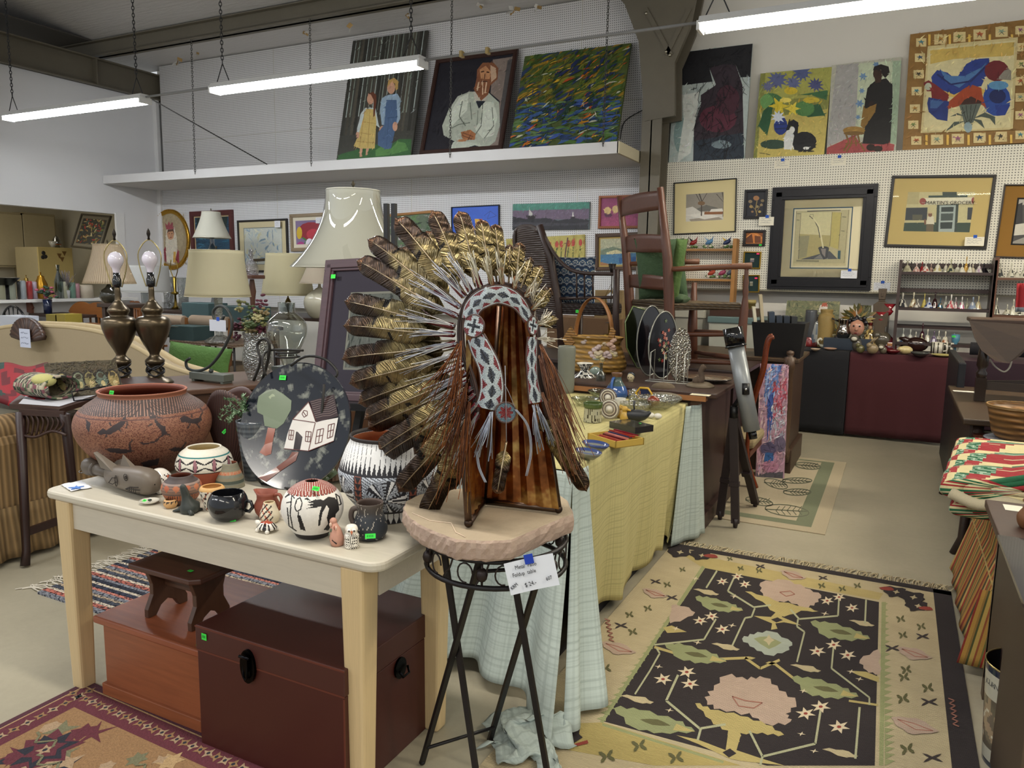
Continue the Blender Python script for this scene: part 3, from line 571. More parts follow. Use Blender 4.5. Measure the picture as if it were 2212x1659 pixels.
blk=[('#c6bc94',[(470,430),(1150,415),(1085,1120),(420,1120)]),('#dbd3a8',[(535,470),(930,460),(905,760),(510,740)]),('#c9bb72',[(930,460),(1050,465),(1010,940),(900,900)]),('#bdb078',[(510,740),(905,760),(890,1000),(495,1070)]),('#a39c78',[(505,770),(640,760),(600,1030),(495,1060)]),('#3c3a34',stroke([(610,445),(1040,430)],22)+stroke([(475,430),(425,1115)],4)+stroke([(1148,416),(1085,1118)],4)+stroke([(530,470),(495,1065)],4)+stroke([(1050,470),(1010,940)],4)+stroke([(930,460),(900,900)],4)),('#8f8a6c',stroke([(480,480),(520,480)],12)+stroke([(475,560),(515,565)],12)+stroke([(1060,520),(1110,525)],12)+stroke([(1045,700),(1090,705)],12)+stroke([(470,1085),(760,1090)],20)),('#55565a',[(520,1068),(760,1000),(900,960),(1000,1062),(800,1066)]),('#8c8a86',[(690,1060),(840,960),(880,1064)]),('#3c3c40',ell(820,925,70,26)),('#47474a',[(752,920),(890,920),(870,1050),(820,1070),(775,990)]),('#9a8f8a',[(785,930),(850,930),(840,1040),(805,1000)]),('#3b3a38',stroke([(640,510),(700,560),(750,660),(775,790)],9)),('#e8e0b8',stroke([(690,540),(765,640),(785,760),(815,920)],20)),('#8a8468',stroke([(635,520),(650,490),(690,490),(690,520)],5)),('#2f5a66',[(1005,955),(1040,955),(1035,1065),(1000,1060)])]
o=pic('framed_artwork','wide carved black frame around a cream print of a curved stem in a mug',(1656,624),(1880,628),(1669,405),W0-.01,None,'#d6caa0',blk,fr=(.135,'#17161a','iron',.05),mats=[(.09,'#ece3c6'),(.01,'#2c5570'),(.02,'#e6ddc0')],art='print',TT=C8,glass=True)
gro=[('#c8bf92',[(1495,1110),(1940,1100),(1905,1385),(1480,1385)]),('#b8ad80',[(1500,1110),(1600,1108),(1590,1200),(1500,1200)]),('#2f3f35',[(1735,1108),(1820,1104),(1818,1148),(1733,1150)]),('#33463c',[(1650,1150),(1880,1146),(1880,1160),(1650,1162)]),('#e0dbc6',[(1620,1165),(1920,1160),(1918,1198),(1612,1205)]),('#2f4534',[(1482,1310),(1700,1308),(1695,1382),(1482,1385)]),('#2f4534',[(1815,1310),(1905,1310),(1903,1382),(1810,1382)]),('#2d3338',[(1518,1222),(1645,1220),(1640,1295),(1512,1295)]),('#5c5a44',[(1555,1262),(1615,1262),(1612,1292),(1555,1292)]),('#2d3338',[(1882,1220),(1920,1220),(1915,1292),(1878,1292)]),('#2c3a30',[(1700,1205),(1828,1200),(1815,1382),(1690,1382)]),('#a9b4b0',[(1715,1208),(1812,1206),(1800,1380),(1706,1380)]),('#23302c',[(1726,1218),(1800,1216),(1796,1245),(1725,1246)]),('#414c48',[(1724,1256),(1797,1254),(1793,1296),(1722,1298)]),('#22302b',[(1720,1308),(1792,1306),(1788,1345),(1718,1346)]),('#9a4236',ell(1617,1184,20,20)),('#9a4236',ell(1915,1180,12,20)),('#d9d2be',[(1645,1275),(1680,1272),(1685,1320),(1635,1320)]),('#6b5c42',[(1638,1318),(1680,1318),(1676,1385),(1632,1385)]),('#7a4c34',ell(1660,1262,12,14)),('#c9b78c',ell(1658,1250,14,6)),('#7c5236',ell(1630,1305,6,18))]
o=pic('framed_print','black framed picture of a grocery storefront in a cream mat, price card on its glass',(1909,533),(2131,539),(1923,379),W0,None,'#c8b98a',gro,fr=(.028,'#201c1a','satin',.03),mats=[(.135,'#c9b478')],art='print',TT=C3,glass=True)
P0=pY(1909,533,W0)
for s_,px,py,sz,c in(("MARTIN'S GROCERY",1400+1766/2.724,1192/2.724,.047,'#22201f'),('Coca-Cola',1400+1617/2.724,1188/2.724,.011,'#f0e8dc'),('Coca-Cola',1400+1914/2.724,1184/2.724,.008,'#f0e8dc')):
 q_=pY(px,py,W0+.004);text(s_,'lettering',sz,Matrix.Translation(q_-P0)@Matrix.Rotation(rad(-.3),4,'Y')@Matrix.Rotation(pi/2,4,'X'),c,o)
ed=[('#3d3a38',[(2150,1130),(2260,1130),(2240,1480),(2115,1480)]),('#a7a39a',[(2150,1140),(2230,1140),(2220,1200),(2150,1220)]),('#c6c1b2',[(2150,1320),(2230,1310),(2220,1380),(2140,1385)]),('#1e1c1d',[(2165,1200),(2205,1190),(2205,1310),(2150,1320)]),('#8f8b80',[(2130,1420),(2230,1390),(2230,1470),(2130,1470)])]
pic('framed_print','brown mat and dark framed street scene cut by the picture edge',(2147,556),(2330,562),(2165,398),W0,None,'#55514c',ed,fr=(.014,'#2c2018','satin',.03),mats=[(.11,'#8a6428'),(.015,'#1c1a1a')],art='print',TT=C3)
C9=(1420,480,6.914)
pic('framed_print','small black framed copper coloured barn picture',(1604,532),(1652,532),(1606,497),W0,None,'#8c4f1e',[('#c87a34',[(1300,215),(1400,150),(1480,150),(1570,220),(1570,320),(1300,320)]),('#5f3114',[(1320,240),(1410,170),(1430,310),(1320,310)]),('#dd9a50',stroke([(1310,225),(1430,150),(1560,240)],12)),('#6b3a18',[(1450,200),(1540,210),(1540,310),(1450,310)])],fr=(.03,'#1d1310','satin',.025),art='print',TT=C9,tags=[(1520,330,40,22,'#39d84a')])
for(BLp,BRp,TLp,lb,mini)in(((1604,580),(1642,581),(1606,543),'gold framed tiny print with a dark green mat, directly under the copper barn','#77707a'),((1604,632),(1640,632),(1606,594),'gold framed tiny print with a dark green mat, at the bottom of its column','#8f8c78')):
 pic('framed_print',lb,BLp,BRp,TLp,W0,None,mini,[('#b9b6a6',[(1388,530)if mini=='#77707a' else(1345,870),(1470,530)if mini=='#77707a' else(1440,870),(1460,560)if mini=='#77707a' else(1430,900),(1385,565)if mini=='#77707a' else(1340,905)])],fr=(.014,'#a98936','metal',.02),mats=[(.06,'#1d3434')],art='print',TT=C9,tags=[(1485 if mini=='#77707a' else 1455,460 if mini=='#77707a' else 825,40,22,'#ff3a78')],group=None)
 # --- behind the lamps and the headdress
lady=[('#a8987a',ell(1095,1500,75,150)),('#8c2c3a',[(1060,1570),(1040,1600),(1025,1640),(1060,1680),(1140,1680),(1140,1610),(1115,1570)]),('#d6cdbb',[(1058,1460),(1110,1455),(1125,1520),(1130,1600),(1110,1690),(1060,1680),(1055,1560)]),('#c08f6c',ell(1086,1500,22,34)),('#5b3a28',[(1062,1500),(1068,1468),(1104,1466),(1110,1500),(1100,1480),(1072,1482)]),('#9c4a52',[(1055,1450),(1050,1425),(1065,1440),(1075,1415),(1085,1438),(1098,1420),(1105,1450),(1108,1465),(1060,1468)]),('#c9a04a',[(1105,1610),(1120,1610),(1118,1680),(1102,1680)]),('#7c2a2e',stroke([(1078,1518),(1094,1518)],4)),('#3a2a22',stroke([(1074,1495),(1082,1495)],3)+stroke([(1091,1494),(1099,1494)],3))]
pic('oval_portrait','gilt oval frame with a veiled crowned lady in red',(330,583),(411,583),(331,453),W0,None,'#9a8a6c',lady,fr=(.075,'#b58a34','metal',.04),TT=C1,oval=True,dep=.05)
pic('framed_painting','dark red framed blue painting behind the small pale lamp shade',(413,553),(505,552),(411,457),W0,None,'#24465c',[('#1d2c2a',[(1250,1390),(1450,1385),(1440,1460),(1250,1470)])],nsh=strokes(21,60,['#2f6a86','#1c3a50','#3f7f94','#183040'],ln=(.1,.3),wd=(.02,.06),ang=(-.4,.4)),fr=(.08,'#4f1d1c','wood',.04),mats=[(.02,'#b9a27c')],TT=C1)
pic('framed_print','black framed pale blue and cream landscape in a cream mat',(516,588),(623,588),(514,476),W0,None,'#d5d6cf',(),nsh=strokes(22,90,['#a9bccc','#e4e0cc','#c2ccd0','#8ea4b6','#d9d2b4'],ln=(.1,.3),wd=(.02,.05))+[('#5a4a34',[(.1,.05),(.9,.1),(.6,.16),(.2,.14)])],fr=(.03,'#211c1a','satin',.03),mats=[(.09,'#d8cba8'),(.008,'#7c868c')],art='print',TT=C1,glass=True)
pic('framed_print','taupe framed bright floral picture partly behind the big lamp shade',(628,543),(735,540),(626,463),W0,None,'#7c6a8c',[('#8c1f2c',ell(1985,1480,85,60)),('#b03040',ell(2000,1500,45,36)),('#c9a92c',ell(1910,1490,18,40)),('#3f7a34',stroke([(1940,1580),(1960,1540),(1930,1520)],10)),('#e4dce6',ell(1975,1560,25,35)),('#2c7c8c',[(1995,1600),(2060,1540),(2040,1600)]),('#a43a7c',ell(1920,1570,25,25))],fr=(.05,'#8d7a60','wood',.03),mats=[(.05,'#d6cdb8')],art='print',TT=C1)
gard=strokes(23,60,['#3f5a3a','#5c7a4c','#8c8f86','#2c3c2c','#a9a6a0'],ln=(.08,.3),wd=(.02,.06))+[('#b9b2b4',[(.45,.35),(.9,.45),(.75,.65),(.45,.6)]),('#a4927c',[(.12,.4),(.18,.4),(.18,.95),(.12,.95)])]+strokes(24,40,['#b98a94','#c9c2bc','#7c5a5c'],(.4,0,1,.4),(.02,.05),(.01,.03))
pic('framed_painting','oak framed garden painting behind the highest gold feathers',(800,556),(938,548),(800,466),W0,None,'#5c6a54',(),nsh=gard,fr=(.035,'#9a6a30','wood',.03),TT=C2)
blue=[('#c9953c',[(830,1420),(870,1370),(930,1390),(960,1480),(930,1560),(850,1560)]),('#c8861f',ell(900,1470,60,50)),('#3157b4',ell(900,1480,20,20)),('#d8a832',[(960,1400),(1000,1400),(1030,1500),(980,1540)]),('#b8402c',[(985,1400),(1010,1400),(1000,1420)]),('#27356a',stroke([(1020,1380),(1060,1350),(1100,1380),(1040,1400),(1060,1350)],2)),('#cf9a3c',ell(1075,1520,45,50)),('#3157b4',ell(1075,1515,22,24))]
pic('framed_print','thin black framed bright blue picture with gold bicycle shapes',(975,545),(1078,543),(973,447),W0,None,'#3560c8',blue,fr=(.012,'#15161c','satin',.03),art='print',TT=C2)
boat=[('#6f5f74',[(1206,1345),(1696,1338),(1694,1400),(1206,1410)]),('#4c8a7a',[(1206,1306),(1698,1293),(1698,1335),(1206,1348)]),('#27262c',[(1206,1385),(1290,1402),(1420,1395),(1500,1410),(1600,1395),(1695,1408),(1690,1466),(1206,1475)]),('#3f3c44',[(1206,1420),(1400,1425),(1600,1430),(1690,1420),(1690,1440),(1206,1450)]),('#2a2024',[(1295,1380),(1360,1377),(1348,1400),(1305,1402)]),('#c9c6c2',[(1313,1325),(1318,1345),(1334,1365),(1333,1378),(1310,1380)]),('#2a2024',[(1575,1388),(1610,1386),(1602,1398),(1580,1398)]),('#d8d4d0',[(1590,1352),(1600,1385),(1588,1386)])]
pic('canvas_painting','long unframed canvas of two small sailing boats on a dark sea',(1107,497),(1272,495),(1107,441),W0,None,'#5c6a70',boat,TT=C2)
pic('framed_painting','pink painting of two pale lemons in an orange wood frame',(1291,494),(1382,493),(1292,423),W0,None,'#93426a',[('#a34c72',[(1770,1400),(1990,1380),(1990,1450),(1770,1455)]),('#5c2c4a',ell(1815,1375,24,14)),('#d9bd84',ell(1812,1347,23,24)),('#d9bd84',ell(1862,1338,22,24))],fr=(.03,'#8f4f24','wood',.03),TT=C2)
tul=[('#a9502c' if i%3==0 else '#b8463c',ell(1215+i*38+(i%2)*8,1545+(i*37%40),11,22))for i in range(13)]+[('#4c5a34',stroke([(1215+i*38+(i%2)*8,1570+(i*37%40)),(1212+i*38,1660)],5))for i in range(13)]+[('#5c3a3c',stroke([(1560,1520),(1540,1650)],7))]
pic('canvas_painting','canvas of red tulips on a yellow ground, behind the wicker chair',(1095,590),(1263,584),(1098,516),W0,None,'#b6a95c',tul,TT=C2)
CM=(1080,400,3.317)
sea=[('#b9b89a',[(710,380),(1000,375),(1000,450),(710,455)]),('#7c8a74',[(715,470),(800,440),(860,455),(900,490),(715,500)]),('#d9cfa4',[(760,480),(830,462),(880,480),(870,500),(760,500)]),('#4a7ca0',[(712,498),(985,485),(980,580),(712,560)]),('#2f5f94',[(850,520),(985,510),(980,560),(850,560)]),('#a5744a',[(712,550),(760,560),(800,595),(712,595)])]
pic('framed_painting','brown and gold framed seascape behind the slatted chair back',(1285,585),(1384,583),(1288,505),W0,None,'#9fae9c',sea,fr=(.045,'#4a3018','wood',.035),mats=[(.02,'#b59a5c')],TT=CM)
pic('canvas_painting','unframed landscape of a farmhouse and yellow trees, standing on the table by the black crate',(1690,735),(1806,740),(1692,649),8.7,8.9,'#6f7152',[('#3f4530',ell(1640+60,690,1,1))],nsh=strokes(31,160,['#5c6448','#7c7a58','#8f8a66','#454c38'],(0,.4,1,1),(.05,.15),(.02,.05))+strokes(32,120,['#b89c34','#c9ae4c','#9a8430'],(0,0,1,.45),(.05,.15),(.02,.05))+[('#cfc6bc',[(.62,.72),(.78,.72),(.78,.92),(.64,.9)]),('#a8543c',[(.66,.86),(.78,.86),(.76,.96),(.68,.95)]),('#33343a',[(.55,.55),(.58,.66),(.8,.66),(.84,.52)]),('#6b6c70',[(.57,.44),(.83,.44),(.83,.54),(.57,.56)])])
# kitchen wall pictures
pic('framed_print','large dark framed collage print leaning on the kitchen refrigerator',(156,535),(222,540),(167,459),8.4,8.9,'#3a3a36',(),nsh=strokes(33,90,['#4a5c58','#8c5a34','#a68c5a','#a63c34','#6a7a3c','#c9b98c'],ln=(.08,.25),wd=(.03,.08)),fr=(.03,'#4c4436','satin',.03),mats=[(.05,'#7c7564')],art='print',P3=(pY(152,533,8.2)+V((0,0,0)),pY(216,540,8.2),pY(168,460,8.4)))
# price cards taped to the wall
def card(px,py,wpx,hpx,Y,label,rows=3,tape=True,c='#e8e2cf',seed=0,pr=False):
 p=pY(px,py,Y);s_=S(p);w_,h_=wpx*s_,hpx*s_;r=random.Random(seed)
 t=T('price_card',label,'price card',p)
 b=B(c);b.box(0,-.001,-h_,w_,.0005,0);b.build('card','paper',t)
 if rows:
  b=B('#33405c')
  for i in range(rows):scrib(b,w_*.1,-h_*(.2+.62*i/max(1,rows-.3)),w_*r.uniform(.6,.8),h_*.13,r,lambda x,z:(x,-.0016,z),'#39405a')
  b.build('handwriting','paper',t)
 if tape:b=B('#2b57b4');b.box(w_*.42,-.0024,-h_*.12,w_*.42+7*s_,-.001,h_*.22);b.build('tape','paper',t)
 return t
card(1674,347,30,17,8.868,'cream price card taped under the lily and cat canvas',seed=1)
card(1796,340,30,17,8.868,'cream price card taped under the black coat canvas',seed=2)
card(1640,469,31,18,8.83,'cream price card overlapping the carved black frame at its upper corner',seed=3)
card(1817,584,32,17,8.82,'pale price card stuck on the glass of the carved black frame',seed=4,c='#dfe0e4')
card(1888,610,32,17,8.868,'pale price card taped to the pegboard above the tall carved figure',seed=5,c='#dfe0e4')
card(2085,512,36,19,8.81,'cream price card stuck on the grocery storefront picture',seed=6)
card(593,477,16,14,8.82,'white price card on the upper corner of the pale blue landscape',seed=7,tape=False,c='#e6e6ea')
card(682,470,20,12,8.82,'white price card on the upper corner of the bright floral picture',seed=8,tape=False,c='#e6e6ea')
# ------------------------------------------------------------------ helpers for things standing on a surface
def proj(P):
 c=R3.transposed()@(V(P)-EYE);return CX-c.x/c.z*FPX,CY+c.y/c.z*FPX
def stand(px,py,z,rb=0):
 P=pZ(px,py,z);d=V((P.x,P.y,0)).normalized();return P+d*(rb*S(P))
def pot(name,label,cat,px,py,pr,col='#999',z=.76,n=96,k=6,m='clay',rb=None,group=None,sy=1,fine=None,build=True,part='vessel_body'):
 """A thrown pot; pr = [(radius, height)] in photo pixels at its distance, col = colour or f(arc, height, px, py, radius)."""
 rb=pr[1][0]if rb is None else rb
 P=stand(px,py,z,rb);s_=S(P);a0=math.atan2(-P.y,-P.x)
 pf=[(r*s_,h*s_)for r,h in(prof(pr,k)if k>1 else pr)]
 b=B(col if isinstance(col,str)else '#999')
 cf=None
 if callable(col):
  def cf(u,zz,i):
   r=(pf[i][0]+pf[min(i+1,len(pf)-1)][0])/2;th=2*pi*u;d=(th-a0+pi)%(2*pi)-pi
   q_=proj(P+V((r*cos(th),r*sin(th),zz)))if abs(d)<1.75 else(-1,-1)
   return hx(col(d*max(r,1e-4)/s_,zz/s_,q_[0],q_[1],i/(len(pf)-1),d))
 b.lathe(pf,n,col=cf)
 if not build:return b,P,s_,a0
 t=T(name,label,cat,P,group=group);o=b.build(part,m,t)
 return t,s_,a0
def toloc(t,P):return V(P)-t.location
def sticker(t,P,wd=.022,hg=.012,c='#3be04a',n=None,tilt=0,lab='small green price sticker'):
 P=V(P);n=V(n)if n else(EYE-P).normalized();n.normalize();u=V((0,0,1)).cross(n)
 u=u.normalized()if u.length>.05 else V((1,0,0));v=n.cross(u)
 u,v=u*cos(tilt)+v*sin(tilt),v*cos(tilt)-u*sin(tilt);P=P+n*.002-(t.matrix_world.translation if t.parent else t.location)
 b=B(c);b.add([P-u*wd/2-v*hg/2,P+u*wd/2-v*hg/2,P+u*wd/2+v*hg/2,P-u*wd/2+v*hg/2],[(0,1,2,3)],smooth=False)
 r=random.Random(int(wd*1e5+P.x*1000));q_=B('#1d5c28')
 for i in range(4):a=P-u*wd*(.32-.17*i)+n*.0006;b.add([a-v*hg*.2,a+u*wd*.08-v*hg*.2,a+u*wd*.08+v*hg*.22,a+v*hg*.22],[(0,1,2,3)],cols=['#1c7a30'],smooth=False)
 o=b.build('price_sticker','sticker',t);o['label']=lab;return o
def dish(b,r,h,rb=.5,th=.004,n=32,at=(0,0,0),c=None):
 b.lathe([(0,0),(r*rb,0),(r*.85,h*.6),(r,h),(r-th,h),(r*.83,h*.65),(r*rb*.95,th),(0,th)],n,at,c=c)
 # ------------------------------------------------------------------ the pale wooden table
PW='#c9bfa6';TZ=.76
t=T('wooden_table','pale washed oak table covered with pueblo style pottery','table',(-1.955,1.86,0))
b=B('#c4bdac');r_=.05;X0,X1,Y0,Y1=-.745,.745,-.255,.26
pts=[(cx+r_*cos(a),cy+r_*sin(a))for cx,cy,a0 in((X1-r_,Y1-r_,0),(X0+r_,Y1-r_,pi/2),(X0+r_,Y0+r_,pi),(X1-r_,Y0+r_,1.5*pi))for a in[a0+i*pi/12 for i in range(7)]]
b.prism(pts,TZ-.03,TZ);b.build('tabletop','pale_wood',t,bevel=.009)
b=B('#c4bcab');b.box(-.62,-.225,.625,.6,-.2,TZ-.03);b.box(-.62,.205,.625,.6,.23,TZ-.03);b.box(-.68,-.16,.625,-.655,.17,TZ-.03);b.box(.655,-.16,.625,.68,.17,TZ-.03);b.build('apron','pale_wood',t)
for x,y in((-.655,-.2),(.64,-.2),(-.655,.2),(.64,.2)):
 b=B('#d2b98c');n_=4;a,c_=.038,.03
 for i,(zz,s_)in enumerate(((0,.028),(TZ-.032,.04))):pass
 vs=[]
 for zz,s_ in((0,.029),(.7,.04),(TZ-.031,.04)):vs+=[(x+i*s_,y+j*s_,zz)for i,j in((-1,-1),(1,-1),(1,1),(-1,1))]
 b.add(vs,[(3,2,1,0),(8,9,10,11)]+[(q*4+i,q*4+(i+1)%4,q*4+4+(i+1)%4,q*4+4+i)for q in(0,1)for i in range(4)],smooth=False);b.build('leg','pale_woodz',t,bevel=.009)
 # ------------------------------------------------------------------ pottery
OR='#a85a3c'
liz=[[(210,935),(222,925),(230,930),(262,908),(268,900),(266,888),(272,890),(272,912),(262,924),(240,938),(224,938),(215,940)],[(322,897),(330,891),(337,895),(336,905),(345,915),(358,922),(360,935),(350,944),(348,930),(338,920),(332,905),(325,906)],[(388,905),(397,896),(405,900),(415,905),(435,902),(436,908),(425,916),(410,914),(400,912),(393,913)],[(226,970),(240,968),(270,970),(290,974),(270,980),(240,978)],[(364,970),(380,966),(400,968),(392,975),(372,975)],[(305,1000),(320,995),(345,990),(340,1005),(310,1010)],[(186,905),(196,915),(192,935),(186,925)]]
tails=[[(270,905),(268,893),(258,890),(250,886)],[(272,925),(276,915),(271,905)],[(350,940),(335,955),(310,959),(303,955)],[(348,935),(368,940)],[(330,915),(320,920)],[(336,900),(352,903)],[(430,905),(438,890),(428,875)],[(415,903),(413,893)],[(412,915),(405,925)],[(232,935),(228,945)],[(240,920),(236,912)],[(255,925),(262,932)],[(282,975),(280,958),(286,950)],[(425,915),(432,925)],[(392,970),(402,955)]]
tp=[q_ for s_ in tails for q_ in stroke(s_,3.5)]
lr=random.Random(2)
def lizc(s_,h,px,py,f,d):
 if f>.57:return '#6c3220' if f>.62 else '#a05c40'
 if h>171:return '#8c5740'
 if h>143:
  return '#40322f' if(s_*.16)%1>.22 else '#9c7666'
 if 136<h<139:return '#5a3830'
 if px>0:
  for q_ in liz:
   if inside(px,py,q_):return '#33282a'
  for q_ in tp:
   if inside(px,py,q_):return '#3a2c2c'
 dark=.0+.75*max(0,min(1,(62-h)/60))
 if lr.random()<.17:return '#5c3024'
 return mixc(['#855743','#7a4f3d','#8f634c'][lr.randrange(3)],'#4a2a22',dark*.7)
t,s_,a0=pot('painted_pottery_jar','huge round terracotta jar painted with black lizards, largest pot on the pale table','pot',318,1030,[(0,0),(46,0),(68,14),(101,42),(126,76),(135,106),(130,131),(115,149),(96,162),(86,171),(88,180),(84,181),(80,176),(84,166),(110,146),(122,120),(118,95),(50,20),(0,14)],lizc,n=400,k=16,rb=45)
sticker(t,pY(242,848,1.83),.024,.014,n=(0,-1,.3))
def cre(s_,h,px,py,f,d):
 if f>.6:return '#d9c9a0' if f>.66 else '#e8e2d2'
 if h<36:return '#a04e34'
 if h<38:return '#1f1a1a'
 if 68<h<70.5:return '#2f7c7c'
 q_=(s_/38)%1-.5;hh=(h-52)/14
 if h<68:
  if abs(q_)<.13*(1-abs(hh)**2):return '#9c6a72' if abs(q_)<.09 else '#2a2222'
  if abs(abs(q_)-.5)<.5 and abs(hh)>.15+.9*(.5-abs(q_))and abs(hh)<.3+1.4*(.5-abs(q_)):return '#231c1c'
 return '#e6e0d0'
pot('painted_pottery_jar','cream jar with black leaf band and brick red base, in front of the lizard jar','pot',444,1052,[(0,0),(26,0),(40,8),(57,36),(58,52),(50,70),(38,80),(35,83),(32,81),(36,74),(48,60),(45,30),(0,12)],cre,n=220,k=12)
def etc_(s_,h,px,py,f,d):
 if f>.62:return '#6a3524'
 if h>50:return '#453a38'
 if 26<h<50:
  if 47<h:return '#8f7a70'
  if abs(((s_/22)%1)-.5)<.35*(1-abs(h-42)/9)and h>33:return '#b06a48' if(s_/44)%1>.5 else '#a9593a'
  return '#6a544c' if int(h/3)%2 else '#8a6a58'
 if 14<h<26:return '#b0653f' if(s_/5)%1>.4 else '#4f3a34'
 return '#5c463e'
pot('etched_pottery_jar','brown etched jar with geometric bands behind the seal figure','pot',394,1092,[(0,0),(20,0),(32,12),(41,32),(38,46),(27,56),(23,62),(20,62),(22,55),(32,44),(30,20),(0,8)],etc_,n=170,k=10)
def tanc(s_,h,px,py,f,d):
 if f>.6:return '#7c3f2a'
 if 30<h<36:return '#c0603c' if(s_/4)%1>.5 else '#b8997a'
 if 20<h<22 or 12<h<17:return '#4a5248'
 return '#8a8068' if int(h/2)%2 else '#7f8070'
pot('banded_clay_vase','tapered tan vase with thin red and grey bands beside the house plate','vase',497,1058,[(0,0),(28,0),(30,6),(27,24),(20,42),(17,52),(15,52),(16,44),(22,24),(0,6)],tanc,n=90,k=6)
def ochre(s_,h,px,py,f,d):
 if f>.55:return '#c8975a'
 if h>45:return '#d0a468'
 return '#2b2222' if(math.sin(s_*.4+h*.25)*math.cos(h*.35-s_*.12)>.55)else('#a06048' if math.sin(s_*.27-h*.2)>.9 else '#e4dccb')
pot('painted_pottery_jar','small white jar with ochre rim and black marks, between the seal and the black bowl','pot',460,1104,[(0,0),(13,0),(17,8),(25,36),(26,46),(22,52),(19,51),(22,42),(15,10),(0,6)],ochre,n=90,k=6)
t,s_,a0=pot('black_pottery_bowl','glossy black round bowl with a side handle','bowl',494,1127,[(0,0),(20,0),(34,10),(42,30),(40,46),(34,58),(31,59),(33,52),(36,36),(28,14),(0,6)],'#17181c',m='gloss')
b=B('#17181c');b.tube([(x*s_,0,z_*s_)for x,z_ in((38,42),(50,40),(54,28),(46,18),(38,20))],4*s_,8);b.build('handle','gloss',t,rz=a0+pi/2-.4)
sticker(t,pZ(503,1124,.765),.018,.008)
def spout(th,r0,k=.35,w_=.35):
 d=(th+pi)%(2*pi)-pi;return r0*(1+k*math.exp(-(d/w_)**2))
P=stand(578,1122,TZ,15);s_=S(P);t=T('clay_pitcher','small red clay pitcher with a pale leaf mark behind the black bowl','pitcher',P)
b=B('#8a4836');rr=lambda r0,k:(lambda th:spout(th-pi,r0*s_,k));b.lathe([(0,0),(16*s_,0),(25*s_,14*s_),(28*s_,28*s_),(22*s_,42*s_),(rr(20,.3)),]if 0 else[(0,0),(16*s_,0),(25*s_,14*s_),(28*s_,28*s_),(21*s_,42*s_),(rr(21,.45),50*s_),(rr(23,.6),58*s_),(rr(21,.55),57*s_),(17*s_,44*s_),(0,10*s_)],40)
b.build('vessel_body','clay',t);b=B('#8a4836');b.tube(smoothp([(20*s_,0,52*s_),(36*s_,0,56*s_),(42*s_,0,44*s_),(36*s_,0,26*s_),(24*s_,0,20*s_)]),3.6*s_,8);b.build('handle','clay',t)
def mini(s_,h,px,py,f,d):
 if f>.6:return '#d9c8a4'
 return '#2a2020' if math.sin(s_*.5-h*.5)>.55 and d<.3 else('#b0543c' if math.sin(s_*.4+h*.3)>.75 and d<.2 else '#e2d6bc')
pot('painted_pottery_vase','tiny cream vase with black and red feather marks behind the turtle','vase',583,1132,[(0,0),(15,0),(20,8),(21,18),(15,34),(12,44),(10,44),(12,34),(0,8)],mini,n=70,k=6)
P=stand(577,1150,TZ,8);s_=S(P);t=T('turtle_figurine','little painted turtle figurine with a red backed black and white shell','figurine',P)
b=B('#e8e2d6');b.lathe([(0,5*s_),(22*s_,6*s_),(24*s_,10*s_),(14*s_,20*s_),(0,24*s_)],32,sy=.8,col=lambda u,z_,i:hx('#e8e2d6')if i<1 else hx('#a8503c')if i>2 else hx('#26201f' if(u*12)%1>.45 else '#e8e2d6'));b.build('shell','gloss',t)
b=B('#e8e2d6');b.tube([(-16*s_,0,10*s_),(-27*s_,0,16*s_),(-32*s_,0,18*s_)],[6*s_,6*s_,3*s_],8)
for x,y in((-14,-14),(14,-14),(-14,14),(14,14)):b.ball((x*s_,y*s_,4*s_),5*s_,8,5)
b.build('head_and_feet','gloss',t)
kk=[[(647,1077),(655,1074),(664,1082),(672,1078),(684,1078),(690,1080),(700,1072),(714,1074),(722,1084),(724,1100),(716,1110),(715,1120),(700,1145),(690,1143),(700,1130),(697,1118),(702,1098),(697,1090),(688,1105),(682,1135),(678,1135),(681,1108),(686,1092),(672,1096),(652,1098),(668,1092),(654,1090),(668,1086),(652,1084),(666,1082)],[(633,1112),(640,1112),(652,1146),(640,1142)]]
kc=[q_ for s_ in([(628,1094),(632,1078),(640,1074),(644,1086),(640,1100),(632,1104),(628,1094)],[(636,1104),(636,1116)],[(612,1070),(620,1066),(628,1076)],[(610,1085),(622,1083)],[(612,1095),(616,1135),(632,1146)],[(622,1066),(618,1110),(624,1140)],[(716,1066),(724,1072),(728,1088),(722,1090),(716,1066)],[(607,1074),(624,1058)])for q_ in stroke(s_,2.6)]
def kok(s_,h,px,py,f,d):
 if f>.72:return '#3a2622'
 if h>100:return '#8e4034' if(s_*.14 if h<106 else s_*.2)%1>.2 else '#e9e4da'
 if 97<h:return '#2a2020' if(s_/9)%1<.25 else('#8e4034' if(s_/9)%1<.8 else '#e9e4da')
 if h<12:return '#241f20'
 if px>0:
  for q_ in kk:
   if inside(px,py,q_):return '#1c191a'
  for q_ in kc:
   if inside(px,py,q_):return '#1c191a'
 return '#e6e2da'
t,s_,a0=pot('painted_seed_pot','round white seed pot with a black flute player and red petal top','pot',668,1162,[(0,0),(32,0),(40,8),(60,38),(65,62),(58,88),(40,107),(17,118),(14,116),(20,108),(50,80),(0,20)],kok,n=340,k=18,rb=30)
sticker(t,pY(683,1056,P.y+.0),.026,.013,n=(0,-1,.8));t.children[-1].location+=V((.02,-.005,.003))
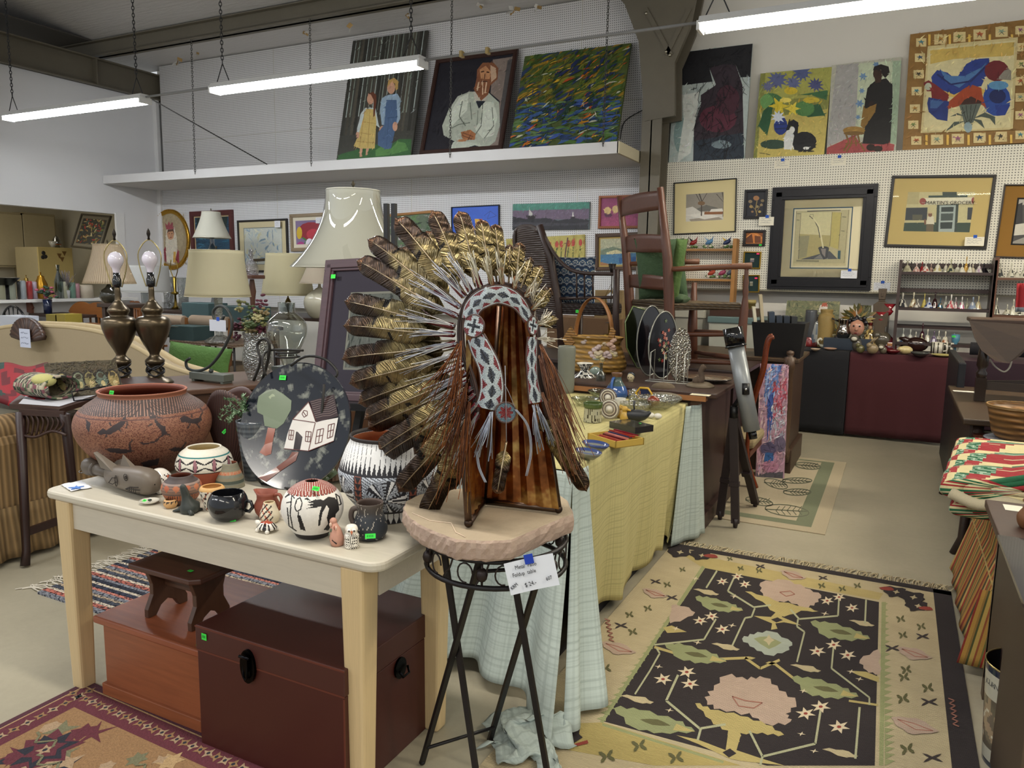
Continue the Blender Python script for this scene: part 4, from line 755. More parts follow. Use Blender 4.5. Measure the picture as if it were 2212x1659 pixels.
P=stand(800,1168,TZ,22);t,s_,a0=pot('smoke_fired_mug','dark blue grey smoke fired clay mug at the table corner','mug',800,1170,[(0,0),(24,0),(34,10),(37,26),(32,46),(27,60),(29,78),(27,80),(24,76),(24,58),(28,30),(0,8)],lambda s_,h,px,py,f,d:'#4c3c34' if f>.6 else(mixc('#2c3138','#5a5048',max(0,min(1,(h-50)/30)))if math.sin(s_*1.7)*math.sin(h*2.1+s_)<.8 else '#b0a89c'),n=100,k=6)
b=B('#5a4e48');b.tube(smoothp([(22*s_,0,66*s_),(38*s_,0,62*s_),(42*s_,0,44*s_),(34*s_,0,26*s_)]),6*s_,8);b.build('handle','clay',t,rz=a0-pi/2-.3)
sticker(t,pY(800,1158,t.location.y-.068),.03,.014)
P=stand(728,1180,TZ,8);s_=S(P);t=T('storyteller_figurine','pink clay figurine crowded with tiny children, between the flute player pot and the owl','figurine',P)
b=B('#c79480');b.tube([(2*s_,0,0),(0,0,14*s_),(-4*s_,0,34*s_),(-9*s_,0,50*s_)],[13*s_,16*s_,12*s_,6*s_],12);b.ball((-9*s_,0,52*s_),8*s_,10,6);b.build('seated_body','clay',t)
b=B('#a86a54');r=random.Random(4)
for i in range(11):x,z_=r.uniform(-13,11),r.uniform(8,50);b.ball((x*s_*.8-2*s_,-(12-abs(x)*.3)*s_,z_*s_),(3.6*s_,3*s_,5*s_),7,5,c=['#a86a54','#c79480','#5c6a54','#d8b8a4'][i%4])
b.build('small_children','clay',t);b=B('#2a2020');b.bar((0,-15.5*s_,16*s_),(10*s_,-13*s_,8*s_),2*s_);b.build('painted_mouth','matte',t)
P=stand(760,1186,TZ,10);s_=S(P);t=T('owl_figurine','small white clay owl figurine with black scale pattern at the table edge','figurine',P)
b=B();b.lathe([(0,0),(14*s_,0),(16*s_,12*s_),(16*s_,28*s_),(13*s_,34*s_),(14*s_,42*s_),(10*s_,50*s_),(0,53*s_)],48,sy=.85,col=lambda u,z_,i:hx('#ece6da'))
b2=B();b2.lathe(prof([(0,0),(14*s_,0),(16*s_,12*s_),(16*s_,28*s_),(12.5*s_,35*s_),(14*s_,42*s_),(10*s_,50*s_),(0,53*s_)],6),64,sy=.9,col=lambda u,z_,i:hx('#26211f' if(abs(math.sin(u*64+z_/s_*.55))<.28 or abs(math.sin(u*64-z_/s_*.55))<.28)and z_<34*s_ else '#ece6da'));b2.build('body','gloss',t,rz=.3)
b=B('#d9a070');d_=(EYE-P).normalized();d_.z=0;d_.normalize();sd=V((0,0,1)).cross(d_)
for q_ in(-1,1):b.ball(d_*13*s_+sd*(q_*5.5*s_)+V((0,0,42*s_)),4.5*s_,10,6,c='#f3eee4');b.ball(d_*16.3*s_+sd*(q_*5.5*s_)+V((0,0,42*s_)),2.4*s_,8,5,c='#2a1c18')
b.tube([d_*14*s_+V((0,0,40*s_)),d_*19*s_+V((0,0,35*s_))],[3*s_,.6*s_],6,c='#b8623c');b.build('face','gloss',t)
ZW=[random.Random(8).uniform(0,1)for _ in range(60)]
def bw(s_,h,px,py,f,d):
 if f>.66:return '#b06a44'
 if h>176:return '#2a2424'
 if h>118:
  q_=((s_+((176-h)*.12))/10.5)%1;e=.42*min(1,(h-117)/22)
  return '#ebebea' if abs(q_-.5)<e+.03 else '#26252b'
 if h>113:return '#26252b'
 if h<30:return '#26252b' if abs(((s_/12)%1)-.5)>.42*min(1,h/14)or h>27 else '#e8e8e6'
 u=(s_+0)%118
 if 44<u<64:
  if u<46 or u>62:return '#26252b'
  q_=(h/14)%1;return '#26252b' if abs(u-54)<8.5*q_ else '#9c5a48'
 du=min(abs(u-110),abs(u+8));cx_=u-113 if u>60 else u+5;a=math.atan2(h-62,cx_);rr_=math.hypot(cx_,h-62)
 ray_=(a*18/(2*pi))%1;sec=int(a*18/(2*pi))%3
 if rr_<46:
  if sec==0:return '#efefee' if .25<ray_<.75 and rr_>6 else '#2b2a30'
  if sec==1:return '#2b2a30' if int(rr_/3.5)%2 or ray_<.3 else '#b8bfc8'
  return '#c3c8d0' if int(a*110)%2 else '#6c717c'
 return '#34343a' if(h*1.1+cx_*.6)%7<2 else '#aeb6c2' if int(s_*.9)%2 else '#d2d8e0'
pot('painted_pottery_jar','large white jar with fine black feather starbursts and a rust triangle column','pot',838,1130,[(0,0),(48,0),(54,6),(60,20),(92,62),(103,98),(101,116),(88,152),(78,172),(79,182),(76,184),(73,178),(76,165),(90,140),(94,100),(84,60),(40,18),(0,12)],bw,n=420,k=16,rb=44)
# whale carving on a beaded mat
P=pZ(180,1022,TZ);Q=pZ(345,1072,TZ);
t=T('beaded_mat','dark brown beaded mat under the whale carving','mat',(P+Q)/2+V((0,.06,0)));u=(Q-P).normalized();v=V((-u.y,u.x,0));L_=(Q-P).length/2
b=B('#41251f');r=random.Random(3)
b.prism([(a.x,a.y)for a in(u*-L_-v*.045,u*L_-v*.045,u*L_+v*.07,u*-L_*.9+v*.07)],0,.004)
for i in range(26):
 for j in range(9):p=u*(-L_+2*L_*(i+.5+.3*(j%2))/26.5)+v*(-.042+.0135*j);b.ball((p.x,p.y,.006),(.0065,.005,.004),6,4,c=['#5a342c','#33201c','#6a4034'][(i+j)%3])
b.tube(smoothp([u*-L_+V((0,0,.005)),u*-L_-v*.05+V((-.02,0,.006)),u*-L_-v*.075+V((.01,.0,.005)),u*-L_-v*.055+V((.05,0,.005))]),.0018,5,c='#2a1c18');b.build('woven_mat','gloss',t)
P=pZ(184,1036,TZ+.008);Q=pZ(320,1074,TZ+.008);u=(Q-P).normalized();up=V((0,0,1));v=up.cross(u);L_=(Q-P).length
t=T('whale_carving','grey brown carved wooden whale with a toothed grin lying on the beaded mat','carving',P+v*.012)
WC='#6b6156';b=B(WC)
def sec(x,w_,h_,zc,n=14,sq=2.6):
 out=[]
 for i in range(n):
  a=2*pi*i/n;ca,sa=cos(a),sin(a);out.append(u*x+v*(w_*math.copysign(abs(ca)**(2/sq),ca))+up*(zc+h_*math.copysign(abs(sa)**(2/sq),sa)))
 return out
secs=[(.34*L_,.012,.02,.05),(.4*L_,.03,.034,.044),(.5*L_,.036,.04,.044),(.65*L_,.042,.043,.046),(.8*L_,.044,.046,.049),(.92*L_,.044,.046,.05),(1.0*L_,.04,.042,.048),(1.05*L_,.028,.03,.046),(1.06*L_,.002,.002,.046)]
vs=[p for q_ in secs for p in sec(*q_)];b.add(vs,[(i*14+j,i*14+(j+1)%14,(i+1)*14+(j+1)%14,(i+1)*14+j)for i in range(len(secs)-1)for j in range(14)]+[tuple(range(14))],smooth=True);b.build('body','satin',t)
b=B('#5f564c');b.tube([u*(.4*L_)+up*.045,u*(.22*L_)+up*.046,u*(.14*L_)+up*.047],[.02,.021,.022],12);b.tube([u*(.15*L_)+up*.047,u*(.12*L_)+up*.047],[.026,.026],12);b.tube([u*(.13*L_)+up*.047,u*(.02*L_)+up*.05,u*(-.03*L_)+up*.05],[(.022,.028),(.03,.034),(.02,.026)],10);b.build('tail_handle','satin',t)
b=B('#5f564c')
for sg in(-1,):b.prism([(0,0),(.07,.0),(.02,.055)],-.006,.006,'y');
b=B('#6a6054');b.add([u*(.36*L_)-v*.03+up*.07,u*(.56*L_)-v*.034+up*.07,u*(.3*L_)-v*.04+up*.125,u*(.36*L_)+v*.0+up*.07,u*(.56*L_)+v*.0+up*.075,u*(.31*L_)-v*.028+up*.128],[(0,1,2),(3,5,4),(0,2,5,3),(1,4,5,2),(0,3,4,1)],smooth=False)
b.add([u*(.58*L_)-v*.01+up*.08,u*(.76*L_)-v*.01+up*.085,u*(.6*L_)-v*.0+up*.128,u*(.58*L_)+v*.012+up*.08,u*(.76*L_)+v*.012+up*.085],[(0,1,2),(3,2,4),(0,2,3),(1,4,2),(0,3,4,1)],smooth=False)
b.add([u*(.34*L_)+v*.03+up*.07,u*(.5*L_)+v*.034+up*.07,u*(.42*L_)+v*.05+up*.118,u*(.36*L_)+v*.01+up*.07,u*(.5*L_)+v*.01+up*.07],[(0,2,1),(3,4,2),(0,3,2),(1,2,4),(0,1,4,3)],smooth=False);b.build('fin','satin',t)
b=B('#2c2622');f_=lambda x,z_:u*(x*L_)-v*(.0445 if x<.97 else .041)+up*z_
for s__ in([(.8,.024),(.86,.034),(.98,.04)],[(.8,.024),(.9,.018),(1.0,.022)],[(.82,.026),(.9,.028),(1.,.032)],[(.54,.03),(.6,.052),(.66,.055)],[(.54,.03),(.6,.028),(.66,.04)]):
 b.tube([f_(*q_)for q_ in s__],.0014,5)
for x in(.86,.89,.92,.95):b.tube([f_(x,.02),f_(x,.035)],.001,4)
b.tube([f_(.81+.028*cos(a),.066+.012*sin(a))for a in[i*pi/5 for i in range(10)]],.0012,4,closed=True);b.tube([f_(.81+.012*cos(a),.066+.005*sin(a))for a in[i*pi/4 for i in range(8)]],.0015,4,closed=True)
b.tube([f_(.66+.018*cos(a),.044+.02*sin(a))for a in[i*pi/5 for i in range(10)]],.0014,4,closed=True);b.build('carved_lines','matte',t)
P=pZ(165,1052,TZ);t=T('paper_note','crumpled white paper with blue tape lying at the end of the beaded mat','paper',P)
b=B('#dfe0e4');b.grid(lambda a,c_:(-.06+.12*a,-.035+.07*c_,.002+.004*abs(sin(a*9+c_*5))),8,5);b.build('sheet','paper',t,rz=-.3);b=B('#5a86d0');b.prism(star(0.03,-.02,.026,.008,5),.006,.009);b.build('tape','paper',t)
P=stand(346,1065,TZ,12);s_=S(P);t=T('effigy_pot','round white effigy pot with rust and black triangles beside the whale nose','figurine',P)
b=B();b.lathe(prof([(0,2*s_),(14*s_,3*s_),(25*s_,20*s_),(24*s_,36*s_),(12*s_,49*s_),(0,52*s_)],5),60,col=lambda u_,z_,i:hx('#2a2020' if(u_*14+z_/s_*.06)%1<.18 and 12<z_/s_<42 else '#a8543c' if(u_*7)%1<.35 and 18<z_/s_<40 else '#e4dfd6'));b.build('body','gloss',t)
b=B('#e4dfd6');b.ball((17*s_,-14*s_,10*s_),(10*s_,9*s_,10*s_),10,7);b.ball((-4*s_,-18*s_,5*s_),(6*s_,7*s_,5*s_),8,5);b.tube([(18*s_,-16*s_,16*s_),(22*s_,-22*s_,22*s_)],[5*s_,2*s_],7);b.build('head_and_feet','gloss',t)
P=stand(324,1090,TZ,8);s_=S(P);t=T('trinket_dish','tiny white trinket dish holding a green stone, at the table edge','dish',P);b=B('#d8d2c4');dish(b,21*s_,8*s_,.4);b.build('dish','gloss',t);b=B('#1f2c24');b.ball((0,0,8*s_),(5*s_,4*s_,3*s_),8,5);b.build('stone_inlay','gloss',t);sticker(t,P+V((-.004,-.016,.013)),.016,.01,n=(0,-.5,1))
pot('miniature_bowl','miniature ochre bowl with a black zigzag, next to the trinket dish','bowl',369,1099,[(0,0),(8,0),(14,7),(14,15),(11,19),(9,18),(11,12),(0,4)],lambda s_,h,px,py,f,d:'#8c6a3c' if f>.6 else('#2c2420' if 11<h<16 and(s_/9)%1<(h-11)/6 else '#cda06a'),n=48,k=4)
P=stand(405,1110,TZ,8);s_=S(P);t=T('seal_figurine','dark green black stone seal figurine with raised head','figurine',P)
b=B('#2e332f');b.tube(smoothp([(2*s_,10*s_,4*s_),(2*s_,4*s_,14*s_),(0,0,30*s_),(-2*s_,-3*s_,46*s_),(-3*s_,-6*s_,58*s_),(-3*s_,-9*s_,64*s_)]),[x_*s_ for x_ in(18,20,21,22,21,19,16,13.5,11.5,10,9,8.5,8.5,8,7.5,7,6.5,6,5,3.5,2)[:21]],14)
for sg,l in((-1,30),(1,26)):b.tube([(sg*8*s_,-3*s_,12*s_),(sg*20*s_,-7*s_,5*s_),(sg*l*s_,-10*s_,2.5*s_)],[8*s_,(6*s_,4*s_),(5*s_,2*s_)],8)
b.tube([(4*s_,14*s_,5*s_),(14*s_,28*s_,3*s_)],[(9*s_,5*s_),(7*s_,2*s_)],8);b.build('body','satin',t)
# frog and stump in front of the plate
P=stand(670,1044,TZ,8);s_=S(P);t=T('frog_figurine','green ceramic frog beside a brown tree stump, in front of the house plate','figurine',P+V((.02,.03,0)))
b=B('#55634a');b.tube([(-12*s_,-4*s_,16*s_),(4*s_,0,22*s_),(24*s_,6*s_,24*s_),(34*s_,8*s_,14*s_)],[(10*s_,9*s_),(17*s_,14*s_),(18*s_,16*s_),(10*s_,10*s_)],12);b.ball((-14*s_,-3*s_,20*s_),(12*s_,11*s_,9*s_));b.ball((-16*s_,-9*s_,29*s_),5*s_);b.ball((-8*s_,5*s_,29*s_),5*s_);b.tube([(2*s_,-10*s_,14*s_),(-4*s_,-14*s_,4*s_),(-12*s_,-16*s_,1.5*s_)],[5*s_,4*s_,3*s_],8);b.tube([(28*s_,-6*s_,16*s_),(20*s_,-14*s_,6*s_),(10*s_,-16*s_,2*s_)],[8*s_,5*s_,3*s_],8);b.build('frog_body','gloss',t)
b=B('#1c1c18');b.ball((-18*s_,-13*s_,30*s_),2.6*s_,8,5);b.build('eye','gloss',t)
b=B('#5c4433');rs=[16+2*sin(i*2.7)for i in range(22)];vs=[]
for z_ in(0,1,40,58):vs+=[(14*s_+rs[i]*s_*cos(2*pi*i/22)*(1.05 if z_<2 else 1),22*s_+rs[i]*s_*sin(2*pi*i/22)*.8,z_*s_)for i in range(22)]
b.add(vs,[(q_*22+i,q_*22+(i+1)%22,q_*22+22+(i+1)%22,q_*22+22+i)for q_ in range(3)for i in range(22)],smooth=False);b.add([vs[66+i]for i in range(22)],[tuple(range(22))],cols=['#7a6048'],smooth=False);b.build('tree_stump','woodz',t)
# house plate on its iron stand
PB=pZ(628,1062,TZ);nrm=V((.3,-.88,.34)).normalized();ctr=pY(637,918,PB.y+.085);s_=S(ctr);uu=V((0,0,1)).cross(nrm).normalized()*1.0;vv=nrm.cross(uu)
if uu.x<0:uu=-uu;vv=-vv
if vv.z<0:vv=-vv
t=T('decorative_plate','large dark oval plate painted with a white house and a green tree','plate',ctr);RX,RY=124*s_,139*s_
def onp(px,py,h=0):p=pP(px,py,ctr,nrm)-ctr;a,c_=p.dot(uu),p.dot(vv);return uu*a+vv*c_+nrm*(h-.012*(1-min(1,(a/RX)**2+(c_/RY)**2)))
b=B('#1b1e26');N_=120;M_=56;pr_=random.Random(9)
cl=[];vs=[];fs=[]
for i in range(M_+1):
 f=i/M_
 for k in range(N_):a=2*pi*k/N_;vs.append(uu*(RX*f*cos(a))+vv*(RY*f*sin(a))+nrm*(-.012*(1-f*f)))
from mathutils import noise as MN
for i in range(M_):
 for k in range(N_):
  fs.append((i*N_+k,i*N_+(k+1)%N_,(i+1)*N_+(k+1)%N_,(i+1)*N_+k));p=vs[fs[-1][2]];q_=MN.fractal(p*22,1,2,5);cl.append(mixc('#161a24','#8c8f86',max(0,min(.75,q_*1.7-.25)))if i<M_-1 else hx('#14151a'))
b.add(vs,fs,cl,True);b.add([p-nrm*.012 for p in vs[-N_:]]+[V(uu*(RX*.6*cos(2*pi*k/N_))+vv*(RY*.6*sin(2*pi*k/N_)))-nrm*.022 for k in range(N_)]+vs[-N_:],[(k,N_+k,N_+(k+1)%N_,(k+1)%N_)for k in range(N_)]+[(k,(k+1)%N_,2*N_+(k+1)%N_,2*N_+k)for k in range(N_)],smooth=True);b.build('plate','gloss',t)
CP=(480,740,3.457);b=B();lay=.0012
for c_,pl in[('#74806a',[(255,470),(270,400),(330,355),(390,345),(450,380),(510,430),(505,500),(450,600),(400,640),(310,620),(300,540),(260,520)]),('#9aa489',[(300,440),(370,380),(450,420),(480,480),(430,540),(340,500)]),('#8a4630',[(335,632),(390,640),(370,740),(360,830),(320,845),(275,820),(310,760)]),('#6e3a2c',[(515,815),(565,815),(545,880),(430,960),(330,1040),(270,1010),(400,930),(490,860)]),('#d9d5d0',[(520,570),(640,440),(690,590),(865,560),(830,735),(640,808),(455,790),(480,680)]),('#3a2a2c',[(648,435),(835,385),(865,550),(700,592)]),('#2a2022',[(545,662),(600,672),(575,805),(525,800)])]:
 b.add([onp(CP[0]+x/CP[2],CP[1]+y/CP[2],lay)for x,y in pl],[tuple(range(len(pl)))],cols=[c_],smooth=False);lay+=.0004
for l in([(520,570),(690,595),(640,808)],[(640,440),(700,592)],[(455,790),(640,808),(830,735)],[(520,570),(640,440)],[(495,650),(530,655),(520,725),(490,720),(495,650)],[(620,660),(660,665),(650,740),(615,735),(620,660)],[(705,650),(755,640),(740,740),(690,755),(705,650)],[(790,615),(838,602),(822,700),(782,715),(790,615)],[(730,645),(715,748)],[(698,700),(748,690)],[(814,608),(802,708)],[(786,662),(830,650)],[(512,655),(505,722)],[(492,688),(526,690)],[(640,662),(632,738)],[(617,700),(655,702)],[(590,530),(605,503),(630,510),(630,540),(605,555),(590,530)],[(597,512),(622,545)]):
 for q_ in stroke(l,5):b.add([onp(CP[0]+x/CP[2],CP[1]+y/CP[2],lay+.0004)for x,y in q_],[(0,1,2,3)],cols=['#5c2a26'],smooth=False)
for i in range(9):
 y=430+i*15;x0=655+i*4
 for q_ in stroke([(x0,y+12),(x0+60,y-4),(x0+120,y-8),(x0+170,y-30)],3):b.add([onp(CP[0]+x/CP[2],CP[1]+y_/CP[2],lay+.0004)for x,y_ in q_],[(0,1,2,3)],cols=['#8c7a76'],smooth=False)
b.build('painted_scene','gloss',t);sticker(t,ctr+onp(611,816,.004),.026,.018,n=tuple(nrm))
t2=T('plate_stand','black wrought iron stand with curled arms holding the house plate','plate stand',(ctr.x,ctr.y,TZ));b=B('#23211f');w3=lambda px,py,dy:pY(px,py,ctr.y+dy)-t2.location
b.tube(smoothp([w3(548,822,-.0),w3(562,780,.0),(w3(556,745,.01)),w3(570,732,.01),w3(582,745,.01),w3(576,790,.02),w3(556,850,.03)]),.0055,8);b.tube(smoothp([w3(574,812,-.01),w3(567,780,-.01),w3(582,757,.02),w3(655,757,.05)]),.0045,8)
b.tube(smoothp([w3(628,790,.03),w3(660,770,.05),w3(700,775,.05),w3(727,800,.04),w3(725,815,.03)]),.005,8);b.tube([w3(556,850,.03),w3(590,950,.05),V((-.02,.05,.006))],.005,8);b.tube([V((-.1,-.075,.006)),V((.1,-.075,.006))],.005,6);b.tube([V((-.1,-.095,.03)),V((-.1,-.075,.006)),V((-.02,.09,.006)),V((.02,.09,.006)),V((.1,-.075,.006)),V((.1,-.095,.03))],.005,6);b.tube([V((.02,.05,.006)),w3(690,960,.06),w3(700,830,.05)],.005,6);b.build('wire_frame','iron',t2)
# striped planter with a trailing succulent
P=stand(549,1040,TZ,20);s_=S(P);t=T('potted_plant','tall grey striped planter with leafy green sprigs, half hidden by the house plate','potted plant',P)
b=B();b.lathe([(0,0),(20*s_,0),(34*s_,130*s_),(31*s_,130*s_),(19*s_,8*s_),(0,8*s_)],28,col=lambda u_,z_,i:hx('#454b52')if i else hx('#454b52'))
b=B();pts_=[(20*s_+14*s_*i/24,130*s_*i/24)for i in range(25)];b.lathe([(0,0)]+pts_+[(30*s_,128*s_),(18*s_,8*s_),(0,8*s_)],28,col=lambda u_,z_,i:hx('#5f666c' if i%2 else '#474d54'));b.build('planter','gloss',t)
b=B('#5f7a5c');r=random.Random(12)
for k_ in range(16):
 a=pY(530+r.uniform(-8,8),905,P.y)-P;e=pY(r.choice([475,485,495,505,520,525,530,535]),r.uniform(845,925),P.y-.03+r.uniform(-.03,.03))-P;mpt=(a+e)/2+V((0,0,.03));sp=smoothp([a,mpt,e],5);b.tube(sp,.0014,4,c='#5a6e4a')
 for q_ in sp[2:]:
  for _ in range(3):d=V((r.uniform(-1,1),r.uniform(-1,1),r.uniform(-.6,1)))*.011;b.add([q_,q_+d*.5+V((.005,0,.002)),q_+d*1.3,q_+d*.5-V((.005,0,.002))],[(0,1,2,3)],cols=[['#6d8a66','#4f6b4a','#86a07c'][r.randrange(3)]],smooth=False)
b.build('foliage','leaf',t)
P=stand(500,1010,TZ,30);s_=S(P);t=T('shell_basket','dark brown ribbed fan shell vase standing behind the cream jar','vase',P+V((0,.02,0)))
b=B('#4a302a');n_=40;vs=[];H_=165*s_
b.grid(lambda a,c_:((a-.5)*2*(20+48*sin(min(1,c_*1.05)*pi/1.75))*s_*sin(pi*.5),-.02-.035*cos((a-.5)*pi)+.004*sin(a*n_*pi),H_*(c_-(.25*(abs(a-.5)*2)**2)*c_)),80,14,col=lambda a,c_:hx(['#5a3c34','#3c2622'][int(a*40)%2]));b.grid(lambda a,c_:((a-.5)*2*(20+48*sin(min(1,c_*1.05)*pi/1.75))*s_,.02+.035*cos((a-.5)*pi),H_*(c_-(.25*(abs(a-.5)*2)**2)*c_)),40,14);b.build('ribbed_shell','satin',t,solid=.003);sticker(t,pY(485,932,P.y-.04),.02,.012,tilt=.8)
# ------------------------------------------------------------------ chests, step stool, rugs
t=T('storage_chest','large dark red lacquered chest with a black latch under the pale table','chest',(-1.635,1.86,0))
b=B('#431a14');b.box(-.3,-.25,0,.3,.27,.335);b.build('body','satin',t,bevel=.003)
b=B('#45201a');b.box(-.303,-.253,.338,.303,.273,.42);b.build('lid','satin',t,bevel=.003)
b=B('#5e2c20');b.box(-.3,-.252,.333,.3,-.249,.34);b.box(-.303,-.2545,.414,.303,-.252,.419);b.box(.296,-.252,0,.301,-.249,.33);b.build('edge_line','satin',t)
b=B('#17171a');b.prism(ell(-.07,.34,.03,.055,n=24),-.262,-.252,'y');b.box(-.082,-.272,.33,-.058,-.26,.37);b.tube([(-.09+.0,-.272,.375),(-.05,-.272,.375)],.005,8)
b.tube([(-.078,-.268,.37),(-.078,-.27,.31),(-.07,-.27,.298),(-.062,-.27,.31),(-.062,-.268,.37)],.0035,6);b.build('latch','metal',t)
b=B('#17171a');b.prism(ell(.02,.3,.03,.035,n=20),.301,.308,'x');b.tube([(.315,-.0,.3),(.325,.005,.28),(.325,.04,.28),(.315,.045,.3)],.004,6);b.build('side_handle','metal',t)
sticker(t,(-1.895,1.606,.39),.022,.022,n=(0,-1,0))
t=T('pine_chest','orange brown pine chest with a plinth base, under the step stool','chest',(-2.235,1.86,0))
b=B('#8a4e2f');b.box(-.245,-.2,0,.245,.25,.285);b.box(-.255,-.212,0,.255,.26,.05);b.build('body','wood',t,bevel=.003)
b=B('#8c4c30');b.box(-.265,-.225,.285,.28,.27,.312);b.build('lid','wood',t,bevel=.006);sticker(t,(-1.985,1.66,.3125),.022,.012,n=(0,0,1))
t=T('step_stool','small dark pine step stool with scalloped ends standing on the pine chest','stool',(-2.205,1.80,.3125),rz=.0)
b=B('#4a2a1e');pts=[(-.17,-.105),(.14,-.105),(.17,-.08),(.17,.09),(-.17,.09)];b.prism(pts,.178,.2);b.build('seat','wood',t,bevel=.006)
for x in(-.11,.11):
 b=B('#4c3122');pr_=[(-.085,0),(-.05,0),(-.03,.03),(0,.045),(.03,.03),(.05,0),(.085,0),(.085,.03),(.06,.08),(.06,.12),(.08,.178),(-.08,.178),(-.06,.12),(-.06,.08),(-.085,.03)]
 b.prism(pr_,x-.01,x+.01,'x');b.build('end_panel','woodz',t,bevel=.002)
b=B('#4c3122');b.box(-.1,-.01,.1,.1,.01,.145);b.build('stretcher','wood',t);sticker(t,(-2.12,1.75,.5135),.02,.014,n=(0,0,1))
# oriental rug cut by the frame
def rugpoly(b,Z0,lay,c,pts):b.add([tuple(pZ(x,y,Z0)+V((0,0,lay)))for x,y in pts],[tuple(range(len(pts)))],cols=[c],smooth=False)
b=B('#4a2530');P0,P1=pZ(130,1510,0),pZ(0,1590,0);d=(P0-P1).normalized();e=V((d.y,-d.x,0))
ct=V((-2.38,1.72,0));ax=V((.93,.0,0));
R0=V((-2.62,1.68,0));UX=V((1.25,-.03,0));UY=V((.02,-1.5,0));G=lambda a,c_,h=0:tuple(R0+UX*a+UY*c_+V((0,0,.008+h)))
b.add([G(0,0,-.007),G(1,0,-.007),G(1,1,-.007),G(0,1,-.007),G(0,0),G(1,0),G(1,1),G(0,1)],[(3,2,1,0),(4,5,6,7),(0,1,5,4),(3,0,4,7),(1,2,6,5)],smooth=False)
OC={'o':'#8a6a48','g':'#6c6a50','r':'#5a2630','n':'#23242e','p':'#9c8468','c':'#a88c64'}
def gp(c,pts,h):b.add([G(x,y,h)for x,y in pts],[tuple(range(len(pts)))],cols=[OC[c]],smooth=False)
gp('c',[(.02,.02),(.98,.02),(.98,.98),(.02,.98)],.0004);gp('r',[(.025,.024),(.975,.024),(.975,.976),(.025,.976)],.0008);gp('o',[(.1,.09),(.9,.09),(.9,.91),(.1,.91)],.0012)
r=random.Random(14)
for i in range(34):
 for x,y in((.06,.03+i*.03),(.03+i*.03,.055)):gp('p' if i%2 else 'o',star(x,y,.018,.008,4,i),.0016);gp('n',ell(x,y,.005,n=6),.002)
for i in range(190):
 x,y=r.uniform(.12,.88),r.uniform(.1,.9);k_='gggpprrcnn'[r.randrange(10)];gp(k_,star(x,y,r.uniform(.015,.055),r.uniform(.008,.026),r.choice([4,5,6]),r.uniform(0,2)),.0016+.0003*i/190)
for x,y in((.22,.22),(.5,.3),(.75,.2),(.3,.5)):
 gp('r',star(x,y,.085,.055,8),.002);gp('n',star(x,y,.07,.04,7),.0023);gp('r',star(x,y,.045,.028,6),.0026);gp('p',star(x,y,.022,.01,5),.0029);gp('n',ell(x,y,.006,n=6),.0032)
for i in range(80):
 x,y=r.uniform(.12,.85),r.uniform(.11,.85);a=r.uniform(0,6);l=[(x+.02*q_,y+.014*sin(q_*1.8+a))for q_ in range(6)]
 for q_ in stroke(l,.006):gp('pcg'[i%3],q_,.0034+.000004*i)
b.build('oriental_rug','pile',label='red bordered oriental rug with brown field in front of the chests',cat='rug')
# rag runner behind the table legs
t=T('rag_runner','woven rag runner in navy, pink and cream with knotted fringe, seen under the table','rug',(-3.35,2.42,0),rz=0)
b=B('#9a8c84')
cols_=['#8d94a6','#c4746a','#e6ddd0','#4a5266','#c9b9a6','#8d94a6','#d98c80','#39405a','#e6ddd0','#2c3348']
for i in range(30):b.box(-.22,-.35+.7*i/30,0,.74,-.35+.7*(i+1)/30,.012+.003*(i%2),c=cols_[i%10])
b.build('woven_strips','ragrug',t);b=B('#c9c2b2');r=random.Random(2)
for i in range(30):
 y=-.34+.68*i/29
 for q_ in range(2):b.tube(smoothp([(-.22,y,.01),(-.27,y+r.uniform(-.01,.01),.008),(-.31,y+r.uniform(-.03,.03),.005),(-.34+r.uniform(-.02,.02),y+r.uniform(-.04,.04),.004)],3),.003,4)
b.build('fringe','fabric',t)
# ------------------------------------------------------------------ folding patio stand, flagstone, headdress sculpture
SC=V((-1.0,1.9,0));t=T('folding_patio_table','small black wrought iron folding plant table carrying a flagstone slab','side table',SC)
lc=lambda P:V(P)-SC
b=B('#1f1d1f')
for z_,r_ in((.79,.205),(.715,.205)):b.tube([(r_*cos(a),r_*sin(a),z_)for a in[2*pi*i/40 for i in range(40)]],.0075,6,closed=True)
b.build('rim_ring','iron',t)
b=B('#2a211f')
for i in range(12):
 a=2*pi*i/12+.1;f_=lambda u_,z_:(.205*cos(a+u_),.205*sin(a+u_),z_)
 b.tube([f_(.11*cos(q_)-.04,.752+.028*sin(q_))for q_ in[k_*2*pi/14 for k_ in range(12)]],.0025,5)
 b.tube(smoothp([f_(.1,.715),f_(.17,.74),f_(.24,.755),f_(.3,.79)],3),.0028,5)
 if i%2:b.ball(f_(.2,.752),(.017,.017,.02),8,6);b.tube([f_(.2,.715),f_(.2,.79)],.0035,5)
b.build('scrollwork','iron',t)
foot={'a':pZ(912,1652,0),'d':pZ(1058,1603,0),'b':pZ(1038,1740,0),'c':pZ(1190,1720,0)}
top={'a':pZ(1035,1235,.74),'d':pZ(1175,1225,.74),'b':pZ(956,1190,.74),'c':pZ(1098,1200,.74)}
for k_ in 'abcd':b=B('#221f20');b.bar(lc(foot[k_])+V((0,0,.008)),lc(top[k_])+V((0,0,.03)),.017,.011);b.ball(lc(foot[k_])+V((0,0,.009)),(.011,.011,.009),8,5);b.build('leg','iron',t)
for p_,q_ in(('a','d'),('b','c')):
 b=B('#221f20');k_=.1;b.tube([lc(foot[p_].lerp(top[p_],k_)),lc(foot[q_].lerp(top[q_],k_))],.0055,6);b.build('crossbar','iron',t);b=B('#221f20');b.tube([lc(top[p_]),lc(top[q_])],.0055,6);b.build('crossbar','iron',t)
zf=.798
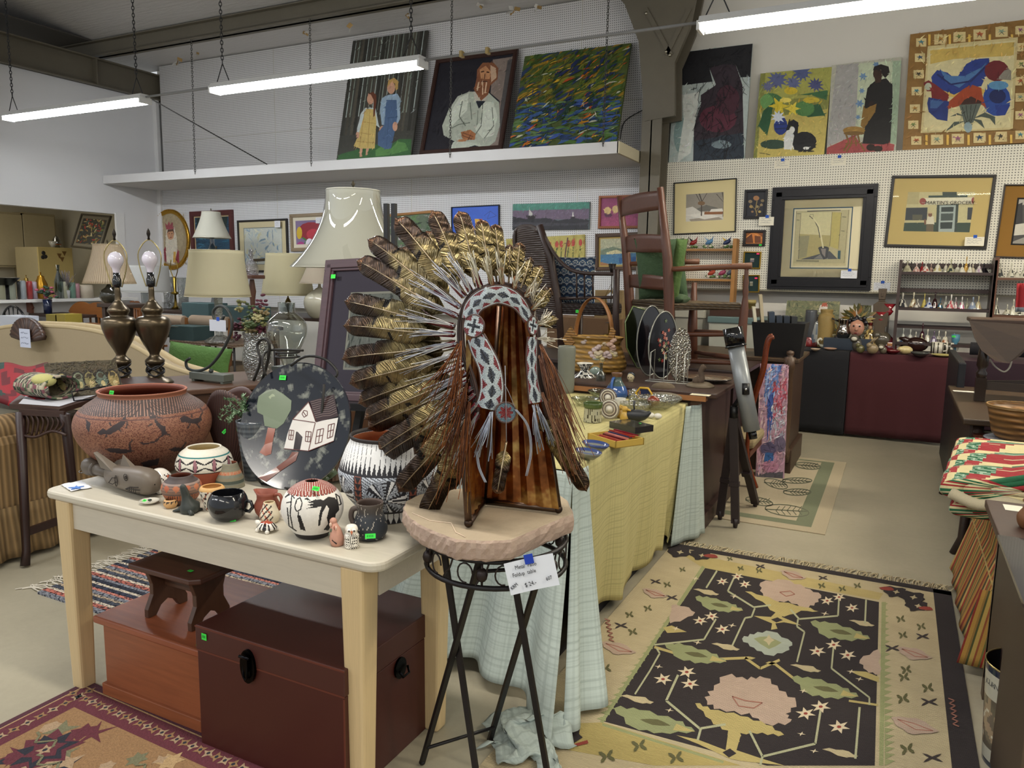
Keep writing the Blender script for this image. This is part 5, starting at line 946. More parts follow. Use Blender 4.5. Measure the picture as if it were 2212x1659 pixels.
b=B('#b09a84');N_=0;r=random.Random(6);ol=[(870,1100),(876,1082),(905,1068),(960,1058),(1060,1050),(1150,1054),(1196,1060),(1226,1080),(1240,1110),(1180,1134),(1105,1167),(1050,1170),(985,1166),(945,1152),(908,1136),(885,1120)]
den=[]
for i in range(len(ol)):
 (x0,y0),(x1,y1)=ol[i],ol[(i+1)%len(ol)]
 for q_ in range(6):den.append((x0+(x1-x0)*q_/6,y0+(y1-y0)*q_/6))
ctr_=pZ(1055,1105,.865);st_=T('flagstone_slab','thick tan flagstone slab with chipped edges lying on the black iron stand','stone slab',(ctr_.x,ctr_.y,.865))
rings=[]
for fz,k_,am in((.0,.985,.002),(-.006,1.0,.004),(-.02,1.005,.006),(-.036,1.0,.007),(-.05,.985,.006),(-.058,.96,.004)):
 rings.append([(pZ(x,y,.865)-V((ctr_.x,ctr_.y,.865)))*(k_+r.uniform(-am,am)*2)+V((0,0,fz+r.uniform(-am,am)*.35))for x,y in den])
n_=len(den);vs=[p for q_ in rings for p in q_]
cls=[['#ab9484','#b09a8a','#a68f80'][r.randrange(3)]for _ in range((len(rings)-1)*n_)]+['#a89880','#8c7768']
b.add(vs,[(i*n_+j,(i+1)*n_+j,(i+1)*n_+(j+1)%n_,i*n_+(j+1)%n_)for i in range(len(rings)-1)for j in range(n_)]+[tuple(range(n_)),tuple(range(len(vs)-1,len(vs)-n_-1,-1))],cls,smooth=False)
b.build('stone_body','stone',st_);b=B('#cdb8a0');l=[pZ(x,y,.8665)-V((ctr_.x,ctr_.y,.865))for x,y in((890,1108),(930,1125),(975,1130),(985,1150),(1005,1160))];b.tube(l,.0016,5);b.build('mineral_vein','stone',st_)
# price card on the stand
P0,P1=pY(1088,1218,1.70),pY(1194,1195,1.76);P2=pY(1092,1288,1.70);u=(P1-P0).normalized();v=(P2-P0).normalized();v=(v-u*v.dot(u)).normalized();nn=u.cross(v)
M_=Matrix((u,nn,-v)).transposed().to_4x4();M_.translation=P0;W_=(P1-P0).length;H_=(P2-P0).length
t=T('price_card','white handwritten card reading metal patio foldup table, taped to the iron stand','price card');t.matrix_world=M_
b=B('#e3e8f2');b.grid(lambda a,c_:(W_*a,.004*sin(a*3),-H_*c_),8,2);b.build('card','paper',t)
def tw(s__,x,z_,sz,rot=.05):text(s__,'handwriting',sz*H_,Matrix.Translation((W_*x,-.0025,-H_*z_))@Matrix.Rotation(-rot,4,'Y')@Matrix.Rotation(pi/2,4,'X')@Matrix.Diagonal((.8,1,1,1)),'#20222c',t,'LEFT')
for a in(('Metal  Patio',.2,.24,.17,.0),('Foldup  table',.12,.46,.17,.02),('KRM',.05,.84,.15,.5),('$ 24.-',.32,.84,.19,.1),('607',.76,.78,.16,.15)):tw(*a)
b=B('#1f3fae');b.box(W_*.42,-.003,-.014,W_*.6,-.0012,.012);b.build('tape','paper',t)
HB=pZ(1050,1090,.867);HB.z=.867;t=T('feather_headdress_sculpture','metal feather war bonnet sculpture with beaded headband standing on the flagstone','sculpture',HB)
YH=lambda px:1.76+(max(0,1050-px)*.0005 if px<1050 else(px-1050)*.0013)
def hp(px,py,dy=0):return pY(px,py,YH(px)+dy)-HB
r=random.Random(11)
def feather(bx,by,tx,ty,w,dy=0,gold=.55,curve=.06,name='feather'):
 a,e=hp(bx,by,dy),hp(tx,ty,dy*1.6+.0);ax=(e-a);L_=ax.length;d=ax.normalized();view=(EYE-HB-(a+e)/2).normalized();sd=d.cross(view).normalized();nn=sd.cross(d).normalized()
 if nn.dot(view)<0:nn=-nn
 s_=S(HB+(a+e)/2);W_=w*s_*.66;cv=curve*L_*(1 if tx<1060 else-1)*r.uniform(.5,1.3);NU,NV=8,44
 n1,n2=r.uniform(.45,.6),r.uniform(.5,.7);tcl=r.uniform(-.1,.1)
 def wd(v_,sg):
  k_=max(0,(v_-.18)/.14);k_=min(1,k_)**.7;tipk=max(0,1-((v_-.84)/.16)**2.4)**.5 if v_>.84 else 1
  nt=(n1 if sg<0 else n2);step=1.0 if v_<nt else .84
  return W_*(.05+.95*k_)*tipk*step*(.86+.1*v_)
 def fn(u_,v_):
  q_=u_*2-1;x=q_*wd(v_,q_)
  return a+d*(L_*v_-abs(x)*.35*(1-v_))+sd*(x+cv*sin(v_*pi/2)**2)+nn*(.010*(1-abs(q_))+.014*sin(v_*pi)+.002*sin(v_*40+q_*2))
 def col(u_,v_):
  q_=abs(u_*2-1);nt=n1 if u_<.5 else n2
  k_=max(0,min(1,(v_-gold-tcl+.1*q_)/.12))
  c0=mixc('#8f8058','#62563c',r.uniform(0,.7));c1=mixc('#30241e','#4a3a2c',r.uniform(0,.8))
  if .0<v_-nt<.03 and q_>.2:return hx('#1c1714')
  if v_>.93:return mixc('#4a3428','#6a4c34',r.random())
  return mixc(c0,c1,k_)
 b=B();b.grid(fn,NU,NV,col=col,uv=lambda u_,v_:((u_*2-1)*W_,v_*L_));
 b.tube([fn(.5,v_)+nn*.002 for v_ in[i/16 for i in range(16)]],[.0026*(1-.75*i/16)for i in range(16)],5,c='#9a8a70')
 return b.build(name,'feather',t,solid=.0012)
F=[(1002,640,847,484,46),(992,662,787,538,44),(986,682,766,583,46),(980,704,746,664,46),(980,722,746,718,44),(984,742,747,793,46),(992,764,762,838,46),(1000,786,782,880,44),(1008,806,798,916,42),(1014,822,809,942,42),(1020,838,825,980,44),(1026,852,834,1012,42),(1030,872,876,1070,46),(1032,892,928,1123,44),(1016,628,923,465,40),(1038,620,984,461,38),(1062,614,1034,476,32),(1084,612,1076,484,30),(1110,622,1130,526,27),(1136,640,1174,580,26),(1150,668,1191,628,27),(1160,700,1202,694,20)]
for i,(bx,by,tx,ty,w_)in enumerate(F):feather(bx,by,tx,ty,w_,dy=.012*(i%2),gold=.8 if i>14 else .6)
G_=[(1010,640,912,510,34),(998,660,858,545,36),(990,690,850,620,34),(984,712,838,690,34),(984,735,850,745,34),(996,775,855,830,34),(1012,820,880,905,34),(1026,860,905,985,34),(1028,622,990,505,28),(1074,614,1058,520,24),(1098,616,1108,530,22),(1122,630,1150,560,20),(1034,880,905,1040,34),(990,750,845,790,34),(1004,798,860,868,34),(1022,842,895,945,34),(1034,895,975,1060,34)]
for i,(bx,by,tx,ty,w_)in enumerate(G_):feather(bx,by,tx,ty,w_,dy=.035,gold=.75,name='feather')
feather(1165,890,1256,1064,34,dy=-.0,gold=.62);feather(1152,880,1225,990,30,dy=.03,gold=.9);feather(1094,955,1073,1066,27,dy=-.03,gold=.4,curve=.01)
def wires(name,c,spec,rr=.0009,m='brushed'):
 b=B(c)
 for(x0,y0,x1,y1,n_,sp,sag,dy)in spec:
  for i in range(n_):
   k_=r.uniform(.7,1.05);ex,ey=x0+(x1-x0)*k_+r.gauss(0,sp),y0+(y1-y0)*k_+r.gauss(0,sp);mx_,my_=(x0+ex)/2+r.uniform(-sp,sp)*.5,(y0+ey)/2-sag+r.uniform(-sp,sp)*.5
   b.tube(smoothp([hp(x0+r.uniform(-3,3),y0+r.uniform(-3,3),dy),hp(mx_,my_,dy-.015),hp(ex,ey,dy-.01+r.uniform(-.015,.01))],4),rr*r.uniform(.8,1.3),4,cap=False,c=c if isinstance(c,str)else c[r.randrange(len(c))])
 return b.build(name,m,t)
for i,(bx,by,tx,ty,w_)in enumerate(F):
 k_=.52 if i<14 else .5;wires('wire_fluff',['#b9bcc6','#d8d6d0','#9498a4']if i<15 else['#d2cdb8','#e6e2d4','#b9b096'],[(bx,by,bx+(tx-bx)*k_,by+(ty-by)*k_,12,8,2,-.015)])
 b=B('#5c1820' if i<16 else '#8a5a3c');b.tube([hp(bx,by,-.008),hp(bx+(tx-bx)*.26,by+(ty-by)*.26,-.02)],[.009,.006],7)
 b.build('quill_wrap','gloss',t)
CU=['#8a5534','#6b3f28','#a8683c','#5a3a2c']
wires('copper_hair',CU,[(995,738,975,905,20,14,-6,-.05),(990,745,900,880,10,18,0,-.05)])
wires('copper_hair',CU,[(1008,830,960,1000,22,16,-4,-.05),(1000,800,920,985,14,16,0,-.05)])
wires('copper_hair',CU,[(1014,870,990,1060,24,14,-4,-.05),(1004,860,950,1060,16,16,0,-.05)])
wires('copper_hair',['#9a7260','#7a5444','#b48a70','#6a4a3c','#a86f48'],[(1168,745,1235,940,34,12,14,-.02),(1172,800,1255,1010,40,14,10,-.02),(1172,850,1240,1030,30,12,8,-.02),(1165,770,1200,900,24,8,6,-.02)])
wires('leather_lace',['#9aa0ac','#b0b4bc','#8a909e'],[(1060,892,1030,985,16,8,-4,-.03),(1062,890,1062,985,5,4,-2,-.03),(1152,876,1168,970,14,5,-2,-.01),(1160,876,1190,960,10,6,6,-.01)],rr=.0013)
b=B('#9aa0ac')
for l in([(1114,885),(1140,920),(1147,975),(1137,1028)],[(1030,975),(1035,1010),(1049,1042)]):
 for q_ in(-2,0,2):b.tube(smoothp([hp(x+q_,y,-.035)for x,y in l],4),.0011,4)
b.build('leather_lace','satin',t)
wires('leather_lace',['#d8d2c4','#b8b0a0'],[(1160,700,1190,668,12,8,-2,-.02),(1164,730,1196,735,16,12,0,-.02),(1150,650,1160,610,12,8,0,-.02)],rr=.0011)
# band
def bead(s_,q_):
 if abs(q_)>.84:return hx('#c8d2d6')
 f=abs((s_%1)*2-1);g=abs(((s_+.5)%1)*2-1)
 if abs(q_)<.36*(1-f)**.9:return hx('#22262f')if abs(q_)<.12 else hx('#3b4250')
 if abs(q_)>.86-.42*(1-g)**1.1:return hx('#7c2830')
 return hx('#bac6cc')
def band(pts,name,cyc,dy=-.012):
 ps=smoothp([(x,y,w_)for x,y,w_ in pts],10);n_=len(ps)-1
 def fn(u_,v_):
  i=min(int(v_*n_),n_-1);f=v_*n_-i;p=ps[i].lerp(ps[i+1],f);tg=(ps[i+1]-ps[i]);l=(math.hypot(tg.x,tg.y)or 1)/1.42;q_=u_*2-1
  return hp(p.x-tg.y/l*q_*p.z,p.y+tg.x/l*q_*p.z,dy-.006*(1-q_*q_))
 b=B();b.grid(fn,22,n_*3,col=lambda u_,v_:bead(v_*cyc,u_*2-1));b.build(name,'bead',t,solid=.003)
 for q_ in(0,1):b=B('#4a322c');b.tube([fn(q_,i/40)for i in range(41)],.003,6);b.build('band_binding','satin',t)
band([(1015,690,12),(1022,665,13),(1042,646,14),(1072,636,14),(1100,642,13),(1124,660,10),(1142,692,7)],'beaded_headband',6)
band([(1028,728,13),(1038,752,15),(1056,790,16),(1063,830,17),(1060,860,18),(1055,884,21)],'beaded_drop',5)
band([(1150,728,7),(1148,770,8),(1150,820,8),(1158,870,11)],'beaded_drop',4)
for off in range(7):
 b=B(['#3a2722','#4c332a','#2c1e1c'][off%3]);o_=off*2.1
 pth=[(1034-o_*.9,905),(1034-o_,860),(1026-o_,820),(1012-o_,780),(1003-o_,745),(1002-o_,705),(1008-o_*.9,668),(1024-o_*.7,640-o_*.5),(1052-o_*.2,624-o_*.6),(1082,618-o_*.6),(1112+o_*.4,628-o_*.6),(1138+o_*.5,655-o_*.4),(1154+o_*.5,690),(1160+o_*.6,740),(1158+o_*.8,800),(1166+o_*1.1,850),(1180+o_*1.6,905)]
 b.tube(smoothp([hp(x,y,-.004-.003*(off%2))for x,y in pth],5),.0028,6);b.build('wrapped_cord','satin',t)
def disc(cx,cy,rx,ry,colf,name,dy=-.022):
 b=B();n1_,n2_=40,14;vs=[hp(cx,cy,dy-.004)]+[hp(cx+rx*(j+1)/n2_*cos(2*pi*i/n1_),cy+ry*(j+1)/n2_*sin(2*pi*i/n1_),dy)for j in range(n2_)for i in range(n1_)]
 fs,cl=[],[]
 for j in range(n2_):
  for i in range(n1_):
   k_=(i+1)%n1_;fs.append((0,1+i,1+k_)if j==0 else(1+(j-1)*n1_+i,1+j*n1_+i,1+j*n1_+k_,1+(j-1)*n1_+k_));a=2*pi*(i+.5)/n1_;q_=(j+.5)/n2_;cl.append(hx(colf(q_*cos(a),q_*sin(a),q_,a)))
 b.add(vs,fs,cl,True);b.build(name,'bead',t,solid=.003);b=B('#4a322c');b.tube(vs[1+(n2_-1)*n1_:],.0026,6,closed=True);b.build('rosette_binding','satin',t)
def cross(x,y,q_,a):
 x,y=x*cos(.25)+y*sin(.25),y*cos(.25)-x*sin(.25)
 if min(abs(x),abs(y))<.13 and max(abs(x),abs(y))<.66:return '#262b36'
 if min(abs(x),abs(y))<.36:return '#c8d4d8'
 return '#7c2c34'
disc(1024,704,22,24,cross,'beaded_rosette');disc(1151,703,11,20,cross,'beaded_rosette')
disc(1092,891,22,22,lambda x,y,q_,a:'#7a1c22' if q_<.42+.34*abs(((a*8/(2*pi))%1)*2-1)else '#5c7482','star_rosette',-.03)
b=B('#8f8f96');b.tube([hp(1091,790,-.03),hp(1093,880,-.034),hp(1094,960,-.03)],.0012,5);b.tube(smoothp([hp(1112,880,-.035),hp(1100,850,-.04),hp(1090,830,-.03)]),.001,4);b.build('hanging_thread','satin',t)
# copper panels and tube frame
A0,A1=pZ(1046,1078,.885)-HB,pY(1078,655,1.965)-HB;B0,B1=pZ(1208,1100,.885)-HB,pY(1144,668,1.93)-HB;C0,C1=pZ(1012,1128,.885)-HB,pY(1008,668,1.77)-HB
def panel(a0,a1,b0,b1,name,lo=None):
 nn=(b0-a0).cross(a1-a0).normalized()
 def fn(u_,v_):
  z=(u_*5)%1;z=abs(z*2-1);return(a0.lerp(b0,u_)).lerp(a1.lerp(b1,u_),v_)+nn*(.005*(z-.5))
 b=B('#b0703c');b.grid(fn,72,24,smooth=False);b.build(name,'copper',t,solid=.001)
panel(A0,A1,B0,B1,'copper_panel');panel(A0,A1,C0,C1,'copper_panel')
f0=V((0,0,.011))
for pts in([pZ(1012,1130,.88)-HB,pZ(1044,1082,.88)-HB],[pZ(1044,1082,.88)-HB,pZ(1206,1100,.88)-HB],[pZ(1206,1100,.88)-HB,pY(1190,990,1.975)-HB,pY(1168,880,1.965)-HB,pY(1156,760,1.95)-HB],[pZ(1012,1130,.88)-HB,pY(1004,1010,1.75)-HB,pY(1002,860,1.775)-HB],[pZ(1044,1082,.88)-HB,A1]):
 b=B('#5a4a40');b.tube(pts,.0105,12)
 for q_ in(pts[0],pts[-1]):b.ball(q_,.0125,12,8)
 b.build('frame_tube','patina',t)
 # ------------------------------------------------------------------ the big kilim and the leaf rug
CK=(1180,1150,2.1434);KR=dict(b='#2b2426',c='#b7a987',y='#b0a068',p='#b09a8a',g='#8b9068',w='#cfc0a4',l='#a8a888',r='#8c3a30',o='#5c5a3a',d='#3a3232',m='#9c6a5c')
RO=V((-.36,2.9,0));b=B()
b.box(-.71,-1.45,.0,.71,1.36,.008,c='#b3a585')
lay=[0]
def kp(c,pts,up=1):
 lay[0]+=1;h=.0085+lay[0]*.000008
 if not isinstance(pts[0],list):pts=[pts]
 for pl in pts:b.add([tuple(V((*pZ(CK[0]+x/CK[2],CK[1]+y/CK[2],0).xy,h))-RO)for x,y in pl],[tuple(range(len(pl)))],cols=[KR.get(c,c)],smooth=False)
def kw(c,pts):b.add([(x-RO.x,y-RO.y,.0088)for x,y in pts],[tuple(range(len(pts)))],cols=[KR[c]],smooth=False)
kw('b',[(.27,1.46),(.35,1.46),(.35,4.25),(.27,4.25)]);kw('b',[(-1.06,4.2),(.35,4.2),(.35,4.26),(-1.06,4.26)]);kw('b',[(-1.06,1.46),(.35,1.46),(.35,1.6),(-1.06,1.6)])
kp('#b09f6a',[(600,90),(1560,290),(1540,320),(730,175)]);kp('#a8985f',[(0,900),(260,890),(900,1090),(500,1091),(0,1000)])
kp('b',[(735,172),(1540,330),(1520,1091),(1020,1091),(265,885)])
kp('#8f9468',stroke([(728,165),(255,890)],16)+stroke([(1562,330),(1550,1091)],20)+stroke([(260,900),(820,1075)],12))
r=random.Random(3)
for i in range(26):
 f=i/26;x,y=735-470*f,172+713*f;k_=1+f;kp('#8f9468',[(x-6,y),(x-26*k_,y+8*k_),(x-8,y+14*k_)]);x,y=1552+5*f,330+760*f;kp('#8f9468',[(x+10,y),(x+30*k_,y+8),(x+10,y+16*k_)])
def jag(pts,n=3,amp=9,seed=1):
 rr=random.Random(seed);out=[]
 for i in range(len(pts)):
  (x0,y0),(x1,y1)=pts[i],pts[(i+1)%len(pts)];d=math.hypot(x1-x0,y1-y0)or 1;nx,ny=(y1-y0)/d,-(x1-x0)/d
  for q_ in range(n):f=q_/n;s_=amp*(1 if q_%2 else-.3)*rr.uniform(.6,1.2);out.append((x0+(x1-x0)*f+nx*s_,y0+(y1-y0)*f+ny*s_*.6))
 return out
 # rose medallions, yellow skirts, green leaves, blue grey star
kp('p',jag([(990,240),(1100,225),(1200,265),(1275,300),(1245,335),(1200,360),(1120,325),(1040,330),(1000,290)],4,10));kp('y',jag([(920,280),(1000,300),(1080,330),(1200,355),(1260,375),(1180,372),(1100,400),(1060,380),(1000,330)],3,7))
kp('p',jag([(830,670),(930,690),(1010,680),(1080,740),(1160,800),(1110,850),(1130,890),(1020,900),(940,850),(800,830),(740,790),(770,740)],4,16,2));kp('y',jag([(690,800),(760,830),(900,860),(1020,900),(1100,950),(1000,940),(900,940),(880,990),(840,930),(760,880)],4,12,3))
kp('y',[(1070,370),(1100,375),(1090,400),(1150,425),(1180,440),(1100,425),(1060,430),(1070,455),(1040,460),(1045,430),(960,395),(1040,400)]);kp('y',[(840,950),(900,950),(880,1020),(1000,1060),(1100,1091),(900,1070),(850,1060),(700,990),(600,950),(700,970),(830,1020)]);kp('b',[(1040,412),(1070,402),(1095,415),(1065,426)]);kp('b',[(815,1030),(850,1012),(880,1035),(845,1055)])
kp('y',stroke([(500,540),(700,600),(940,590),(1060,620),(1150,690)],12)+stroke([(1400,790),(1535,810)],10)+stroke([(920,590),(990,640),(1080,600)],12));kp('b',[(945,600),(990,583),(1035,605),(985,628)])
kp('#9fa69a',jag([(905,500),(960,480),(1040,465),(1140,520),(1110,560),(1030,580),(960,545)],4,10,5));kp('g',jag([(960,500),(1020,490),(1090,520),(1030,550)],2,4));kp('c',star(1030,508,26,14,4))
for x,y,s_,c in((800,345,1.0,'g'),(690,575,1.3,'g'),(1360,470,1.25,'g'),(1290,735,1.4,'g'),(500,890,1.7,'g')):
 kp(c,jag([(x-110*s_,y-40*s_),(x-40*s_,y-35*s_),(x+60*s_,y-5*s_),(x+110*s_,y+25*s_),(x+20*s_,y+30*s_),(x-60*s_,y+15*s_)],4,9*s_,int(x)));kp('o',jag([(x-40*s_,y-8*s_),(x+10*s_,y-8*s_),(x+45*s_,y+10*s_),(x-5*s_,y+8*s_)],2,3));kp('y',[(x+60*s_,y+4*s_),(x+112*s_,y+26*s_),(x+50*s_,y+22*s_)])
for x,y,s_ in((740,285,1),(1460,430,1),(830,540,1.1),(1200,640,1.2),(420,785,1.3),(1360,1035,1.4)):kp('c',jag([(x-60*s_,y-15*s_),(x+10*s_,y-12*s_),(x+60*s_,y+10*s_),(x+20*s_,y+15*s_)],3,6*s_,int(y)))
kp('p',jag([(1450,600),(1540,550),(1540,670),(1480,650)],4,10));kp('y',[(1400,650),(1480,655),(1540,680),(1540,705),(1440,670)]);kp('p',jag([(580,345),(640,350),(690,380),(640,410),(570,430)],3,8));kp('y',[(540,450),(580,440),(650,470),(560,475)])
for pl in([(790,185),(740,265)],[(870,215),(840,280),(960,355),(1040,345)],[(965,360),(950,400),(920,405),(860,535)],[(1480,320),(1475,430)],[(1355,310),(1350,395),(1170,410),(1130,365)],[(1165,410),(1160,445),(1195,470),(1160,610)],[(785,410),(730,505),(500,530)],[(1330,530),(1320,640),(1495,775),(1495,810)],[(510,545),(525,570),(480,650),(410,760)],[(610,670),(555,790),(710,920),(830,900)],[(715,920),(700,975)],[(1270,830),(1245,990),(1000,1050),(940,930)],[(1000,1050),(990,1091)],[(1450,820),(1430,1060)]):kp('l',stroke(pl,11 if pl[0][1]>600 else 8))
for x,y,s_ in((885,212,.8),(815,235,.8),(920,248,.8),(1355,308,.85),(1300,325,.9),(1415,358,.9),(765,397,.95),(712,418,.95),(815,458,1),(1330,530,1.05),(1255,560,1.1),(1395,578,1.1),(650,657,1.2),(540,690,1.2),(665,712,1.2),(1270,818,1.3),(1200,850,1.3),(1355,912,1.4)):kp('w',star(x,y,38*s_,16*s_,6,.3,.62));kp('r',ell(x,y,8*s_,5*s_,n=6))
for x,y in((690,222),(870,305),(1290,385),(600,455),(700,520),(1190,745),(520,632),(570,835),(1410,655),(1240,1025),(1180,945),(860,440),(1450,690)):kp('w',star(x,y,22,6,4,.3,.5))
kp('m',stroke([(1080,285),(1130,280),(1150,295),(1110,305),(1080,285)],4)+stroke([(860,770),(920,790),(1000,800),(960,825),(890,815),(860,770)],5))
def bow(x,y,s_,c='d'):kp(c,jag([(x-30*s_,y-14*s_),(x,y-3*s_),(x+30*s_,y-12*s_),(x+12*s_,y),(x+34*s_,y+14*s_),(x,y+4*s_),(x-28*s_,y+15*s_),(x-10*s_,y)],2,3,int(x+y)))
def clo(x,y,s_,c='o'):
 for a in(0,1.57,3.14,4.71):kp(c,ell(x+14*s_*cos(a+.6),y+9*s_*sin(a+.6),12*s_,5*s_,a+.6,6))
for x,y,s_ in((1740,490,1),(1600,545,1.1),(1770,795,1.3),(1785,1055,1.5),(505,235,.8),(580,310,.9),(345,440,1),(210,620,1.1),(1280,218,.7),(990,165,.7)):bow(x,y,s_)
for x,y,s_ in((1640,410,1),(1650,485,1),(1665,645,1.2),(1655,680,1.2),(1650,780,1.4),(1670,1015,1.6),(1735,445,1),(1765,730,1.3),(630,180,.7),(560,250,.8),(470,360,.9),(385,390,.9),(400,470,1),(275,640,1.2),(225,730,1.4),(145,685,1.3),(430,1000,1.7),(280,1050,1.8),(600,1055,1.7),(900,175,.7),(985,185,.7),(1275,255,.8),(1370,270,.8),(1440,255,.8),(850,130,.6)):clo(x,y,s_)
for x,y,s_ in((1700,570,1.1),(1700,905,1.5),(330,545,1.1),(500,290,.8),(1140,205,.8)):kp('p',jag([(x-70*s_,y-25*s_),(x+10*s_,y-22*s_),(x+80*s_,y+20*s_),(x,y+30*s_),(x-50*s_,y+5*s_)],3,6));kp('m',stroke([(x-50*s_,y-18*s_),(x,y-5*s_),(x+60*s_,y+18*s_),(x+5*s_,y+14*s_),(x-50*s_,y-18*s_)],4))
for x,y,s_ in((620,100,1),(720,115,.9),(1620,285,1),(1700,310,1.1),(1720,350,1),(60,945,2.2)):kp('b',jag([(x-60*s_,y-25*s_),(x+30*s_,y-20*s_),(x+50*s_,y+10*s_),(x-20*s_,y+25*s_),(x-50*s_,y+5*s_)],3,10*s_,int(x)));kp('c',star(x,y,18*s_,8*s_,4,.3,.6))
for x,y in((755,118),(1570,270),(1750,362)):kp('r',jag([(x-30,y-6),(x+25,y-8),(x+40,y+8),(x-10,y+6)],2,4))
kp('r',[(90,1005),(190,975),(195,990),(95,1015)])
for x0,y0,k_ in((1860,780,1),(270,410,.8)):kp('m',stroke([(x0+(i%2)*28*k_+i*2,y0+i*12*k_)for i in range(12)],5))
b.build('kilim_rug','rug',label='large cream and black kilim rug with jagged flowers beside the yellow cloth',cat='rug',loc=RO)
b=B('#b8aa8c');r=random.Random(7)
for i in range(150):
 x=-1.05+1.4*i/149;b.tube(smoothp([(x,4.26,.007),(x+r.uniform(-.01,.02),4.30,.01),(x+r.uniform(-.02,.04),4.345,.005)],2),.0032,3,cap=False,c=['#b8aa8c','#9a8c70','#c4b898'][i%3])
fr_=b.build('fringe','fabric');fr_.parent=bpy.data.objects['kilim_rug'];fr_.location=-RO
LR=V((-.72,5.93,0));b=B('#a2967e');b.box(-.43,-1.05,0,.43,1.05,.006)
def lq(c,x0,y0,x1,y1,h=.0065):b.add([(x0,y0,h),(x1,y0,h),(x1,y1,h),(x0,y1,h)],[(0,1,2,3)],cols=[c],smooth=False)
lq('#6a6f58',.24,-.93,.34,.98);lq('#6a6f58',-.43,-.95,.34,-.86,.0068);lq('#6a6f58',-.43,.93,.34,.97,.0071)
for px,py,rx,ry,a in((1700,1105,48,12,.12),(1722,1065,30,7,.0),(1722,1040,32,6,0),(1745,1008,28,7,.1),(1676,1047,26,9,.3),(1640,1085,30,8,.2)):
 for(s__,e_)in((1,None),):
  for q_ in stroke(ell(px,py,rx,ry,a,16)+[ell(px,py,rx,ry,a,16)[0]],2.2)+stroke([(px-rx,py-3),(px+rx*.9,py+2)],2.2)+sum([stroke([(px+i*rx*.25,py),(px+i*rx*.25+8,py-ry*.8)],1.6)+stroke([(px+i*rx*.25,py),(px+i*rx*.25+8,py+ry*.8)],1.6)for i in(-2,-1,0,1,2)],[]):b.add([tuple(V((*pZ(x,y,0).xy,.007))-LR)for x,y in q_],[(0,1,2,3)],cols=['#5c5e4c'],smooth=False)
b.build('leaf_rug','fabric',label='beige rug with dark leaf outlines and a green border in the aisle',cat='rug',loc=LR)
# ------------------------------------------------------------------ the cloth-covered display table
Z2=.815
b=B('#b9b07a');X1,X0,YA,YB=-1.07,-1.83,2.62,4.45
def yc(u_,v_):
 y=YA+(YB-YA)*v_
 if u_<.5:return(X0+(X1-X0)*u_*2,y,Z2+.001)
 f=(u_-.5)*2;z=Z2*(1-f)+(.055+.02*sin(v_*30))*f;fold=(.022*sin(v_*19+1)+.012*sin(v_*43))*f;zz=max(0,f-.0)
 return(X1+.012*min(1,f*12)+.05*f*f*(1-f)-.03*f+fold,y+(.06*(1-v_)-.28*max(0,v_-.85)/.15)*f*f,z)
b.grid(yc,44,90,uv=lambda u_,v_:(u_*1.56,v_*1.83));yt=b.build('yellow_tablecloth','plaid',label='soft yellow green tablecloth hanging over the long display table',cat='tablecloth',solid=.003)
b=B('#a9b5b0')
def pc(u_,v_):
 x=X0+(X1+.02-X0)*u_;f=v_;fl=f*f
 return(x+(-.06+.2*u_*u_)*fl+.012*sin(u_*26)*f,YA-.005-.012*min(1,f*9)-(.16+.28*u_**3)*fl+(.045*sin(u_*24+.6)+.03*sin(u_*11))*f,Z2-.003-(Z2-.03-.05*(1-u_)-.0)*f+.03*(1-u_)*f)
b.grid(pc,90,30,uv=lambda u_,v_:(u_*.8,v_*.85))
b.grid(lambda u_,v_:(X1+.02+.16*v_*v_+.03*sin(u_*9)*v_+.05*u_*v_,YA-.01+.16*u_-(.42-.1*u_)*v_*v_,Z2-.01-(Z2-.04)*v_),20,26,uv=lambda u_,v_:(.8+u_*.2,v_*.85))
b.grid(lambda u_,v_:(-1.12+.26*u_+.05*sin(v_*7),2.0+.2*v_+.04*sin(u_*11),.012+.06*sin(u_*pi)*v_+.02*sin(u_*17+v_*9)**2),20,14,uv=lambda u_,v_:(u_*.3,v_*.25))
b.grid(lambda u_,v_:(X1+.005+(.07+.02*sin(u_*12))*u_+.06*v_*u_+.01,YB-.1+.13*u_-.2*v_*(1-u_),Z2-.005-(Z2-.03)*v_),16,26,uv=lambda u_,v_:(u_*.25,v_*.8))
b.build('plaid_tablecloth','plaid',label='pale blue grey plaid cloth pooling on the floor under the yellow tablecloth',cat='tablecloth',solid=.003)
b=B('#1c1a1c');b.box(X0+.05,YA+.08,0,X1-.06,YB-.02,Z2-.03);b.build('table_shade_block','matte',label='black block under the yellow and plaid cloths, standing for the table and its shade',cat='table')  # solid black fill; its colour stands for the shade beneath the cloths
def at2(px,py,z=Z2+.004,rb=6):return stand(px,py,z,rb)
def vase(name,label,cat,px,py,pr,c,m='gloss',z=Z2+.004,n=28,part='vessel_body',colf=None,k=4,rb=None):
 if colf:return pot(name,label,cat,px,py,pr,colf,z=z,n=n,k=k,m=m,part=part)[0]
 P=stand(px,py,z,pr[1][0]if rb is None else rb);s_=S(P);t=T(name,label,cat,P);b=B(c);b.lathe([(r_*s_,h*s_)for r_,h in(prof(pr,k)if k>1 else pr)],n);b.build(part,m,t);t['_s']=s_;return t
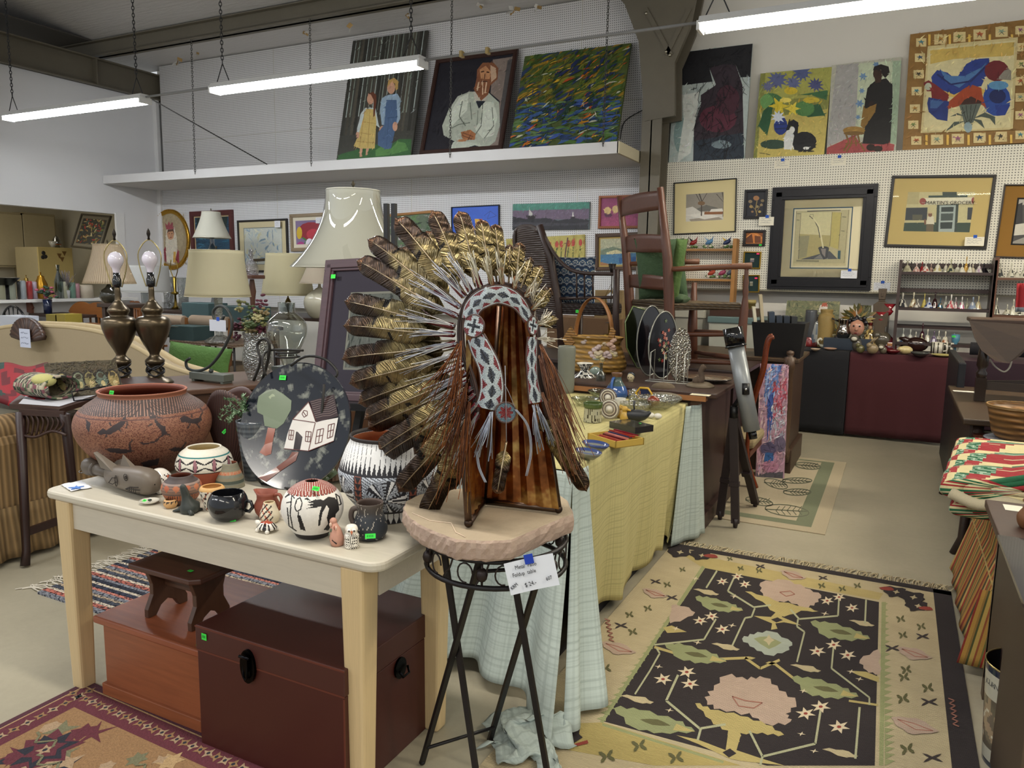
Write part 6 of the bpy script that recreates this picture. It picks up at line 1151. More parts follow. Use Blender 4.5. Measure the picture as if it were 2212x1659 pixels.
 # far end to near end
vase('black_white_vase','squat vase with black and white splatter glaze and a flared neck','vase',1262,838,[(0,0),(20,0),(26,8),(26,20),(12,32),(9,38),(18,50),(16,50),(7,38),(0,30)],0,colf=lambda s_,h,px,py,f,d:'#dcd8cc' if f>.68 or MN.noise(V((s_*.22,h*.25,0)))>.0 else '#26262a',n=90,k=5)
P=at2(1331,860);s_=S(P);t=T('blue_pitcher','bright blue glazed pitcher with a brown rim','pitcher',P);b=B();b.lathe(prof([(0,0),(20*s_,0),(25*s_,10*s_),(20*s_,24*s_),(10*s_,40*s_),(12*s_,53*s_),(10*s_,53*s_),(8*s_,40*s_)],5),36,col=lambda u_,z_,i:hx('#34558f')if z_<26*s_ else(hx('#4a5c5c')if z_<47*s_ else hx('#6a4a34')));b.build('vessel_body','gloss',t)
b=B('#3a62a8');b.tube(smoothp([(-3*s_,-9*s_,44*s_),(-4*s_,-17*s_,40*s_),(-4*s_,-22*s_,24*s_),(-3*s_,-20*s_,14*s_)]),3*s_,8);b.build('handle','gloss',t)
P=at2(1362,846);s_=S(P);t=T('seated_child_figurine','cream spotted seated figurine with a round painted face beside the blue pitcher','figurine',P);b=B('#cfc09a');b.lathe(prof([(0,0),(14*s_,0),(14*s_,10*s_),(7*s_,20*s_),(4*s_,24*s_)],4),20);b.ball((0,-2*s_,31*s_),(8*s_,8*s_,9*s_));b.tube([(-8*s_,0,16*s_),(-13*s_,-3*s_,8*s_)],3*s_,7);b.tube([(8*s_,0,16*s_),(15*s_,-2*s_,6*s_),(18*s_,-4*s_,2*s_)],3.4*s_,7);b.build('seated_body','gloss',t)
b=B('#2a3440');b.ball((0,1*s_,35*s_),(8.5*s_,8.5*s_,6.5*s_),12,8)
for q_ in((-3,31),(3,31)):b.ball((q_[0]*s_,-9.4*s_,q_[1]*s_),1.2*s_,6,4)
for q_ in((-4,14),(4,16),(1,7),(-7,8)):b.ball((q_[0]*s_,-12*s_*(1-q_[1]/60),q_[1]*s_),1.6*s_,6,4)
b.build('cap_and_spots','gloss',t)
for i,(px,py,rx,rz_,lb)in enumerate(((1432,868,41,12,'lower flat grey brown river stone, bottom of the pair'),(1432,842,26,12,'upper smooth brown river stone lying on the flat one'))):
 P=at2(px,py+4 if not i else 850,Z2+.003 if not i else Z2+.034,4);s_=S(P);b=B(['#6a6252','#5c4e3c'][i]);b.ball((0,0,rz_*s_),(rx*s_,rx*.75*s_,rz_*s_),24,12);b.build('river_stone','stone',label=lb,cat='stone',loc=P,rz=.4)
t=vase('glass_serving_bowl','long cut glass bowl heaped at the corner of the yellow cloth','bowl',1420,886,[(0,0),(18,0),(40,14),(50,24),(48,24),(38,15),(0,3)],'#dfe0d8','cutglass');P=t.location;s_=t['_s']
b=B('#7a3524');b.ball((0,0,0),(14*s_,12*s_,12*s_),18,12);b.build('painted_egg','gloss',label='dark red speckled egg resting in the cut glass bowl',cat='egg',loc=P+V((-.02,-.02,17*s_)))
t=vase('cut_glass_dish','clear cut glass dish with a scalloped edge beside the black bird','dish',1372,893,[(0,0),(14,0),(30,12),(34,20),(32,20),(28,13),(0,3)],'#dfe0d8','cutglass')
vase('glass_bud_vase','small clear glass tumbler beside the seated figurine','glass',1369,868,[(0,0),(11,0),(12,22),(11,22),(10,2),(0,2)],'#dfe0d8','cutglass')
P=at2(1390,874);s_=S(P);t=T('chain_ornament','yellow chain ornament draped over a dark blue card in the glass bowl','ornament',P+V((0,0,.03)));b=B('#c9a02c');b.tube([(18*s_*cos(a),0,12*s_+14*s_*sin(a))for a in[i*2*pi/6 for i in range(6)]],2.4*s_,6,closed=True);b.build('yellow_loop','gloss',t);b=B('#1f2548');b.box(-8*s_,2*s_,2*s_,14*s_,4*s_,20*s_);b.build('blue_card','paper',t)
# black water bird with a knob-handled head
P=at2(1378,912,rb=10);s_=S(P);t=T('black_bird_carving','dark grey carved water bird with a raised tail knob','carving',P);b=B('#26282c');b.tube(smoothp([(-30*s_,0,14*s_),(-16*s_,0,13*s_),(0,0,13*s_),(16*s_,0,16*s_),(26*s_,0,22*s_)]),[x_*s_ for x_ in(3,6,9,11,12,13,13,13,13,12.5,12,11,9,7,5,4,3)][:17],14);b.tube([(-8*s_,0,22*s_),(-10*s_,0,34*s_),(-9*s_,0,44*s_)],[2*s_,1.8*s_,3.2*s_],8);b.build('body','satin',t,rz=.25)
P=at2(1413,905,rb=6);s_=S(P);t=T('ceramic_shoes','pair of small white ceramic clogs in front of the glass bowl','figurine',P);b=B('#dcd8cc')
for q_ in(-8,8):b.ball((q_*s_,0,6*s_),(9*s_,6*s_,6.5*s_),12,8)
b.build('clog','gloss',t)
P=at2(1349,910,rb=6);s_=S(P);t=T('yellow_chick_figurine','little yellow long eared creature figurine in front of the glass dish','figurine',P);b=B('#bf9a44');b.lathe(prof([(0,0),(9*s_,0),(10*s_,10*s_),(6*s_,20*s_),(0,24*s_)],4),14);b.ball((0,0,26*s_),(7*s_,8*s_,6.5*s_),12,8);b.tube([(5*s_,0,25*s_),(14*s_,-3*s_,24*s_)],[3.5*s_,1.5*s_],7);b.tube([(-4*s_,0,30*s_),(-12*s_,0,34*s_)],[2.5*s_,1*s_],6);b.build('body','gloss',t)
P=at2(1336,905,rb=6);s_=S(P);t=T('yellow_chick_figurine','second yellow creature figurine, half hidden behind the first','figurine',P+V((0,.03,0)));b=B('#b08c3c');b.lathe(prof([(0,0),(7*s_,0),(8*s_,8*s_),(4*s_,18*s_)],4),12);b.ball((0,0,21*s_),6*s_,10,7);b.build('body','gloss',t)
vase('white_mug','small white mug with a grey picture band','mug',1340,884,[(0,0),(11,0),(12,20),(10.5,20),(10,3),(0,3)],'#c9c6bc')
vase('moss_green_canister','cream canister with a moss green rim and sprig drawings','canister',1280,914,[(0,0),(18,0),(20,4),(19,30),(21,32),(21,41),(19,41),(17,30),(0,5)],0,colf=lambda s_,h,px,py,f,d:'#4a5a30' if h>31 or f>.6 else('#3a3428' if MN.noise(V((s_*.5,h*.5,2)))>.28 else '#a8a58c'),n=60)
for px,py,rr_,lb,c in((1316,905,21,'round stoneware piece with a spiral centre and swirled edge, upright like a shell','#8c8272'),(1313,878,19,'black and white banded polished stone slab behind the spiral shell','#5a4c48')):
 P=at2(px,py,rb=4);s_=S(P);t=T('stone_ornament',lb,'ornament',P);b=B(c)
 for i in range(6):b.tube([(rr_*s_*(1-.14*i)*cos(a),-i*.001,rr_*s_*(1+.0*i)+rr_*s_*(1-.14*i)*sin(a))for a in[q_*2*pi/20 for q_ in range(20)]],(rr_*.09*s_),6,closed=True,c=[c,'#d8d2c4','#6a5c54','#c4b8a4',c,'#d8d2c4'][i])
 b.ball((0,0,rr_*s_),(rr_*.35*s_,8*s_,rr_*.35*s_),12,8);b.build('banded_disc','gloss',t)
for px,py,lb in((1264,878,'shallow clear glass dish overlapping the green canister'),(1300,862,'dark green glass bowl behind the spiral shell')):vase('glass_dish',lb,'dish',px,py,[(0,0),(14,0),(28,12),(31,16),(29,16),(26,12),(0,3)],'#b9c4b4' if px>1280 else '#e0e4dc','clear')
P=at2(1301,842,rb=6);vase('glass_bottle','small clear glass bottle in front of the wicker basket','bottle',1297,846,[(0,0),(10,0),(10.5,4),(10.5,34),(4,44),(3.6,58),(5,60),(2.8,60),(2.6,44),(9,32),(9,3),(0,3)],'#d8dcd4','clear')
t=vase('porcelain_flower_bouquet','small vase packed with pale porcelain roses','ornament',1270,835,[(0,0),(12,0),(18,16),(10,34),(14,42),(0,40)],'#8c9c90');s_=t['_s'];t.location+=V((.0,.16,.04));r=random.Random(5);b=B()
for i in range(15):
 c_=V((r.uniform(-30,34)*s_,r.uniform(-12,12)*s_,r.uniform(44,82)*s_));cc=['#c9b89c','#c2a08c','#b9a9a0','#d0c08c','#c9b4b0'][i%5]
 for q_ in range(6):a=q_*1.05+i;b.ball(c_+V((6*s_*cos(a),3*s_*sin(a),5*s_*sin(a*1.3))),(6.5*s_,4*s_,4.5*s_),8,5,c=cc)
b.build('rose_cluster','gloss',t)
vase('grey_cylinder_vase','plain grey green cylindrical mug standing behind the copper fringe','vase',1222,850,[(0,0),(17,0),(18,40),(19,92),(16,92),(15,6),(0,6)],'#76786c',m='satin')
# shallow box of fans, dvd, rimmed dishes
P=pZ(1308,962,Z2+.004);s_=S(P);t=T('shallow_gold_box','open yellow cardboard box filled with folded red fans','box',P,rz=-.55);b=B('#b99a44');b.box(-.13,0,0,.07,.006,.03);b.box(.064,0,0,.07,.16,.03);b.box(-.13,.0,0,-.124,.16,.03);b.box(-.13,.154,0,.07,.16,.03);b.box(-.13,0,0,.07,.16,.003,c='#a88a3c');b.build('tray','paper',t)
r=random.Random(9)
for i,c in enumerate(['#8f2a20','#a84a3c','#5c1c24','#c9786c','#2c3a5a','#9a2c20','#7a2030']):b=B(c);y=.02+.018*i;b.prism([(-.12+r.uniform(0,.03),y),(.05-r.uniform(0,.03),y+r.uniform(-.01,.02)),(.05,y+.014),(-.1,y+.012)],.018+.003*i,.024+.003*i);b.build('folded_fan','gloss',t)
P=pZ(1362,935,Z2+.004);b=B('#2a2a2c');b.box(-.15,0,0,.03,.12,.03);b.box(-.15,-.001,.03,.03,.12,.031,c='#3e3c34');o=b.build('boxed_book_set','gloss',label='black shrink wrapped boxed book set on the yellow cloth',cat='book',loc=P,rz=-.5);sticker(o,P+V((-.02,.08,.033)),.016,.008,n=(0,0,1))
for px,py,lb in((1286,975,'oval grey stoneware dish with a blue rim, behind the front one'),(1270,992,'oval grey stoneware dish with a blue rim, front of the pair')):
 P=at2(px,py,rb=10);s_=S(P);t=T('oval_dish',lb,'dish',P,rz=-.5);b=B();b.lathe([(0,0),(16*s_,0),(27*s_,10*s_),(31*s_,16*s_),(28*s_,17*s_),(24*s_,11*s_),(0,4*s_)],32,sx=1.2,sy=.75,col=lambda u_,z_,i:hx('#3a4a7c')if z_>13*s_ else hx('#7e8078'));b.build('dish','gloss',t)
 # ------------------------------------------------------------------ furniture between the cloth table and the wall
def W(px,py,Y):return pY(px,py,Y)
b=B('#3e2a22');CBZ=.885
t=T('wooden_cabinet','dark cabinet with an unfinished brown back panel past the yellow cloth','cabinet',(-1.42,4.95,0))
b.box(-.42,-.46,0,.42,.45,CBZ-.03,c='#35231e');b.box(-.44,-.48,0,.455,.47,.1);b.build('body','wood',t,bevel=.004)
b=B('#3a261e');b.box(-.45,-.52,CBZ-.03,.52,.5,CBZ);b.build('cabinet_top','wood',t,bevel=.006);b=B('#6d5648');b.box(-.4,-.474,.1,.36,-.462,CBZ-.05);b.box(.36,-.478,.1,.42,-.462,CBZ-.05,c='#7c5c48');b.box(-.42,-.53,CBZ-.05,.46,-.47,CBZ-.02,c='#a06c42');b.build('back_panel','satin',t)
b=B('#cfcfd6');b.box(.2,-.482,.62,.26,-.476,.67);b.build('paper_label','paper',t)
DZ=.9
t=T('display_desk','dark low desk that carries the two tall chairs and the trays','desk',(-2.1,5.6,0));b=B('#33211b');b.box(-1.15,-.1,DZ-.035,1.16,.74,DZ);b.build('desk_top','wood',t,bevel=.006);b=B('#2c1c18');b.box(-1.05,0,0,1.08,.68,DZ-.035);b.build('body','wood',t)
# ladder back rocker/armchair
WD='#5a3524'
t=T('ladder_back_armchair','tall reddish brown ladder back wooden armchair with a woven seat standing on the desk','chair',(-1.4,5.75,DZ));L0=V((-1.4,5.75,DZ));N_,F_=5.5,6.05
w_=lambda px,py,Y:W(px,py,Y)-L0
def post(pts,r_,name,c=WD):b=B(c);b.tube(pts,r_,12);return b.build(name,'woodz',t)
nb0=w_(1450,850,N_);nb0.z=.0;fb0=w_(1368,812,F_);fb0.z=0;nf0=w_(1598,815,N_);nf0.z=0;ff0=w_(1495,790,F_);ff0.z=0
post([nb0,w_(1447,700,N_),w_(1442,560,N_),w_(1426,405,N_)],[.038,.04,.036,.024],'back_post');post([fb0,w_(1362,680,F_),w_(1352,540,F_),w_(1338,424,F_)],[.04,.042,.034,.022],'back_post')
post(smoothp([nf0,w_(1602,730,N_),w_(1608,668,N_),w_(1610,640,N_),w_(1611,620,N_),w_(1612,600,N_),w_(1613,578,N_)],2),[.034,.034,.034,.03,.028,.022,.017,.022,.017,.02,.015,.015,.013],'front_post');post([ff0,w_(1496,700,F_),w_(1500,610,F_)],[.04,.038,.02],'front_post')
for(xa,ya,xb,yb,h_)in((1342,450,1432,432,30),(1352,528,1438,527,28),(1360,607,1442,613,22)):
 b=B(WD);A,Bp=w_(xa,ya,F_),w_(xb,yb,N_);s_=S(L0)*h_/2*1.25
 b.grid(lambda u_,v_:A.lerp(Bp,u_)+V((-.03*sin(u_*pi),0,(v_*2-1)*s_*(1+.25*sin(u_*pi)*(v_>.5)))),10,4);b.build('back_slat','wood',t,solid=.014)
for nm,A,Bp in(('armrest',w_(1440,582,N_),w_(1624,574,N_)),('armrest',w_(1358,570,F_),w_(1510,565,F_))):b=B('#6e4630');b.tube([A,A.lerp(Bp,.3),A.lerp(Bp,.8),Bp],[.018,.021,.021,.024],10);b.build(nm,'wood',t)
s1,s2,s3,s4=w_(1450,662,N_),w_(1602,660,N_),w_(1505,655,F_),w_(1362,652,F_)
b=B('#5a4a34');vs=[s1,s2,s3,s4];c_=sum(vs,V())/4;b.add([p+V((0,0,z_))for z_ in(-.03,.022)for p in vs]+[c_+V((0,0,.01))],[(3,2,1,0),(0,1,5,4),(1,2,6,5),(2,3,7,6),(3,0,4,7),(4,5,8),(5,6,8),(6,7,8),(7,4,8)],smooth=False);b.build('woven_seat','wicker_fine',t,bevel=.012)
for A,Bp in((w_(1450,722,N_),w_(1600,722,N_)),(w_(1452,778,N_),w_(1600,785,N_)),(w_(1366,715,F_),w_(1450,722,N_)),(w_(1500,715,F_),w_(1602,722,N_)),(w_(1368,775,F_),w_(1452,790,N_)),(w_(1498,760,F_),w_(1600,775,N_)),(w_(1366,765,F_),w_(1498,752,F_))):b=B(WD);b.tube([A,A.lerp(Bp,.5),Bp],[.014,.019,.014],8);b.build('stretcher','wood',t)
def cushion(name,label,P,u_,v_,nrm,c,m='quilt',th=.09,cat='pillow',rot=None,colf=None):
 b=B(c);u_,v_,nrm=V(u_),V(v_),V(nrm).normalized()
 for sg in(1,-1):b.grid(lambda a,c_:P*0+u_*(a*2-1)*(1-.06*(1-abs(c_*2-1))**.5)+v_*(c_*2-1)*(1-.06*(1-abs(a*2-1))**.5)+nrm*sg*th*((1-abs(a*2-1)**3)*(1-abs(c_*2-1)**3))**.55,40,40,col=colf)
 return b.build(name,m,label=label,cat=cat,loc=P)
P=W(1428,582,5.85);cushion('green_pillow','olive green velvet pillow standing upright in the ladder back armchair',P,(.2,0,.0),(-.03,0,.24),(.2,-1,.05),'#40563a',th=.1)
cushion('green_pillow','edge of a second green pillow leaning against the ladder back post',W(1462,588,5.62),(.035,.03,0),(.03,0,.25),(.5,-1,.05),'#4d6634',th=.06)
cushion('green_pillow','flat folded green pillow lying on the woven seat',W(1462,646,5.7),(.08,0,0),(0,.12,0),(0,0,1),'#3c4f34',th=.04)
# wicker armchair with a wave print cushion
t=T('wicker_armchair','dark brown wicker armchair with a high woven back standing on the desk','chair',(-2.4,6.0,DZ));L0=V((-2.4,6.0,DZ));YB_,YN=6.25,5.75;DW='#33221c'
w_=lambda px,py,Y:W(px,py,Y)-L0
bl,br=w_(1190,800,YN),w_(1200,700,YB_);b=B('#3b2820')
b.grid(lambda u_,v_:(w_(1122,700,YB_).lerp(w_(1212,710,YN),u_)).lerp(w_(1120,500-14*sin(u_*pi),YB_).lerp(w_(1172,494,YN),u_),v_)+V((-.05*sin(u_*pi),.0,0)),16,20);b.build('woven_back','wicker_fine',t,solid=.03)
for pts,r_,nm in(([w_(1216,800,YN),w_(1206,650,YN),w_(1190,560,YN),w_(1165,487,YN)],.03,'back_post'),(smoothp([w_(1116,560,YB_),w_(1112,510,YB_),w_(1122,493,YB_),w_(1145,490,6),w_(1165,500,YN)]),.022,'top_roll'),(smoothp([w_(1172,500,YN),w_(1195,545,YN-.02),w_(1225,578,YN-.05),w_(1262,590,YN-.08),w_(1330,592,YN-.1)]),.015,'armrest'),([w_(1332,582,YN-.1),w_(1330,680,YN-.1),w_(1335,790,YN-.1)],.026,'front_post'),([w_(1200,645,YN),w_(1328,642,YN-.1)],.013,'arm_rail'),([w_(1252,780,6.3),w_(1255,680,6.3)],.02,'rear_leg')):
 b=B(DW);b.tube(pts,r_,10);b.build(nm,'wood',t)
for px in(1245,1262,1280):b=B(DW);b.tube([w_(px,590,YN-.07),w_(px+1,643,YN-.06)],.008,6);b.build('spindle','wood',t)
b=B('#2c1f1a');b.box(*(w_(1200,678,YN)),*(w_(1345,655,6.2)));b.build('woven_seat','wicker_fine',t,bevel=.02)
def waves(a,c_):
 x,y=a*6,c_*5;row=int(y);x+=.5*(row%2);fx,fy=x%1-.5,y%1;d=math.hypot(fx,fy*.9);k_=int(d*9)
 return hx(['#1c2c44','#8c9096','#24405c','#a5a69c','#2c4866','#1c2c44'][k_%6])
cushion('patterned_cushion','navy blue cushion with pale swirling wave print in the wicker armchair',W(1238,605,6.02),(.2,.0,0),(-.02,.05,.2),(.1,-1,.3),'#24405c',th=.08,m='fabric',colf=waves)
# things on the desk
P=W(1287,800,5.2);P.z=CBZ;P=stand(1287,806,CBZ,30);s_=S(P);t=T('handled_basket','golden wicker basket with a tall hoop handle behind the porcelain roses','basket',P)
b=B('#a8803c');b.lathe([(50*s_,0),(62*s_,8*s_),(64*s_,20*s_),(56*s_,45*s_),(48*s_,62*s_),(56*s_,74*s_),(58*s_,76*s_),(52*s_,74*s_),(46*s_,60*s_),(58*s_,22*s_),(0,4*s_)],48,sx=1.05,sy=.75);b.build('woven_body','wicker',t)
b=B('#8a5c30');b.grid(lambda u_,v_:(-8*s_-50*s_*cos(pi*u_)*.9,(v_-.5)*16*s_,70*s_+88*s_*sin(pi*u_)),24,1);b.build('hoop_handle','wood',t,solid=.004,rz=-.15);b=B('#a87c44');b.prism([(-60*s_,45*s_),(-35*s_,70*s_),(-55*s_,95*s_),(-72*s_,68*s_)],-20*s_,-12*s_,'y');b.prism([(30*s_,65*s_),(44*s_,60*s_),(48*s_,90*s_),(38*s_,100*s_)],-22*s_,-16*s_,'y');b.build('woven_knot','wicker_fine',t);sticker(t,P+V((-45*s_,-.02,128*s_)),.02,.02)
CY_=4.95
def tray(label,cx,cy,rx,ry,dx,c,rim,flowers=False,octo=False):
 P=W(cx,cy+ry,CY_+dx);P.z=CBZ+.005;s_=S(P);t=T('painted_tray',label,'tray',P,rz=1.15);b=B(c);R_,Z_=rx*2.1*s_,ry*s_
 pts=ell(0,Z_,R_,Z_,n=8 if octo else 32,rot=pi/8 if octo else 0)if octo else[(x*(1+.05*sin(6*i)),z_)for i,(x,z_)in enumerate(ell(0,Z_,R_,Z_,n=32))]
 b.prism(pts,-.004,.004,'y');b.build('tray_panel','gloss',t);b=B(rim);b.tube([(x,-.006,z_)for x,z_ in pts],.0045,5,closed=True);b.build('rim','gloss',t)
 if flowers:
  b=B();r=random.Random(1)
  for i in range(26):c2=['#a85a4a','#c08474','#8c3a34','#5c6a44','#b0a88c'][i%5];b.prism(star(r.gauss(0,R_*.25),Z_+r.gauss(0,Z_*.3),.016,.008,5,i),-.006-.0001*i,-.0055-.0001*i,'y',c=c2)
  b.build('painted_flowers','gloss',t)
tray('dark octagonal tray with a pale green edge, standing behind the two black trays',1378,772,22,75,.12,'#1c2014','#6a7a48',octo=True)
tray('black scalloped tray with handle notch, between the octagonal and the rose tray',1400,765,20,75,.04,'#16151a','#8a8a80');tray('black tray painted with pink roses, standing upright in the wire rack',1428,770,22,72,-.05,'#17161a','#9a9a90',flowers=True)
P=W(1465,845,4.8);P.z=CBZ+.005;s_=S(P);t=T('crystal_platter','scalloped cut crystal platter standing upright in the white wire rack','platter',P,rz=1.15);b=B('#c9c6b4');b.prism([(x*(1+.06*(i%2)),z_)for i,(x,z_)in enumerate(ell(0,58*s_,34*s_,58*s_,n=40))],-.008,.004,'y');b.build('glass_platter','cutglass',t)
t=T('wire_plate_rack','white wire rack holding the trays and the crystal platter','rack',(P.x,P.y-.04,CBZ));b=B('#b9b9b0')
for dx in(-.17,-.08,.0,.05):b.tube([(dx,-.03,.003),(dx,-.03,.19),(dx+.0,.06,.2),(dx,.06,.003)],.003,6)
b.tube([(-.2,-.03,.004),(.07,-.03,.004),(.07,.06,.004),(-.2,.06,.004)],.003,6,closed=True);b.build('wire_frame','satin',t)
P=stand(1512,838,CBZ,22);s_=S(P);t=T('driftwood_candle_holder','weathered knotted wood ornament on a round stepped base','ornament',P);b=B('#6a5c48');b.lathe([(0,0),(30*s_,0),(30*s_,3*s_),(25*s_,6*s_),(20*s_,9*s_),(0,10*s_)],32);b.build('round_base','wood',t);b=B('#5a4a3c');b.tube(smoothp([(-6*s_,-4*s_,12*s_),(3*s_,0,18*s_),(0,0,34*s_),(8*s_,2*s_,46*s_)]),[x_*s_ for x_ in(9,10,10,9,7,6,6,6,6,6,7,7,4)],9);b.ball((-8*s_,-8*s_,13*s_),8*s_,8,6);b.build('knotted_wood','stone',t)
t=T('price_card','cream price card lying on the cabinet beside the driftwood ornament','price card',pZ(1513,853,CBZ+.002));b=B('#e0d8b8');b.box(-.055,-.03,0,.055,.03,.001);b.build('card','paper',t);b=B('#3a3a3a');rr_=random.Random(3);[scrib(b,-.04,y_,.08,.012,rr_,lambda x,z:(x,z,.0018),'#3a3a3a')for y_ in(.01,-.012)];b.build('handwriting','paper',t)
P=stand(1545,825,DZ+.002,20);P=pZ(1560,822,DZ+.001);s_=S(P);b=B('#3c342c');b.lathe([(0,0),(50*s_,0),(56*s_,4*s_),(54*s_,5*s_),(30*s_,3*s_),(0,5*s_)],32,sy=.8,col=lambda u_,z_,i:hx(['#2a2522','#2a2522','#3c342c','#7c6a58','#8c7c68'][min(i,4)]));b.build('round_trivet','gloss',label='dark round plaque with a pale patterned middle lying flat on the desk',cat='plaque',loc=P+V((-.1,0,0)))
# telescope
t=T('telescope','silver and black telescope pointing up on a dark wooden tripod in the aisle','telescope',(-.83,4.9,0));L0=V((-.83,4.9,0));w_=lambda px,py,Y:W(px,py,Y)-L0;TY=4.75
a,e=w_(1582,708,TY),w_(1624,930,TY);d=(e-a).normalized();s_=S(a+L0)
for(f0,f1,r0,c,m,nm)in((0,.17,21,'#0e0e10','gloss','dew_cap'),(.165,.185,22.5,'#0e0e10','gloss','cap_ring'),(.185,1,17.5,'#8c9092','tubemetal','tube_body'),(1,1.08,9,'#0e0e10','gloss','focuser')):b=B(c);b.tube([a.lerp(e,f0),a.lerp(e,f1)],r0*s_,24);b.build(nm,m,t)
b=B('#d8d8d8');b.ball(w_(1619,927,TY-.03),.017,10,7);b.build('focus_knob','chrome',t);b=B('#131315');hd=w_(1586,878,TY+.02);b.bar(w_(1611,842,TY-.01),hd,.028,.02);b.tube([w_(1611,828,TY-.05),w_(1611,852,TY-.05)],.022,10);b.tube([hd,hd-V((0,0,.07))],.026,12);b.build('mount','satin',t);b=B('#dedede');b.ball(w_(1611,841,TY-.075),.009,8,6);b.build('mount_bolt','chrome',t)
for fx,fy,ty in((1588,1136,TY),(1631,1092,5.24),(1555,1118,5.2)):
 b=B('#2c2224');F1=pZ(fx,fy+4,0)-L0;b.bar(hd-V((0,0,.07)),F1+V((0,0,.03)),.05,.028);b.bar((hd-V((0,0,.07))).lerp(F1,.58),(hd-V((0,0,.07))).lerp(F1,.62),.06,.04);b.tube([F1+V((0,0,.06)),F1+V((0,0,.0))],[.022,.012],8);b.build('tripod_leg','satin',t)
 # bentwood chair, pink painting, tall hutch
t=T('bentwood_lounge_chair','glossy red brown bentwood chair with curved side frames and a floral seat behind the telescope','chair',(-.95,5.45,0));L0=V((-.95,5.45,0));w_=lambda px,py,Y:W(px,py,Y)-L0
for Y_,dx in((5.3,0),(5.75,10)):
 b=B('#6b3018');l=[(1672,728),(1664,732),(1657,752),(1650,800),(1634,850),(1622,895),(1616,940),(1614,985),(1622,1020),(1634,1054)]
 b.tube(smoothp([w_(x-dx*.3,y-dx*.4,Y_)for x,y in l],4),.021,10,flat=.7);b.build('side_frame','wood_gloss',t)
b=B('#8c7c5c');b.box(-.08,-.12,.38,.14,.35,.46);b.build('floral_seat','fabric',t,bevel=.03);b=B('#5a2c18');b.box(-.09,-.15,.33,.12,.36,.37);b.build('seat_rail','wood',t);b=B('#5a2c18');b.tube(smoothp([(-.06,-.14,.36),(-.08,-.14,.18),(-.06,-.14,.0)]),.018,8);b.tube(smoothp([(-.06,.32,.36),(-.08,.32,.18),(-.06,.32,.0)]),.018,8);b.build('rear_leg','wood_gloss',t)
pk=strokes(41,70,['#b88c9c','#a87c94','#c4a4a8','#b09ab0'],ln=(.1,.4),wd=(.03,.08),ang=(1,2))+strokes(42,30,['#3a5a9c','#5a7ab4','#8ca0c8'],(.2,.72,.75,1),(.1,.3),(.03,.08),(.2,1.4))+strokes(43,34,['#8c2c3c','#a8445a','#c46a7c'],(.5,.55,.95,.85),(.05,.15),(.03,.07))+[('#2c4a94',[(.3,.7),(.5,.75),(.52,.5),(.45,.35),(.42,.55),(.36,.3),(.33,.5)])]+strokes(44,120,['#b9b9c4','#9a9aac','#cfcfd6','#a8a8b4'],(.45,.25,.95,.62),(.03,.07),(.02,.05))+[('#4a4060',ell(.4,.25,.28,.06)),('#24548c',[(.25,.22),(.6,.22),(.58,.12),(.3,.1)]),('#5c5068',ell(.8,.3,.2,.07)),('#a8748c',ell(.5,.1,.3,.05)),('#4c4850',[(.05,0),(.95,0),(.95,.06),(.05,.03)])]
pk_t=pic('canvas_painting','tall pink and blue drip painting leaning against the wooden hutch, green sticker on its corner',0,0,0,0,None,'#a88494',(),nsh=pk,P3=(pZ(1632,1030,.004),pZ(1694,1034,.004),W(1612,784,6.2)),dep=.02);sticker(pk_t,pZ(1684,1026,.02)-V((0,.01,0)),.03,.02)
t=T('tall_wooden_hutch','dark carved wooden hutch with a turned corner column, black crate standing on it','cabinet',(-1.2,6.7,0));b=B('#3e2c20');b.box(-.5,-.35,.0,.5,.35,.9);b.box(-.5,-.38,0,.53,.38,.2);b.build('body','wood',t,bevel=.006);b=B('#44321f');b.box(-.5,-.4,.9,.54,.4,.93);b.build('hutch_top','wood',t,bevel=.005);b=B('#4a3626');b.lathe([(0,.1),(.05,.1),(.05,.2),(.035,.22),(.04,.5),(.033,.84),(.045,.86),(.045,.94),(.02,.95),(.03,.97),(.028,.99),(0,1.0)],16,at=(.47,-.38,0));b.build('turned_column','woodz',t)
P=pZ(1678,772,.93);s_=S(P);P+=V((0,.12,0));t=T('black_crate','black flared bin holding frames and dark books on the wooden hutch','bin',P);b=B('#141417');h_=75*s_
for x0,y0,x1,y1 in((-1,-1,1,-1),(1,-1,1,1),(1,1,-1,1),(-1,1,-1,-1)):b.quad((x0*.17,y0*.12,0),(x1*.17,y1*.12,0),(x1*.2,y1*.17,h_),(x0*.2,y0*.17,h_))
b.quad((-.17,-.12,.003),(.17,-.12,.003),(.17,.12,.003),(-.17,.12,.003));b.build('bin_body','satin',t,solid=.006)
for i,(dx,c,hh,lb)in enumerate(((-.2,'#c9c4ae',.4,'pale thin frame at the outer end of the black bin'),(-.14,'#b0a488',.5,'stretched canvas seen from its wooden back, tallest piece in the black bin'),(-.06,'#2c3848',.36,'navy book leaning beside the canvas back in the black bin'),(0,'#232c3a',.33,'dark slate book second from the canvas back in the black bin'),(.06,'#1d2633',.33,'dark slate book third from the canvas back in the black bin'),(.12,'#222426',.33,'near black book at the inner end of the black bin'))):
 b=B(c);b.box(-.012 if i<2 else-.022,-.1,.01,.012 if i<2 else .022,.1,hh);o=b.build('stored_picture' if i<2 else 'book','satin',label=lb,cat='frame' if i<2 else 'book',loc=P+V((dx*.8,0,.0)));o.rotation_euler=(0,-.16+.03*i,.2)
